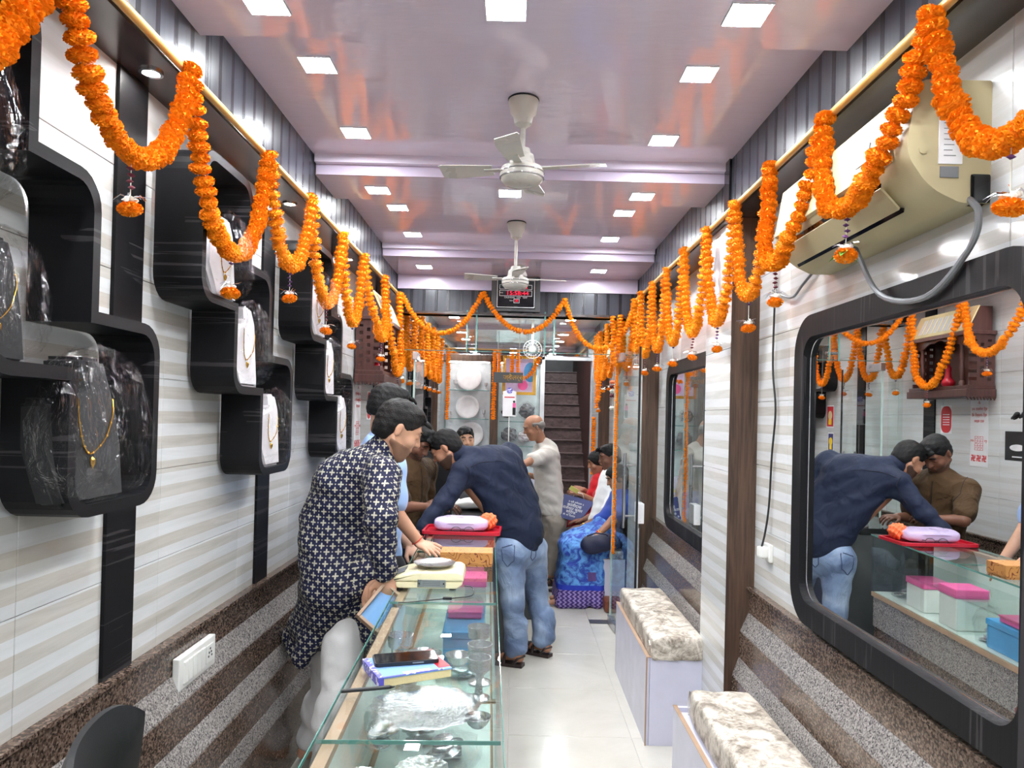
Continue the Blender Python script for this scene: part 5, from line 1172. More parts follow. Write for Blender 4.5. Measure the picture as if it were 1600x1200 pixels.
MB().prism(rounded([(-0.08,-0.037),(0.08,-0.037),(0.08,0.037),(-0.08,0.037)], 0.009, 4), 0.0, 0.0085, 'z').build('case', M['black_plastic'], e); MB().prism(rounded([(-0.077,-0.034),(0.077,-0.034),(0.077,0.034),(-0.077,0.034)], 0.007, 4), 0.0085, 0.0092, 'z').build('screen', M['black_gloss'], e); MB().bbox(0.012, -0.0385, 0.003, 0.04, -0.0365, 0.0058, 0.0005).build('side_button', M['grey_plastic'], e)
a, b = local(533, 1080, .906), local(617, 1073, .906); e = empty('pen', tuple(a), label='black pen lying across the counter edge in front of the account book', cat='pen')
MB().tube([Vector((0,0,0)), (b-a)*0.90], 0.0048, 10).build('barrel', M['black_plastic'], e, True); MB().tube([(b-a)*0.90, (b-a)], 0.0042, 10, 0.0008).build('tip', M['black_gloss'], e, True)
# weighing scale
a, b = local(608, 925, .91), local(727, 925, .91); cen = C(*(lambda q: (q.x, q.y))(cloc(668, 915, .90)), 0.90)
e = empty('weighing_scale', (cen.x, cen.y+0.02, 0.90), 0.02, label='cream electronic weighing scale with a round steel pan', cat='scale')
sw = (b-a).length/2*1.03
base = [(-sw*0.98, 0.030), (-sw*0.90, 0.014), (-sw*0.72, 0.006), (sw*0.80, 0.006), (sw*0.95, 0.020), (sw*0.98, 0.034)]
top = [(-sw*1.0, 0.030), (sw*1.0, 0.034), (sw*0.97, 0.060), (sw*0.84, 0.070), (-sw*0.25, 0.066), (-sw*0.62, 0.056), (-sw*0.95, 0.038)]
def loft(poly, hw, mat, nm, par, taper=0.012):
    bm = bmesh.new(); n = len(poly); vs = [bm.verts.new((x, -hw, z)) for x, z in poly]; f = bm.faces.new(vs); r = bmesh.ops.extrude_face_region(bm, geom=[f])
    for v in r['geom']:
        if isinstance(v, bmesh.types.BMVert): v.co.y = hw
    bmesh.ops.recalc_face_normals(bm, faces=bm.faces); bmesh.ops.bevel(bm, geom=bm.edges[:], offset=taper, segments=4, affect='EDGES', profile=0.6); return MB().bm(bm).build(nm, M[mat], par, True)
loft(base, 0.092, 'scale_plastic', 'base', e, 0.006); loft(top, 0.096, 'scale_plastic', 'housing', e, 0.008)
MB().lathe([(0.03,0.066),(0.03,0.076),(0.070,0.078),(0.078,0.084),(0.080,0.0855),(0.076,0.084),(0.001,0.0805)], 40, Mx((sw*0.16, 0.0, 0))).build('pan', M['steel'], e, True)
MB().bbox(sw*0.80, -0.05, 0.062, sw*0.90, 0.05, 0.0715, 0.002).build('display', M['white_plastic'], e); kp = MB().prism([(-sw*0.90, 0.0425), (-sw*0.60, 0.058), (-sw*0.60, 0.0600), (-sw*0.90, 0.0445)], -0.05, 0.05, 'y').build('keypad', M['grey_plastic'], e)
rp = MB().bbox(-sw*0.22, -0.0975, 0.012, sw*0.52, -0.0925, 0.040, 0.001).build('rating_plate', M['steel'], e)
for x in (-sw*0.17, sw*0.47): MB().lathe([(0.0005,0),(0.003,0),(0.003,0.001),(0.0005,0.001)], 8, Mx((x,-0.0975,0.026), rx=PI/2)).build('screw', M['black_ink'], rp)
for k in range(3): MB().box(-sw*0.08, -0.0980, 0.020+k*0.006, sw*0.38, -0.0975, 0.0215+k*0.006).build('print_line', M['grey_plastic'], rp)
for x in (-sw*0.7, sw*0.7):
    for y in (-0.07, 0.07): MB().lathe([(0.001,0),(0.013,0),(0.013,0.008),(0.001,0.008)], 14, Mx((x,y,0))).build('foot', M['black_plastic'], e, True)
q = [atz(px, py, z) for px, py, z in ((725, 915, .925), (738, 918, .918), (738, 930, .905), (715, 934, .9035), (690, 936, .9035), (650, 940, .9035), (622, 942, .9035))]
curve('wire', q, 0.0020, 'black_plastic', 'thin black cord of the weighing scale', 'cord', n=6); p = atz(699, 935, .905); MB().bbox(p.x-0.016, p.y-0.006, 0.9005, p.x+0.016, p.y+0.006, 0.910, 0.002).build('cord_adapter', M['black_plastic'], label='small black adapter block on the scale cord', cat='adapter')
# printed cardboard box
a, b, c_ = local(688, 885), local(768, 885), local(771, 868); w_ = (b-a).length
e = empty('sweet_box', ((a.x+b.x)/2, a.y+0.062, 0.9), 0.03, label='yellow cardboard box with brown swirl print on the counter', cat='box')
MB().bbox(-w_/2, -0.062, 0.001, w_/2, 0.062, 0.050, 0.002).build('tray', M['sweet_box_print'], e); MB().bbox(-w_/2-0.003, -0.065, 0.010, w_/2+0.003, 0.065, 0.062, 0.002).build('lid', M['sweet_box_print'], e)
# red tray with lilac packet, spectacles
t0 = atz(722, 832, .905); e = empty('serving_tray', (t0.x, t0.y+0.05, 0.9), -0.02, label='red plastic tray holding a lilac packet and spectacles', cat='tray')
MB().bbox(-0.205, -0.12, 0.001, 0.205, 0.12, 0.006, 0.002).build('base', M['red_plastic'], e)
MB().ring(rounded([(-0.212,-0.127),(0.212,-0.127),(0.212,0.127),(-0.212,0.127)],0.02,4), rounded([(-0.200,-0.115),(0.200,-0.115),(0.200,0.115),(-0.200,0.115)],0.02,4), 0.004, 0.020, 'z').build('rim', M['red_plastic'], e)
e2 = empty('gift_packet', (t0.x-0.01, t0.y+0.06, 0.907), 0.08, label='puffy lilac plastic packet lying on the red tray', cat='packet')
bm = bmesh.new(); bmesh.ops.create_icosphere(bm, subdivisions=4, radius=1)
for v in bm.verts:
    c0 = v.co; f = lambda a, p: abs(a)**p*(1 if a > 0 else -1); v.co = Vector((f(c0.x, .55)*0.150, f(c0.y, .55)*0.085, f(c0.z, .6)*0.037*(1+0.10*math.sin(c0.x*7)*math.cos(c0.y*9)) + 0.040))
MB().bm(bm).build('wrapping', M['lilac_plastic'], e2, True); MB().tube([(-0.135,-0.060,0.045),(-0.06,-0.088,0.052),(0.05,-0.088,0.050),(0.135,-0.06,0.044)], 0.0025, 6).build('seam', M['lilac_plastic'], e2, True)
e3 = empty('cloth_bundle', (t0.x+0.14, t0.y+0.10, 0.905), label='small orange cloth bundle behind the lilac packet', cat='cloth'); bm = bmesh.new(); bmesh.ops.create_icosphere(bm, subdivisions=4, radius=1)
for v in bm.verts: n_ = 1+0.16*math.sin(v.co.x*9+v.co.y*5)*math.cos(v.co.z*8+v.co.y*6); v.co = Vector((v.co.x*0.048*n_, v.co.y*0.05*n_, v.co.z*0.045*n_+0.050))
MB().bm(bm).build('bundle', M['orange_cloth'], e3, True)
e4 = empty('spectacles', (t0.x+0.005, t0.y-0.045, 0.921), 0.06, label='thin black-framed spectacles on the front of the red tray', cat='spectacles'); m = MB()
for s_ in (-1, 1): m.tube([(s_*0.034+0.025*math.cos(a), 0.004*math.sin(a), 0.004+0.017*math.sin(a)) for a in [2*PI*k/20 for k in range(20)]], 0.0016, 6, closed=True); m.tube([(s_*0.059,0,0.008),(s_*0.063,0.03,0.008),(s_*0.055,0.09,0.000)], 0.0014, 5)
m.tube([(-0.009,0,0.008),(0,0,0.011),(0.009,0,0.008)], 0.0014, 5); m.build('frame', M['black_plastic'], e4, True)
for s_ in (-1, 1): MB().lathe([(0.0005,-0.0004),(0.024,-0.0004),(0.024,0.0004),(0.0005,0.0004)], 18, Mx((s_*0.034,0,0.004), rx=PI/2) @ Matrix.Diagonal((1,0.7,1,1))).build('lens', M['clear_glass'], e4)
# items beyond the tray (between the men)
p = atz(742, 800, 0.90)
e = empty('parcel', (p.x, 4.95, 0.9), 0.1, label='white plastic parcel behind the red tray', cat='parcel'); bm = bmesh.new(); bmesh.ops.create_icosphere(bm, subdivisions=4, radius=1)
for v in bm.verts: f = lambda a, q: abs(a)**q*(1 if a > 0 else -1); v.co = Vector((f(v.co.x,.5)*0.17, f(v.co.y,.5)*0.10, f(v.co.z,.6)*0.03*(1+0.25*math.sin(v.co.x*8+v.co.y*4))+0.034))
MB().bm(bm).build('wrap', M['white_plastic'], e, True)
side = empty('side_counter', (-0.26, 4.98, 0), CA, label='low dark counter section behind the red tray', cat='counter'); MB().bbox(-0.27, -0.52, 0, 0.27, 0.36, 0.86, 0.003).build('body', M['dark_cabinet'], side); MB().bbox(-0.275, -0.53, 0.86, 0.275, 0.37, 0.90, 0.003).build('top', M['black_gloss'], side)
e = empty('laptop_bag', (-0.27, 5.22, 0.9), 0.15, label='dark grey bag standing on the counter behind the men', cat='bag'); MB().bbox(-0.13, -0.04, 0.0, 0.13, 0.04, 0.15, 0.02).build('body', M['dark_cabinet'], e, True); MB().tube([(-0.05,0,0.15),(-0.04,0,0.18),(0.04,0,0.18),(0.05,0,0.15)], 0.006, 6).build('handle', M['black_plastic'], e, True)
# ------------------------------------------------------------------ wooden ring tray held by the man in the kurta (built at the counter edge)
p0, p1, p2 = at(556, 962, 2.50), at(586, 988, 2.50), at(600, 925, 2.60)
ux = (p1-p0).normalized(); uy = (p2-p0); uy = (uy-ux*uy.dot(ux)).normalized(); uz = ux.cross(uy); MT = Matrix((ux, uy, uz)).transposed().to_4x4(); MT.translation = p0
e = empty('jewellery_tray'); tag(e, 'pale wooden tray with a glass lid held at the counter edge', 'tray'); e.matrix_world = MT
hx = (p1-p0).length
for nm, q in (('rim', (-0.001,0,-0.01,0.010,0.17,0.012)), ('rim', (hx,0,-0.01,hx+0.011,0.17,0.012)), ('rim', (0.011,-0.001,-0.01,hx-0.001,0.010,0.012)), ('rim', (0.011,0.16,-0.01,hx-0.001,0.171,0.012))): MB().bbox(*q, 0.001).build(nm, M['tan_edge'], e)
MB().box(0.01,0.01,-0.009,hx,0.16,-0.006).build('lining', M['blue_paper'], e); MB().box(0.01,0.01,0.007,hx,0.16,0.0095).build('lid_glass', M['clear_glass'], e)
# ------------------------------------------------------------------ black chair at the lower left
e = empty('office_chair', (-0.530, 1.20, 0), math.radians(-76), label='black plastic chair at the lower left, only its backrest in view', cat='chair')
def pad(sx, sz, th, curve_, mat, nm, M4):
    bm = bmesh.new(); nx, nz = 18, 16; 
    for s_ in (0, 1):
        for i in range(nx+1):
            for j in range(nz+1):
                u = -1+2*i/nx; v = -1+2*j/nz; k = max(abs(u), abs(v)); r2 = (abs(u)**4+abs(v)**4)**0.25; f = (k/r2) if r2 > 0 else 1
                edge = max(0, 1-(max(abs(u),abs(v)))**6); bm.verts.new((u*f*sx*(1+0.10*v), (th*(0.25+0.75*edge)*(1 if s_ else -1)) + curve_*u*u, v*f*sz))
    bm.verts.ensure_lookup_table(); K = (nx+1)*(nz+1); g = lambda s_, i, j: bm.verts[s_*K+i*(nz+1)+j]
    for i in range(nx):
        for j in range(nz): bm.faces.new((g(0,i,j), g(0,i+1,j), g(0,i+1,j+1), g(0,i,j+1))); bm.faces.new((g(1,i,j), g(1,i,j+1), g(1,i+1,j+1), g(1,i+1,j)))
    for i in range(nx): bm.faces.new((g(0,i,0), g(1,i,0), g(1,i+1,0), g(0,i+1,0))); bm.faces.new((g(0,i,nz), g(0,i+1,nz), g(1,i+1,nz), g(1,i,nz)))
    for j in range(nz): bm.faces.new((g(0,0,j), g(0,0,j+1), g(1,0,j+1), g(1,0,j))); bm.faces.new((g(0,nx,j), g(1,nx,j), g(1,nx,j+1), g(0,nx,j+1)))
    return MB().bm(bm, M4).build(nm, M[mat], e, True)
pad(0.185, 0.24, 0.020, 0.05, 'black_plastic', 'backrest', Mx((0, -0.19, 0.785), rx=-0.12)); pad(0.19, 0.17, 0.025, 0.0, 'black_plastic', 'seat', Mx((0, 0.03, 0.46), rx=PI/2))
MB().tube([(0,-0.2,0.62),(0,-0.22,0.45),(0,-0.08,0.42)], 0.022, 8).build('back_bracket', M['black_plastic'], e, True); MB().lathe([(0.001,0.06),(0.028,0.06),(0.028,0.42),(0.001,0.42)], 14).build('gas_column', M['chrome'], e, True)
for k in range(5): a = k*2*PI/5; MB().tube([(0,0,0.09),(math.cos(a)*0.24,math.sin(a)*0.24,0.045)], 0.02, 8, 0.014).build('leg', M['black_plastic'], e, True)
# office chair in the back room (only its black backrest shows)
e = empty('office_chair', (-0.52, 5.55, 0), math.radians(205), label='black padded chair back between the men in the back room', cat='chair')
pad(0.20, 0.30, 0.03, 0.05, 'black_plastic', 'backrest', Mx((0, -0.20, 0.98), rx=-0.18)); pad(0.22, 0.22, 0.03, 0.0, 'black_plastic', 'seat', Mx((0, 0.03, 0.48), rx=PI/2)); MB().lathe([(0.001,0.0),(0.22,0.0),(0.03,0.07),(0.028,0.44),(0.001,0.44)], 14).build('pedestal', M['black_plastic'], e, True); MB().tube([(0,-0.2,0.70),(0,-0.22,0.47),(0,-0.08,0.44)], 0.022, 8).build('back_bracket', M['black_plastic'], e, True)
# ------------------------------------------------------------------ back room dressing
e = empty('picture_frame', (0.15, 8.60, 0), label='gold-framed devotional picture hung with marigolds at the back', cat='picture')
x0, x1, z0, z1 = at(786, 560, 8.6).x-0.15, at(838, 560, 8.6).x-0.15, at(810, 617, 8.6).z, at(810, 556, 8.6).z
MB().ring([(x0,z0),(x1,z0),(x1,z1),(x0,z1)], [(x0+.035,z0+.035),(x1-.035,z0+.035),(x1-.035,z1-.035),(x0+.035,z1-.035)], -0.02, 0.01, 'y').build('frame', M['gold'], e); MB().box(x0+.035,-0.004,z0+.035,x1-.035,0.0,z1-.035).build('print', M['lilac_plastic'], e); MB().lathe([(0.001,0),(0.08,0),(0.08,0.002),(0.001,0.002)], 24, Mx((0.03,-0.005,(z0+z1)/2+.04), rx=PI/2) @ Matrix.Diagonal((1,1.5,1,1))).build('blue_print', M['blue_plastic'], e)
MB().lathe([(0.001,0),(0.06,0),(0.06,0.002),(0.001,0.002)], 24, Mx((-0.06,-0.006,(z0+z1)/2-.12), rx=PI/2)).build('pink_print', M['pink_plastic'], e)
def bagged_w(x, y, z, s, label, mat='silver'):
    e = empty('bagged_silver', (x, y, z), label=label, cat='silverware', group='bagged silver in the rear cabinets'); bm = bmesh.new(); bmesh.ops.create_icosphere(bm, subdivisions=3, radius=1)
    for v in bm.verts: r = random.uniform(0.8, 1.15); v.co = Vector((v.co.x*s*r, v.co.y*0.06*r, (v.co.z*r*0.9+1)*s))
    bm2 = bm.copy(); MB().bm(bm).build('film', M['plastic_film'], e)
    for v in bm2.verts: v.co = Vector((v.co.x*0.8, v.co.y*0.8, s+(v.co.z-s)*0.8))
    MB().bm(bm2).build('silver_piece', M[mat], e); return e
bagged_w(-0.08, 8.75, 1.50, 0.10, 'bagged silver behind the white sign card'); bagged_w(0.15, 8.75, 1.50, 0.12, 'dark bagged silver right of the white sign card', 'grey_plastic'); bagged_w(-0.06, 8.75, 1.20, 0.12, 'dark bagged silver on the shelf left of the old man', 'grey_plastic'); bagged_w(0.13, 8.75, 1.20, 0.10, 'bright bagged silver just left of the old man', 'velvet_white')
# hanging shop sign, white sign card
c = at(794, 590, 7.9); e = empty('hanging_sign', tuple(c), label='dark hanging sign board with gold lettering in the back room', cat='sign'); MB().bbox(-0.165, -0.01, -0.058, 0.165, 0.01, 0.058, 0.003).build('board', M['dark_cabinet'], e); text('ज्वैलर्स', 0.075, (0.06, -0.012, 0.0), R90, 'gold', e)
for s_ in (-0.12, 0.12): MB().tube([(s_,0,0.058),(s_,0,0.62)], 0.002, 5).build('wire', M['string'], e)
c = at(796, 628, 7.6); e = empty('sign_card', tuple(c), label='white payment sign card with a purple round emblem', cat='sign'); w_, h_ = 0.072, 0.155
MB().prism(rounded([(-w_,-h_),(w_,-h_),(w_,h_*0.72),(0.03,h_*0.80),(-0.03,h_*0.80),(-w_,h_*0.72)], 0.006, 3), 0.0, 0.006, 'y').build('card', M['white_paper'], e); MB().lathe([(0.001,0),(0.032,0),(0.032,0.003),(0.001,0.003)], 24, Mx((0,-0.0002,h_*0.78), rx=PI/2)).build('emblem', M['purple_print'], e)
MB().tube([(-0.012,-0.004,h_*0.78+0.012),(0.012,-0.004,h_*0.78+0.012)], 0.0025, 5).tube([(0.004,-0.004,h_*0.78+0.016),(0.004,-0.004,h_*0.78-0.016),(-0.008,-0.004,h_*0.78-0.010),(-0.008,-0.004,h_*0.78+0.008)], 0.0025, 5).build('emblem_mark', M['white_ink'], e); MB().box(-0.055,-0.001,0.045,0.055,0.0,0.056).build('red_bar', M['red_ink'], e)
MB().box(0.035,-0.002,-0.14,0.068,0.0,-0.06).build('figure_print', M['black_ink'], e); MB().box(0.035,-0.002,-0.06,0.068,0.0,-0.01).build('figure_print', M['pink_plastic'], e); MB().lathe([(0.001,0),(0.013,0),(0.013,0.002),(0.001,0.002)], 14, Mx((0.05,0,0.003), rx=PI/2)).build('figure_print', M['black_ink'], e)
t_ = MB().tube([(0, 0.008, -h_), (0, 0.008, 0.90-c.z)], 0.005, 8); t_.lathe([(0.001,0),(0.05,0),(0.05,0.006),(0.001,0.006)], 16, Mx((0,0.008,0.90-c.z))); t_.build('stand', M['white_plastic'], e, True)
rc = empty('rear_counter', (-0.1, 7.75, 0), label='rear counter with small bottles standing on it', cat='counter'); MB().bbox(-0.5, -0.22, 0, 0.28, 0.22, 0.86, 0.003).build('body', M['dark_cabinet'], rc); MB().bbox(-0.51, -0.23, 0.86, 0.29, 0.23, 0.90, 0.003).build('top', M['black_gloss'], rc)
for px, py, lb, mt in ((820, 728, 'small green bottle near the old man\'s hand', 'leaf_green'), (826, 731, 'small yellow bottle near the old man\'s hand', 'yellow_flower')):
    c = at(px, py+14, 6.45); MB().lathe([(0.001,0),(0.022,0),(0.022,0.08),(0.010,0.10),(0.010,0.115),(0.014,0.116),(0.014,0.14),(0.001,0.14)], 14, Mx((c.x-0.01, 6.45, 0.9))).build('bottle', M[mt], smooth=True, label=lb, cat='bottle')
# floor things
c = atz(945, 972, 0.0); MB().bbox(c.x-0.12, c.y-0.05, 0.0005, c.x+0.16, c.y+0.05, 0.004, 0.001).build('floor_drain', M['dark_cabinet'], label='dark rectangular floor strip before the farther white bench', cat='drain')
c = atz(955, 960, 0.0); e = empty('hand_bag', (c.x+0.02, c.y+0.12, 0), label='brown leather bag on the floor against the back bench', cat='bag'); MB().bbox(-0.07, -0.10, 0.0, 0.07, 0.10, 0.10, 0.03).build('body', M['bag_leather'], e, True); MB().bbox(-0.073, -0.102, 0.06, 0.073, 0.102, 0.105, 0.03).build('flap', M['bag_leather'], e, True)
# bag hanging on the open glass door handle
c = at(1001, 780, 4.70); e = empty('plastic_bag', (0.835, 4.68, 1.02), label='clear plastic bag with a white box hanging beside the glass door', cat='bag'); bm = bmesh.new(); bmesh.ops.create_icosphere(bm, subdivisions=3, radius=1)
for v in bm.verts: tz = (v.co.z+1)/2; v.co = Vector((v.co.x*0.035*(1.15-tz), v.co.y*0.09*(1.2-tz)*random.uniform(.9,1.1), -0.16+0.40*tz))
MB().bm(bm).build('film', M['plastic_film'], e); MB().bbox(-0.022,-0.06,-0.15,0.022,0.06,-0.02,0.003).build('box_inside', M['white_paper'], e)
bx = MB()
for k in range(5): bx.lathe([(0.0005,-0.008),(0.012,0),(0.0005,0.008)], 7, Mx((0.0,-0.05+0.022*k,-0.135-(k%2)*.012)))
bx.build('petals', M['red_plastic'], e, True)
# ------------------------------------------------------------------ marigold garlands
def marigold_mesh(seed, mat='marigold', hi=True):
    rnd = random.Random(seed); R, H = 0.0275, 0.0160; m = MB(); nl = 5; nn = 12; vs = []; fs = []
    for i in range(nl+1):
        a = -PI/2 + PI*i/nl
        for k in range(nn): q = R*0.80*math.cos(a)**0.7 if abs(abs(a)-PI/2) > .01 else 0.001; vs.append((q*math.cos(2*PI*k/nn), q*math.sin(2*PI*k/nn), H*0.8*math.sin(a)))
    for i in range(nl):
        for k in range(nn): fs.append((i*nn+k, i*nn+(k+1)%nn, (i+1)*nn+(k+1)%nn, (i+1)*nn+k))
    m.add(vs, fs)
    NP = 260 if hi else 90
    for k in range(NP):
        t = k/NP; el = math.asin(2*((k+0.5)/NP)-1)*0.9; az = k*2.39996 + rnd.uniform(-.2,.2)
        d = Vector((math.cos(az)*math.cos(el), math.sin(az)*math.cos(el), math.sin(el))); r0 = 0.66; r1 = rnd.uniform(0.94, 1.04)
        p0 = Vector((d.x*R*r0, d.y*R*r0, d.z*H*r0)); p1 = Vector((d.x*R*r1, d.y*R*r1, d.z*H*r1*1.05)); s_ = d.cross(Vector((0,0,1))); s_ = s_.normalized() if s_.length > .01 else Vector((1,0,0))
        tw = rnd.uniform(-.9,.9); s_ = (s_*math.cos(tw) + d.cross(s_)*math.sin(tw))*0.0029; u = d.cross(s_)*0.25*rnd.choice((-1,1))
        m.add([p0-s_*0.5, p0+s_*0.5, p1+s_+u, p1-s_+u, p1*1.02+u*1.2], [(0,1,2,3), (3,2,4)])
    return m.mesh('marigold', M[mat], smooth=True, fix=False)
MG_hi = [marigold_mesh(s) for s in (1, 2, 3)]; MG_lo = [marigold_mesh(s, hi=False) for s in (4, 5, 6)]
def bead(parent, p, t, s, hi, rnd):
    o = link('marigold', rnd.choice(MG_hi if hi else MG_lo), parent, p); t = Vector(t).normalized(); q = Vector((0,0,1)).rotation_difference(t); o.rotation_mode = 'QUATERNION'
    o.rotation_quaternion = q @ Euler((rnd.uniform(-.18,.18), rnd.uniform(-.18,.18), rnd.uniform(0,6))).to_quaternion(); k = s*rnd.uniform(0.88, 1.12); o.scale = (k, k, s*rnd.uniform(0.9, 1.15)); return o
tin_m = None
def pendant(parent, p, s, rnd, style=0):
    """short string of dark blossoms, tinsel whiskers and a marigold at the bottom of a swag"""
    L = 0.055*s; MB().tube([p, p-Vector((0,0,0.13*s))], 0.0012, 4).build('string', M['string'], parent)
    m = MB()
    for k in range(4 if style != 2 else 1): m.lathe([(0.0005,-0.005),(0.0085,0),(0.0005,0.005)], 8, Mx(p-Vector((rnd.uniform(-.003,.003), 0, 0.022*s+0.014*k*s)), rx=rnd.uniform(-.4,.4)))
    m.build('dark_blossoms', M['purple_flower' if style != 1 else 'maroon_flower'], parent, True)
    q = p-Vector((0,0,0.088*s)); m = MB()
    for k in range(12): a = rnd.uniform(0, 6.28); l = rnd.uniform(0.02, 0.045)*s; m.tube([q, q+Vector((math.cos(a)*l*.6, math.sin(a)*l*.6, 0.006)), q+Vector((math.cos(a)*l, math.sin(a)*l, rnd.uniform(-0.012,0.012)))], 0.0013, 3, 0.0006)
    m.build('tinsel', M['tinsel'], parent); m = MB()
    for k in range(7): a = k*0.9; m.lathe([(0.0005,-0.004),(0.008,0.0),(0.0005,0.004)], 6, Mx(q+Vector((math.cos(a)*0.011, math.sin(a)*0.011, -0.004)), rx=a))
    m.build('white_blossoms', M['white_flower'], parent, True); bead(parent, q-Vector((0,0,0.024*s)), (0,0,1), 0.95*s, True, rnd)
def garland(p0, p1, sag, label, s=1.0, grp='marigold garlands', pend=True, style=0, lead=0.0, sp=0.0298, hi=None, name='marigold_garland', gap=False, leaf=False, bow=0.0):
    p0, p1 = Vector(p0), Vector(p1); rnd = random.Random(int(p0.y*100+p0.x*10+p1.y*7)); N = 200
    e = empty(name, tuple(p0), label=label, cat='garland', group=grp); pts = []
    for i in range(N+1):
        t = i/N; a = 5.0 if sag > 0.3 else 2.6; k = abs(2*t-1); u = math.cosh(a*0.5*(2*t-1))/math.cosh(a*0.5); dz = -sag*(1-(u - 1/math.cosh(a*.5))/(1-1/math.cosh(a*.5))) if sag else 0
        pts.append(lerp(p0, p1, t) + Vector((bow*min(1.0, 4*min(t, 1-t)), 0, dz)))
    cum = [0]
    for i in range(N): cum.append(cum[-1]+(pts[i+1]-pts[i]).length)
    st = sp*s; d = st*0.4; j = 0; mid = pts[N//2]; ns = []
    if hi is None: hi = (p0.y+p1.y)/2 < 2.6
    while d < cum[-1]:
        while cum[j+1] < d: j += 1
        t = (d-cum[j])/max(1e-6, cum[j+1]-cum[j]); p = lerp(pts[j], pts[j+1], t); tn = (pts[j+1]-pts[j]); w = Vector((rnd.uniform(-.004,.004), rnd.uniform(-.004,.004), 0))
        bead(e, p+w-p0, tn, s, hi, rnd); fr = d/cum[-1]; d += st*(rnd.uniform(0.9,1.12))*(1.0 if not gap else (rnd.choice((1,1,1.25,1.6)) if fr > .52 else 1)) 
    MB().tube([p-p0 for p in pts[::8]], 0.0014, 4).build('string', M['string'], e)
    if pend: pendant(e, mid-p0-Vector((0,0,0.01)), s, rnd, style)
    if leaf:
        q = mid-p0-Vector((0,0,0.10)); m = MB()
        for a in (0.5, 2.2, 4.0): dv = Vector((math.cos(a), math.sin(a), -0.7)).normalized(); sd = dv.cross(Vector((0,0,1))).normalized(); m.add([q, q+dv*0.025+sd*0.011, q+dv*0.055, q+dv*0.025-sd*0.011, q+dv*0.026-Vector((0,0,0.004))], [(0,1,4),(1,2,4),(2,3,4),(3,0,4)])
        m.build('leaves', M['leaf_green'], e)
    return e
GX = 0.868; ZG = ZP+0.012
ord_ = ['first','second','third','fourth','fifth','sixth','seventh','eighth','ninth','tenth','eleventh','twelfth','thirteenth','fourteenth','fifteenth','sixteenth']
LY = [0.56, 1.31, 1.847, 2.44, 2.96, 3.50, 3.98, 4.62, 5.22, 5.62, 6.05, 6.50, 6.95, 7.40, 7.85, 8.30]
LS = [0.42, 0.33, 0.42, 0.34, 0.40, 0.42, 0.44, 0.62, 0.52, 0.52, 0.50, 0.52, 0.52, 0.52, 0.52]
for i in range(len(LY)-1):
    garland((-GX, LY[i], ZG), (-GX, LY[i+1], ZG), LS[i], 'marigold swag on the left ledge, %s from the camera' % ord_[i], s=1.0 if i < 3 else 1.04, style=i % 3, bow=(0.05 if i in (6, 7) else 0.0))
RY = [0.56, 1.00, 1.506, 2.03, 2.46, 2.86, 3.28, 3.72, 4.15, 4.58, 4.98, 5.25, 5.85, 6.3, 6.8, 7.3, 7.75]
RS = [0.38, 0.38, 0.35, 0.39, 0.42, 0.46, 0.46, 0.46, 0.46, 0.46, 0.40, 0.5, 0.5, 0.5, 0.5, 0.5]
for i in range(len(RY)-1):
    garland((GX, RY[i], ZG), (GX, RY[i+1], ZG), RS[i], 'marigold swag on the right ledge, %s from the camera' % (ord_+['seventeenth'])[i], style=(i+1) % 3, gap=(i == 2), leaf=(i == 2), bow=(-0.052 if i in (2, 3) else 0.0))
FA = [(-0.86, 2.44), (-0.255, 2.465), (0.355, 2.43), (0.875, 2.42)]
for i in range(3):
    a, b = FA[i], FA[i+1]; garland((a[0], 5.27, a[1]), (b[0], 5.27, b[1]), (0.30, 0.27, 0.36)[i], 'marigold swag across the black fascia, %s' % ('left of the clock', 'under the digital clock', 'right of the clock')[i], s=0.80, pend=False, sp=0.0265, hi=False)
def hang(x, y, z1, z0, label, s=0.8, pend=False): return garland((x, y, z1), (x, y, z0), 0, label, s=s, pend=pend, sp=0.027, hi=False)
MB().tube([(-0.86, 8.27, 2.318), (0.30, 8.27, 2.318)], 0.009, 8).build('brass_rod', M['pole_gold'], smooth=True, label='thin yellow rod across the back room above the rear cabinets', cat='rod')
p = at(966, 560, 5.25); hang(p.x, 5.285, 2.295, at(966, 868, 5.25).z, 'long straight marigold string hanging beside the open glass door', 0.52); p = at(957, 500, 5.27); garland((p.x, 5.26, 2.31), (p.x+.06, 5.26, 2.31), 0.36, 'short marigold loop behind the steel door fitting', s=.8, pend=False, hi=False)
p = at(934, 545, 7.6); hang(0.872, 7.55, ZG, at(930, 638, 7.6).z, 'straight marigold string at the right of the stairway, upper length', .95); hang(p.x-0.03, 7.55, at(928, 652, 7.6).z, at(926, 740, 7.6).z, 'straight marigold string at the right of the stairway, lower length', .95)
p = at(938, 545, 7.4); garland((0.87, 7.32, ZG), (0.87, 7.48, ZG), 0.70, 'long marigold loop right of the stairway', s=.95, pend=True, hi=False)
p = at(700, 556, 8.2); hang(p.x, 8.255, 2.31, at(699, 655, 8.2).z, 'straight marigold string in front of the lit plate cabinet', .95)
p = at(773, 560, 8.3); hang(p.x, 8.255, 2.31, at(773, 655, 8.3).z, 'straight marigold string on the post between the rear cabinets', 1.0); hang(p.x+.05, 8.255, 2.31, at(773, 585, 8.3).z, 'short marigold string above the hanging sign', 1.0)
a, b = at(803, 560, 8.4), at(796, 585, 8.4); hang(a.x-.02, 8.255, 2.31, b.z-.03, 'left leg of the small marigold peak on the picture', 1.0); hang(a.x+.05, 8.255, 2.31, b.z-.03, 'right leg of the small marigold peak on the picture', 1.0)
a, b = at(843, 558, 8.4), at(812, 588, 8.4); garland(tuple(a), tuple(b), 0.10, 'marigold swag crossing the framed picture', s=1.0, pend=False, hi=False)
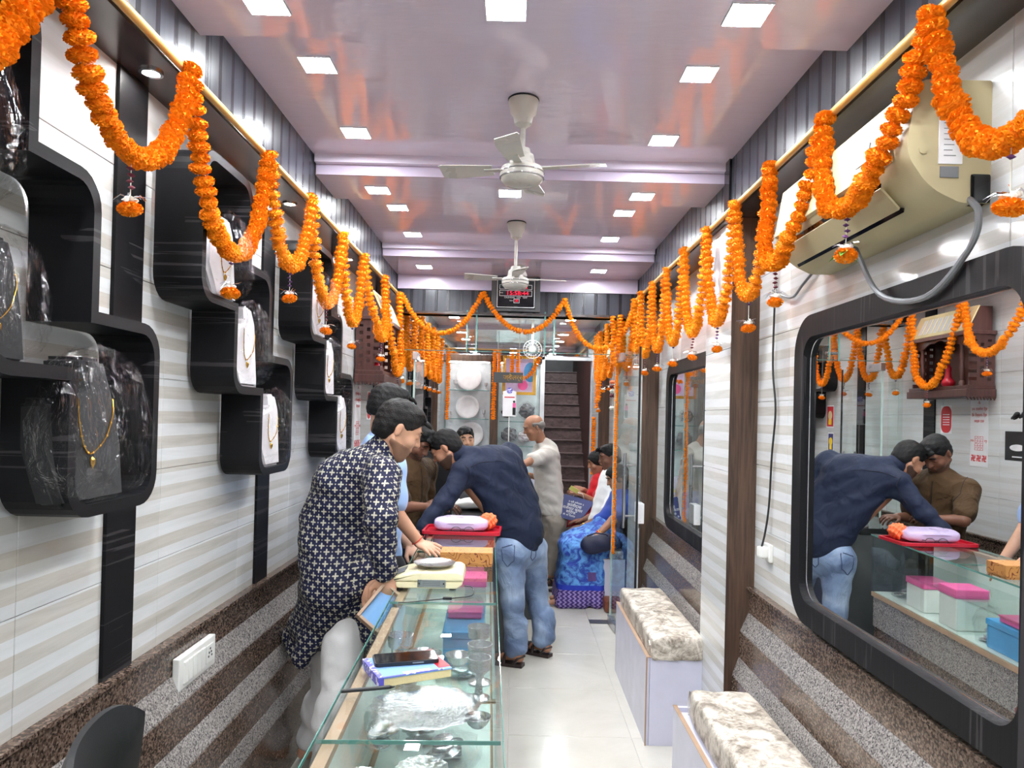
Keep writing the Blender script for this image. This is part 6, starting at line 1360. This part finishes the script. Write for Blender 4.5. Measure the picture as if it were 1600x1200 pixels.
c = at(957, 620, 6.3); e = empty('flower_tassel', (c.x, 6.3, c.z+.15), label='red and white flower tassel hanging in the back room', cat='tassel'); MB().tube([(0,0,0.2),(0,0,-0.28)], 0.003, 5).build('string', M['string'], e)
for z_, mt in ((-0.02,'orange_cloth'),(-0.06,'maroon_flower'),(-0.10,'white_flower'),(-0.14,'maroon_flower'),(-0.25,'white_flower')):
    m = MB()
    for k in range(8): m.lathe([(0.0005,-0.018),(0.014,0),(0.0005,0.018)], 6, Mx((math.cos(k*.8)*.016, math.sin(k*.8)*.016, z_)))
    m.build('blossoms', M[mt], e, True)
# ------------------------------------------------------------------ people
V = Vector
def rgt(f): f = V(f); f.z = 0; f.normalize(); return V((f.y, -f.x, 0))
def cube_prims(g, a, b, ra, rb, k=0.02, flat=None): g.cap(a, b, ra, rb, k, flat)
# 1. man in the printed kurta, at the staff side of the near counter
fw = V((0.90, 0.43, 0)); r = rgt(fw)
sc = at(578, 728, 2.90); sc0 = sc.copy(); pel = at(532, 925, 2.93)
J = dict(fw=fw, neck=at(597, 705, 2.90), shR=sc + r*0.185 - V((0,0,0.02)), shL=sc - r*0.185, pel=pel, hipR=pel + r*0.085 - V((0,0,0.07)), hipL=pel - r*0.085 - V((0,0,0.07)),
         elR=at(594, 815, 2.60), elL=at(600, 800, 3.02), wrR=at(602, 896, 2.62), wrL=at(578, 905, 2.80), mid=at(546, 790, 2.93))
J['knR'] = at(532, 1095, 2.80); J['anR'] = V((J['knR'].x - 0.07, 2.84, 0.09)); J['toeR'] = J['anR'] + fw*0.17 - V((0,0,0.06)); J['knL'] = at(512, 1090, 3.12); J['anL'] = V((J['knL'].x - 0.08, 3.14, 0.09)); J['toeL'] = J['anL'] + fw*0.17 - V((0,0,0.06))
hands = [(J['wrR'], V((0.10, -0.03, -1)), V((0.25, -0.95, 0.1)), 1, 0.45), (J['wrL'], V((0.15, -0.5, -0.75)), V((-0.2, -0.8, 0.5)), -1, 0.6)]
def kurta(g, J):
    fw = V(J['fw']); r = rgt(fw); P = J['pel']; ax = (J['neck'] - P).normalized()
    m1 = at(536, 812, 2.93); m2 = at(552, 765, 2.92)
    g.cap(P, m1, 0.160, 0.158, 0.04, (fw, 1.04)); g.cap(m1, m2, 0.158, 0.165, 0.04, (fw, 1.0)); g.cap(m2, lerp(sc0, J['neck'], 0.4) - ax*0.05, 0.160, 0.105, 0.06, (fw, 0.85))
    g.cap(J['shR'] - ax*0.01, J['shL'] - ax*0.01, 0.070, 0.070, 0.07); g.cap(lerp(J['neck'], P, 0.10), J['neck'] + ax*0.005, 0.074, 0.060, 0.03)
    g.cap(J['shR'], J['elR'], 0.074, 0.060, 0.012); g.cap(J['elR'], lerp(J['elR'], J['wrR'], 0.94), 0.060, 0.046, 0.010)
    g.cap(J['shL'], J['elL'], 0.070, 0.060, 0.03); g.cap(J['elL'], lerp(J['elL'], J['wrL'], 0.9), 0.058, 0.046, 0.015)
    # back panel and front panel of the long skirt, slit at the side
    hb = at(462, 1010, 2.96); hf_ = at(586, 1022, 2.87)
    g.cap(at(516, 850, 2.86), at(524, 912, 2.82), 0.120, 0.130, 0.05)
    for k in (-0.10, 0.0, 0.10):
        g.cap(P - fw*0.05 + r*k*1.0, hb + r*k*1.35, 0.085, 0.050, 0.05, (fw, 0.75)); g.cap(P + fw*0.045 + r*k*0.9, hf_ + r*k*0.95, 0.080, 0.036, 0.04, (fw, 0.8))
    g.cap(P - fw*0.02, lerp(P, hb, 0.55), 0.145, 0.12, 0.04, (fw, 0.8))
def kurta_trim(g, J):
    g.ell(at(505, 1120, 2.9), (V((1,0,0)), V((0,1,0)), V((0,0,1))), (0.5, 0.5, 0.10), 0.01, 'sub')
def kurta_all(g, J): kurta(g, J)
def pyjama(g, J):
    for s_ in 'RL':
        g.cap(J['hip'+s_], J['kn'+s_], 0.090, 0.074, 0.03); g.cap(J['kn'+s_], J['an'+s_] + V((0,0,0.02)), 0.078, 0.056, 0.02)
        for q in range(5): t = 0.04 + q*0.055; m = lerp(J['kn'+s_], J['an'+s_], t); g.cap(m + V((0.02,0,0.012)), m - V((0.02,0,0.012)), 0.071, 0.074, 0.012)
    g.cap(J['hipR'] + V((0.0,0.06,0.0)), J['hipL'] + V((0,0,0.0)), 0.08, 0.08, 0.04)
body, J1 = person('young man in a navy kurta printed with white flowers, bending over the counter', J, (at(622, 672, 2.90), (0.80, 0.30, -0.50), (0.42, 0.12, 0.88)), 'skin_light', 'hair_brown',
    [('kurta', 'kurta_print', kurta_all, True, 0.0045, ['neck','shR','shL','pel','elR','elL','wrR','wrL','hipR','knR','knL']), ('pyjama', 'white_cloth', pyjama, False, 0.002, ['pel','hipR','hipL','knR','knL','anR','anL'])], h=0.009, hf=0.0045, hands=hands, headscale=1.0, beard='stubble')
fd = Field(tuple(J1['neck'] - V((.14,)*3)), tuple(J1['neck'] + V((.14,)*3)), 0.006); hd = (at(622,672,2.9) - J1['neck']).normalized(); fd.cap(J1['neck'] + hd*0.020, J1['neck'] + hd*0.026, 0.066, 0.064, 0.004); link('collar', fd.mesh('collar', M['kurta_print'], True), body)
# 2. man in the light blue shirt, hand flat on the counter
fw = V((0.80, 0.55, 0)).normalized(); r = rgt(fw)
J = dict(fw=fw, neck=at(592, 692, 3.52), shR=at(611, 728, 3.34), shL=at(572, 722, 3.72), pel=at(592, 868, 3.52), elR=at(617, 800, 3.30), elL=at(600, 800, 3.75), wrR=at(655, 848, 3.33), wrL=at(640, 850, 3.70))
J['hipR'] = J['pel'] + r*0.09 - V((0,0,.07)); J['hipL'] = J['pel'] - r*0.09 - V((0,0,.07))
for s_, q in (('R', 1), ('L', -1)): J['kn'+s_] = J['hip'+s_] + V((0.0, 0, -0.40)); J['an'+s_] = V((J['kn'+s_].x, J['kn'+s_].y, 0.09)); J['toe'+s_] = J['an'+s_] + fw*0.17 - V((0,0,.06))
hw = J['wrR']; hd = (atz(690, 868, 0.912) - hw).normalized()
blue, Jb = person('man in a light blue shirt leaning with one hand flat on the counter', J, (at(606, 638, 3.55), (0.80, 0.42, -0.42), (0.38, 0.2, 0.9)), 'skin_light', 'hair_black',
    [('shirt', 'blue_cloth', shirt_fn(0.42, 1.02), False, 0.004, ['neck','shR','shL','pel','elR','elL']), ('trousers', 'black_cloth', trouser_fn(), False, 0.003, ['pel','hipR','hipL','knR','knL','anR','anL'])],
    h=0.010, hf=0.0048, hands=[(hw, hd, V((0.1, -0.2, 1)), -1, 0.10), (J['wrL'], V((0.5, -0.3, -0.5)), V((0, -0.5, 1)), 1, 0.4)])
fd = Field(tuple(Jb['neck'] - V((.14,)*3)), tuple(Jb['neck'] + V((.14,)*3)), 0.008); fd.cap(Jb['neck'], Jb['neck'] + V((0.01,0,0.03)), 0.066, 0.060, 0.004); link('collar', fd.mesh('collar', M['blue_cloth']), blue)
ax = (hw - Jb['elR']).normalized(); u = ax.orthogonal().normalized(); w = ax.cross(u); c = hw - ax*0.015
MB().tube([c + (u*math.cos(a) + w*math.sin(a))*0.0285 for a in [2*PI*k/20 for k in range(20)]], 0.0028, 5, closed=True).build('wrist_thread', M['thread_red'], blue, True)
# 3. man in the brown shirt, facing the counter
fw = V((0.72, -0.50, 0)).normalized(); r = rgt(fw)
sc = at(640, 735, 4.50); pel = at(634, 850, 4.48)
J = dict(fw=fw, neck=at(640, 722, 4.48), shR=sc + r*0.17, shL=sc - r*0.17, pel=pel, elR=at(632, 792, 4.22), elL=at(662, 790, 4.65), wrR=at(664, 792, 4.30), wrL=at(690, 790, 4.60))
J['shR'].z -= 0.03; J['hipR'] = pel + r*0.09 - V((0,0,.07)); J['hipL'] = pel - r*0.09 - V((0,0,.07))
for s_ in 'RL': J['kn'+s_] = J['hip'+s_] + V((0, 0, -0.38)); J['an'+s_] = V((J['kn'+s_].x, J['kn'+s_].y, 0.09)); J['toe'+s_] = J['an'+s_] + fw*0.17 - V((0,0,.06))
brn, Jbn = person('man in a brown shirt with black hair bending his head toward the navy-clad man', J, (at(652, 690, 4.44), (0.62, -0.34, -0.62), (0.5, -0.25, 0.8)), 'skin_dark', 'hair_black',
    [('shirt', 'brown_cloth', shirt_fn(0.42, 1.0), False, 0.004, ['neck','shR','shL','pel','elR','elL']), ('trousers', 'black_cloth', trouser_fn(), False, 0.003, ['pel','hipR','hipL','knR','knL','anR','anL'])],
    h=0.011, hf=0.0055, beard='stubble_dark', hands=[(J['wrR'], V((0.9, 0.2, 0.1)), V((0, -0.6, 0.8)), -1, 0.5), (J['wrL'], V((0.8, -0.3, 0)), V((0, -0.2, 1)), 1, 0.5)])
fd = Field(tuple(Jbn['neck'] - V((.14,)*3)), tuple(Jbn['neck'] + V((.14,)*3)), 0.007); fd.cap(Jbn['neck'] + V((0.01,-0.01,0.0)), Jbn['neck'] + V((0.015,-0.012,0.028)), 0.070, 0.062, 0.004); link('collar', fd.mesh('collar', M['brown_cloth']), brn)
# 4. man in the navy shirt and jeans bending over the counter
fw = V((-0.60, 0.80, 0)); r = rgt(fw)
J = dict(fw=fw, neck=at(722, 712, 4.42), shR=at(796, 712, 4.66), shL=at(726, 738, 4.33), pel=at(812, 828, 4.52), elL=at(694, 784, 4.22), wrL=at(658, 826, 4.12), elR=at(826, 778, 4.78), wrR=at(790, 790, 4.90))
J['hipL'] = at(797, 862, 4.45); J['hipR'] = at(830, 858, 4.60); J['knL'] = at(801, 940, 4.42); J['anL'] = at(806, 1020, 4.42); J['anL'].z = 0.10; J['toeL'] = J['anL'] + V((-0.13, 0.05, -0.06)); J['knR'] = at(839, 932, 4.66); J['anR'] = at(850, 1000, 4.62); J['anR'].z = 0.10; J['toeR'] = J['anR'] + V((-0.12, 0.08, -0.06))
def navy(g, J):
    fw = V(J['fw']); mid = at(766, 725, 4.48); low = lerp(J['pel'], mid, 0.3)
    g.cap(J['shL'], J['shR'], 0.075, 0.080, 0.06); g.cap(mid, J['neck'], 0.105, 0.062, 0.05); g.cap(at(762, 738, 4.46), J['pel'], 0.165, 0.148, 0.05, (V((0.6,-0.8,0.45)), 0.74))
    g.cap(at(786, 728, 4.55), at(820, 800, 4.62), 0.115, 0.110, 0.05); g.cap(J['pel'], J['pel'] + V((0.01, 0.0, -0.045)), 0.150, 0.152, 0.03, (fw, 0.80))
    g.cap(J['shL'], J['elL'], 0.074, 0.056, 0.04); g.cap(J['elL'], lerp(J['elL'], J['wrL'], 0.95), 0.056, 0.041, 0.02); g.cap(J['shR'], J['elR'], 0.075, 0.060, 0.04); g.cap(J['elR'], J['wrR'], 0.060, 0.045, 0.02)
def jeans(g, J):
    fw = V(J['fw']); g.cap(J['hipL'], J['hipR'], 0.100, 0.100, 0.04); g.cap(J['pel'] + V((0,0,0.02)), (J['hipL']+J['hipR'])/2, 0.130, 0.120, 0.04, (fw, 0.85))
    for s_ in 'LR':
        g.cap(J['hip'+s_], J['kn'+s_], 0.104, 0.070, 0.03); g.cap(J['kn'+s_], J['an'+s_] + V((0,0,0.03)), 0.071, 0.058, 0.02)
        for q in range(5): m = J['an'+s_] + V((0,0,0.02+q*0.034)); g.cap(m + V((0.014,0,0.006)), m - V((0.014,0,0.006)), 0.060 - q*0.001, 0.064 - q*0.001, 0.006)
jm, Jj = person('man in a navy shirt and faded blue jeans bending low over the counter', J, (at(698, 702, 4.42), (-0.72, 0.12, -0.62), (-0.55, 0.12, 0.8)), 'skin_mid', 'hair_black',
    [('shirt', 'navy_cloth', navy, False, 0.005, ['neck','shR','shL','pel','elR','elL','wrL','wrR','hipR']), ('jeans', 'denim', jeans, False, 0.0035, ['pel','hipR','hipL','knR','knL','anR','anL'])],
    h=0.010, hf=0.0055, beard='stubble_dark', hands=[(J['wrL'], V((-0.75, 0.1, -0.55)), V((-0.3, -0.3, 0.9)), -1, 0.3), (J['wrR'], V((-0.8, 0.3, -0.3)), V((0, 0.3, 0.9)), 1, 0.4)])
def snap(parent, ob, pts, off=0.002, r=0.0016, mat='black_ink', nm='seam', sub_=6):
    out = []
    for a, b in zip(pts[:-1], pts[1:]):
        for k in range(sub_):
            q = lerp(a, b, k/sub_); ok, loc, nrm, i = ob.closest_point_on_mesh(q)
            if ok: out.append(loc + nrm*off)
    if len(out) > 2: MB().tube(out, r, 5).build(nm, M[mat], parent, True)
jn = [o for o in jm.children if o.name.startswith('jeans')][0]; ns = [o for o in jm.children if o.name.startswith('shirt')][0]
M['denim_seam'] = plain('denim_seam', srgb(52, 66, 96), 0.8)
for (x0, x1, y0, y1, d_) in ((776, 808, 852, 888, 4.30), (824, 846, 842, 878, 4.44)):
    snap(jm, jn, [at(x0, y0, d_), at(x1, y0-4, d_)], nm='pocket_seam', mat='denim_seam', r=0.0028); snap(jm, jn, [at(x1, y0-4, d_), at(x1-3, y1-6, d_), at((x0+x1)/2, y1, d_), at(x0+4, y1-8, d_), at(x0, y0, d_)], nm='pocket_seam', mat='denim_seam', r=0.0026)
M['navy_seam'] = plain('navy_seam', srgb(12, 17, 32), 0.8)
snap(ns, ns, [at(742, 722, 4.2), at(765, 715, 4.3), at(800, 722, 4.4)], nm='yoke_seam', mat='navy_seam', r=0.002); snap(ns, ns, [at(728, 716, 4.2), at(738, 738, 4.2), at(742, 762, 4.2), at(732, 780, 4.2)], nm='sleeve_seam', mat='navy_seam', r=0.0022)
bs = [o for o in brn.children if o.name.startswith('shirt')][0]; fb = V(Jbn['fw']); M['brown_seam'] = plain('brown_seam', srgb(38, 27, 17), 0.8)
snap(bs, bs, [Jbn['neck'] + fb*0.3, lerp(Jbn['neck'], Jbn['pel'], 0.5) + fb*0.3, Jbn['pel'] + fb*0.3], nm='placket', mat='brown_seam', r=0.004)
for s_ in 'RL': snap(bs, bs, [Jbn['sh'+s_] + V((0,0,.1)), Jbn['sh'+s_] + fb*0.12, Jbn['sh'+s_] + fb*0.10 - V((0,0,.1))], nm='sleeve_seam', mat='brown_seam', r=0.003)
fd = Field(tuple(Jj['neck'] - V((.14,)*3)), tuple(Jj['neck'] + V((.14,)*3)), 0.007); hd = (at(698, 702, 4.42) - Jj['neck']).normalized(); fd.cap(Jj['neck'] + hd*0.022, Jj['neck'] + hd*0.040, 0.068, 0.062, 0.004); link('collar', fd.mesh('collar', M['navy_cloth']), jm)
def sandal(parent, an, toe, mat='sandal'):
    d = (toe-an); d.z = 0; d.normalize(); s_ = V((-d.y, d.x, 0)); o = V((an.x, an.y, 0)) - d*0.045; e = MB(); pl = [(-0.005,-0.030),(0.06,-0.036),(0.15,-0.044),(0.22,-0.040),(0.262,0.0),(0.22,0.040),(0.15,0.044),(0.06,0.036),(-0.005,0.030)]
    T = Matrix((d, s_, V((0,0,1)))).transposed().to_4x4(); T.translation = o; m = MB(); m.prism(pl, 0.001, 0.022, 'z'); m.v = [tuple(T @ V(v)) for v in m.v]; s1 = m.build('sandal', M[mat], parent); mb = MB()
    for x in (0.11, 0.15, 0.19): mb.tube([T @ V((x, -0.044, 0.02)), T @ V((x, -0.034, 0.055)), T @ V((x, 0, 0.074 - (x-.11)*.15)), T @ V((x, 0.034, 0.055)), T @ V((x, 0.044, 0.02))], 0.011, 6)
    mb.tube([T @ V((0.05,-0.038,0.02)), T @ V((0.02,-0.036,0.06)), T @ V((-0.012,0,0.07)), T @ V((0.02,0.036,0.06)), T @ V((0.05,0.038,0.02))], 0.007, 6); mb.build('strap', M[mat], s1, True)
sandal(jm, Jj['anL'], Jj['toeL']); sandal(jm, Jj['anR'], Jj['toeR'])
# 5. seated man looking out between the others
fw = V((0.3, -0.95, 0)).normalized(); r = rgt(fw); pel = at(706, 800, 6.30); pel.z = 0.60; sc = at(704, 742, 6.30)
J = dict(fw=fw, neck=at(712, 722, 6.28), shR=sc + r*0.18, shL=sc - r*0.18, pel=pel, hipR=pel + r*0.09, hipL=pel - r*0.09, elR=sc + r*0.24 + V((0, -0.05, -0.26)), elL=sc - r*0.24 + V((0, -0.05, -0.26)))
J['wrR'] = J['elR'] + V((0.12, -0.16, 0.06)); J['wrL'] = J['elL'] + V((-0.08, -0.16, 0.06))
for s_ in 'RL': J['kn'+s_] = J['hip'+s_] + fw*0.36 - V((0,0,.05)); J['an'+s_] = V((J['kn'+s_].x, J['kn'+s_].y, 0.09)); J['toe'+s_] = J['an'+s_] + fw*0.16 - V((0,0,.06))
ck5, _ = person('seated man in a checked shirt looking out behind the bending man', J, (at(727, 688, 6.22), (0.25, -0.95, -0.12), (0, -0.1, 1)), 'skin_light', 'hair_black',
    [('shirt', 'check_shirt', shirt_fn(0.42), True, 0.003, ['neck','shR','shL','pel','elR','elL']), ('trousers', 'black_cloth', trouser_fn(), False, 0, ['pel','hipR','hipL','knR','knL','anR','anL'])], h=0.013, hf=0.0075, finehands=False,
    hands=[(J['wrR'], V((0.4, -0.9, 0)), V((0, 0, 1)), -1, 0.5), (J['wrL'], V((-0.4, -0.9, 0)), V((0, 0, 1)), 1, 0.5)])
stl = empty('stool', (pel.x, pel.y, 0), label='dark stool under the seated man in the checked shirt', cat='stool'); MB().lathe([(0.001,0.49),(0.16,0.49),(0.17,0.47),(0.16,0.44),(0.001,0.44)], 20).build('seat', M['black_plastic'], stl, True)
for k in range(4): a = PI/4+k*PI/2; MB().tube([(math.cos(a)*0.10,math.sin(a)*0.10,0.44),(math.cos(a)*0.16,math.sin(a)*0.16,0.0)], 0.011, 6).build('leg', M['chrome'], stl, True)
# 6. elderly man standing at the back counter
fw = V((-0.92, -0.38, 0)).normalized(); r = rgt(fw); sc = at(858, 712, 6.80); pel = at(862, 800, 6.82)
J = dict(fw=fw, neck=at(850, 694, 6.78), shR=sc + r*0.18, shL=sc - r*0.18, pel=pel, elL=at(830, 720, 6.46), wrL=at(806, 731, 6.34), elR=at(858, 752, 7.02), wrR=at(826, 742, 6.98))
J['shL'] = at(850, 712, 6.63); J['hipR'] = pel + r*0.09 - V((0,0,.07)); J['hipL'] = pel - r*0.09 - V((0,0,.07))
for s_ in 'RL': J['kn'+s_] = J['hip'+s_] + V((-0.03, 0, -0.36)); J['an'+s_] = V((J['kn'+s_].x, J['kn'+s_].y, 0.09)); J['toe'+s_] = J['an'+s_] + fw*0.17 - V((0,0,.06))
def oldshirt(g, J):
    shirt_fn(0.45, 1.08, 0.10, 0.012)(g, J); fw = V(J['fw']); P = J['pel']; g.cap(lerp(P, J['neck'], 0.3), P + V((0.02, 0, -0.05)), 0.150, 0.178, 0.04, (fw, 0.80)); g.cap(P + V((0.02,0,-0.22)), P + V((0.02,0,-0.34)), 0.26, 0.26, 0.005, None, 'sub')
def oldpants(g, J):
    trouser_fn(1.12, 1.0)(g, J)
old, Jo = person('elderly balding man in a pale bush shirt and grey trousers', J, (at(834, 668, 6.74), (-0.88, -0.22, -0.40), (-0.35, -0.1, 0.9)), 'skin_mid', 'hair_grey',
    [('shirt', 'offwhite_cloth', oldshirt, False, 0.005, ['neck','shR','shL','pel','elR','elL','hipR']), ('trousers', 'greige_cloth', oldpants, False, 0.004, ['pel','hipR','hipL','knR','knL','anR','anL'])], h=0.012, hf=0.007, hair='balding',
    hands=[(J['wrL'], V((-0.85, 0, -0.35)), V((0, -0.6, 0.7)), 1, 0.4), (J['wrR'], V((-0.85, 0, -0.35)), V((0, -0.6, 0.7)), -1, 0.4)])
# 7-9. three people seated on the back bench, facing left
def seated(px_head, py_head, d, pxp, label, skinm, hairm, parts, Fh, Uh, el, wr, kn, an, hair, hands, pel_x=0.80, neck=None, build=0.95, fem=False, hs=1.0, h=0.011):
    fw = V((-1, -0.05, 0)).normalized(); r = rgt(fw); hc = at(px_head, py_head, d); pel = V((pel_x, d + 0.02, 0.565)); nk = neck or (hc + V((0.05, 0, -0.15)))
    sc = nk + V((0.03, 0, -0.05)); J = dict(fw=fw, neck=nk, shR=sc + r*0.165, shL=sc - r*0.165, pel=pel, hipR=pel + r*0.09 + V((0,0,-.02)), hipL=pel - r*0.09 + V((0,0,-.02)), **el, **wr, **kn, **an)
    for s_ in 'RL': J['toe'+s_] = J['an'+s_] + V((-0.14, -0.03, -0.055))
    return person(label, J, (hc, Fh, Uh), skinm, hairm, parts, h=h, hf=0.007, hair=hair, hands=hands, build=build, fem=fem, headscale=hs)
PT = ['neck','shR','shL','pel','elR','elL']; PL = ['pel','hipR','hipL','knR','knL','anR','anL']
# woman in red (farthest)
d = 6.95
el = dict(elL=at(930, 785, 6.78), elR=at(938, 782, 7.12)); wr = dict(wrL=at(907, 772, 6.70), wrR=at(912, 765, 6.98)); kn = dict(knL=at(880, 828, 6.85), knR=at(880, 822, 7.08)); an = dict(anL=at(872, 886, 6.80), anR=at(866, 876, 7.05))
for k in an: an[k].z = 0.09
def salwar(g, J):
    trouser_fn(1.35, 1.0)(g, J)
def stole(g, J):
    g.cap(J['neck'] + V((-0.06,-0.06,0)), lerp(J['neck'], J['pel'], 0.75) + V((-0.10,-0.08,0)), 0.045, 0.05, 0.03); g.cap(J['neck'] + V((0.02,-0.08,0.01)), J['shL'] + V((0.02,-0.02,-0.06)), 0.05, 0.05, 0.03); shirt_fn(0.40, 0.98)(g, J)
red, Jr = seated(934, 723, d, 0, 'woman in red clothes on the back bench, farthest of the seated three', 'skin_mid', 'hair_black', [('tunic', 'red_cloth', stole, False, 0.004, PT), ('salwar', 'maroon_cloth', salwar, False, 0.004, PL)], (-0.92, -0.1, -0.32), (-0.3, 0, 0.95), el, wr, kn, an, 'bun',
    [(wr['wrL'], V((-0.85, 0, 0.3)), V((0, -0.5, 0.8)), 1, 0.55), (wr['wrR'], V((-0.85, 0, 0.2)), V((0, -0.5, 0.8)), -1, 0.55)], fem=True, hs=0.97)
sandal(red, Jr['anL'], Jr['toeL']); sandal(red, Jr['anR'], Jr['toeR'])
# man in white shirt (middle)
d = 6.45
el = dict(elL=at(948, 806, 6.22), elR=at(938, 800, 6.62)); wr = dict(wrL=at(909, 823, 6.20), wrR=at(912, 812, 6.55)); kn = dict(knL=at(889, 842, 6.30), knR=at(892, 836, 6.58)); an = dict(anL=at(893, 895, 6.36), anR=at(884, 888, 6.58))
for k in an: an[k].z = 0.09
wh, Jw = seated(953, 715, d, 0, 'man in a white shirt and dark trousers, middle of the seated three', 'skin_dark', 'hair_black', [('shirt', 'white_shirt', shirt_fn(0.46, 1.06, 0.05, 0.01), False, 0.004, PT), ('trousers', 'black_cloth', trouser_fn(1.1), False, 0.004, PL)], (-0.93, -0.15, -0.25), (-0.25, 0, 0.96), el, wr, kn, an, 'short',
    [(wr['wrL'], V((-0.9, 0.1, -0.25)), V((0, -0.2, 1)), 1, 0.35), (wr['wrR'], V((-0.9, 0, -0.1)), V((0, 0, 1)), -1, 0.35)], build=1.0)
sandal(wh, Jw['anL'], Jw['toeL']); sandal(wh, Jw['anR'], Jw['toeR'])
MB().lathe([(0.024,-0.006),(0.0275,-0.006),(0.0275,0.006),(0.024,0.006)], 16, Matrix.Translation(lerp(wr['wrL'], el['elL'], 0.10)) @ V((0,0,1)).rotation_difference(el['elL']-wr['wrL']).to_matrix().to_4x4()).build('wrist_watch', M['gold'], wh, True)
# woman in the blue sari (nearest)
d = 6.02
el = dict(elL=at(958, 812, 5.82), elR=at(950, 806, 6.2)); wr = dict(wrL=at(932, 838, 5.78), wrR=at(930, 826, 6.02)); kn = dict(knL=at(893, 862, 5.92), knR=at(896, 850, 6.14)); an = dict(anL=at(882, 934, 5.85), anR=at(888, 922, 6.02))
for k in an: an[k].z = 0.085
def sari_top(g, J):
    shirt_fn(0.36, 0.96)(g, J); g.cap(J['shL'] + V((0,0,.01)), lerp(J['pel'], J['neck'], .35) + V((-.09, 0.02, 0)), 0.06, 0.07, 0.04)
def sari_skirt(g, J):
    P = J['pel']; g.cap(P + V((0,0,0.03)), P + V((0,0,-0.04)), 0.155, 0.15, 0.04, (V((1,0,0)), 0.9))
    for a in np.linspace(-0.16, 0.16, 9):
        kn_ = (J['knL'] + J['knR'])/2 + V((0, a*0.9, 0.02)); g.cap(P + V((0, a*0.7, 0)), kn_, 0.10, 0.095, 0.05)
        for b_, x_ in ((0, -0.02), (0.7, 0.06), (1.3, 0.14), (2, 0.26)):
            g.cap(kn_ + V((b_*0.10, 0, -0.03)), V((J['anL'].x + x_, kn_.y + a*0.35 - 0.02, 0.045)), 0.085, 0.055, 0.05)
sr, Js = seated(965, 748, d, 0, 'woman in a blue printed sari, nearest of the three seated on the back bench', 'skin_mid', 'hair_black', [('blouse', 'blue_sari_cloth', sari_top, False, 0.004, PT), ('sari_skirt', 'sari_print', sari_skirt, True, 0.004, PL)], (-0.90, -0.12, -0.38), (-0.36, 0, 0.93), el, wr, kn, an, 'bun',
    [(wr['wrL'], V((-0.75, 0, -0.55)), V((-0.3, -0.3, 0.9)), 1, 0.3), (wr['wrR'], V((-0.6, -0.5, -0.2)), V((0, 0, 1)), -1, 0.4)], fem=True, hs=0.94)
for q in (0.12, 0.17, 0.22): MB().lathe([(0.027,-0.003),(0.031,-0.003),(0.031,0.003),(0.027,0.003)], 16, Matrix.Translation(lerp(wr['wrL'], el['elL'], q)) @ V((0,0,1)).rotation_difference(el['elL']-wr['wrL']).to_matrix().to_4x4()).build('bangle', M['thread_red'] if q < .2 else M['gold'], sr, True)
# things they hold
c = at(934, 845, 5.72); e = empty('purse', tuple(c), label='navy blue purse on the lap of the woman in the blue sari', cat='purse'); fd = Field((-.16,-.1,-.14), (.16,.1,.14), 0.008); fd.cap((-.07,0,-.03), (.07,0,0.0), .07, .065, .03, (V((0,1,0)), .55)); fd.cap((-.05,0,-.05), (.05,0,-.04), .055, .05, .03, (V((0,1,0)), .6)); fd.wrinkle(.003)
link('body', fd.mesh('body', M['purse_navy']), e); MB().tube([(-.09,-.02,.04),(-.02,-.045,.07),(.06,-.04,.06),(.10,0,.02)], .006, 6).build('strap', M['purse_navy'], e, True)
c0, c1, c2, c3 = at(882, 772, 6.72), at(929, 785, 6.66), at(905, 817, 6.62), at(867, 806, 6.68)
e = empty('shopping_bag', tuple((c0+c1+c2+c3)/4), label='navy blue paper shopping bag with white lettering on a lap', cat='bag'); o = (c0+c1+c2+c3)/4
nrm = (c1-c0).cross(c3-c0).normalized(); nrm = -nrm if nrm.y > 0 else nrm; P8 = [p-o+nrm*t for t in (0.02, -0.02) for p in (c0, c1, c2, c3)]
MB().add(P8, [(0,1,2,3),(7,6,5,4),(0,4,5,1),(1,5,6,2),(2,6,7,3),(3,7,4,0)]).build('body', M['navy_paper'], e); MB().tube([lerp(c0,c1,.3)-o, lerp(c0,c1,.35)-o+V((0,-.02,.05)), lerp(c0,c1,.6)-o+V((0,-.02,.05)), lerp(c0,c1,.65)-o], .003, 5).build('handle', M['white_plastic'], e, True)
ux = (c1-c0).normalized(); uz = nrm; uy = uz.cross(ux).normalized(); RT = Matrix((ux, uy, uz)).transposed()
for k, (t, sz) in enumerate((('॥ श्री गणेशाय ॥', .024), ('कालीदास', .040), ('राजेन्द्र कुमार', .036), ('सर्राफ', .036), ('मो. मिं. रोडवेज', .022))):
    q = lerp(lerp(c0, c1, .5), lerp(c3, c2, .5), 0.25 + k*0.145) - o + nrm*0.030; text(t, sz, tuple(q), RT.to_euler(), 'white_ink', e)
c = at(897, 765, 6.62); e = empty('paper_slip', tuple(c), label='folded yellow paper held in the hands of the woman in red', cat='paper'); e.rotation_euler = (0.5, 0.5, 0.2); MB().bbox(-.045, -.002, -.022, .045, .002, .022, .0008).build('front_fold', M['yellow_paper'], e); MB().bbox(-.043, .003, -.020, .043, .005, .020, .0008).build('rear_fold', M['yellow_paper'], e)
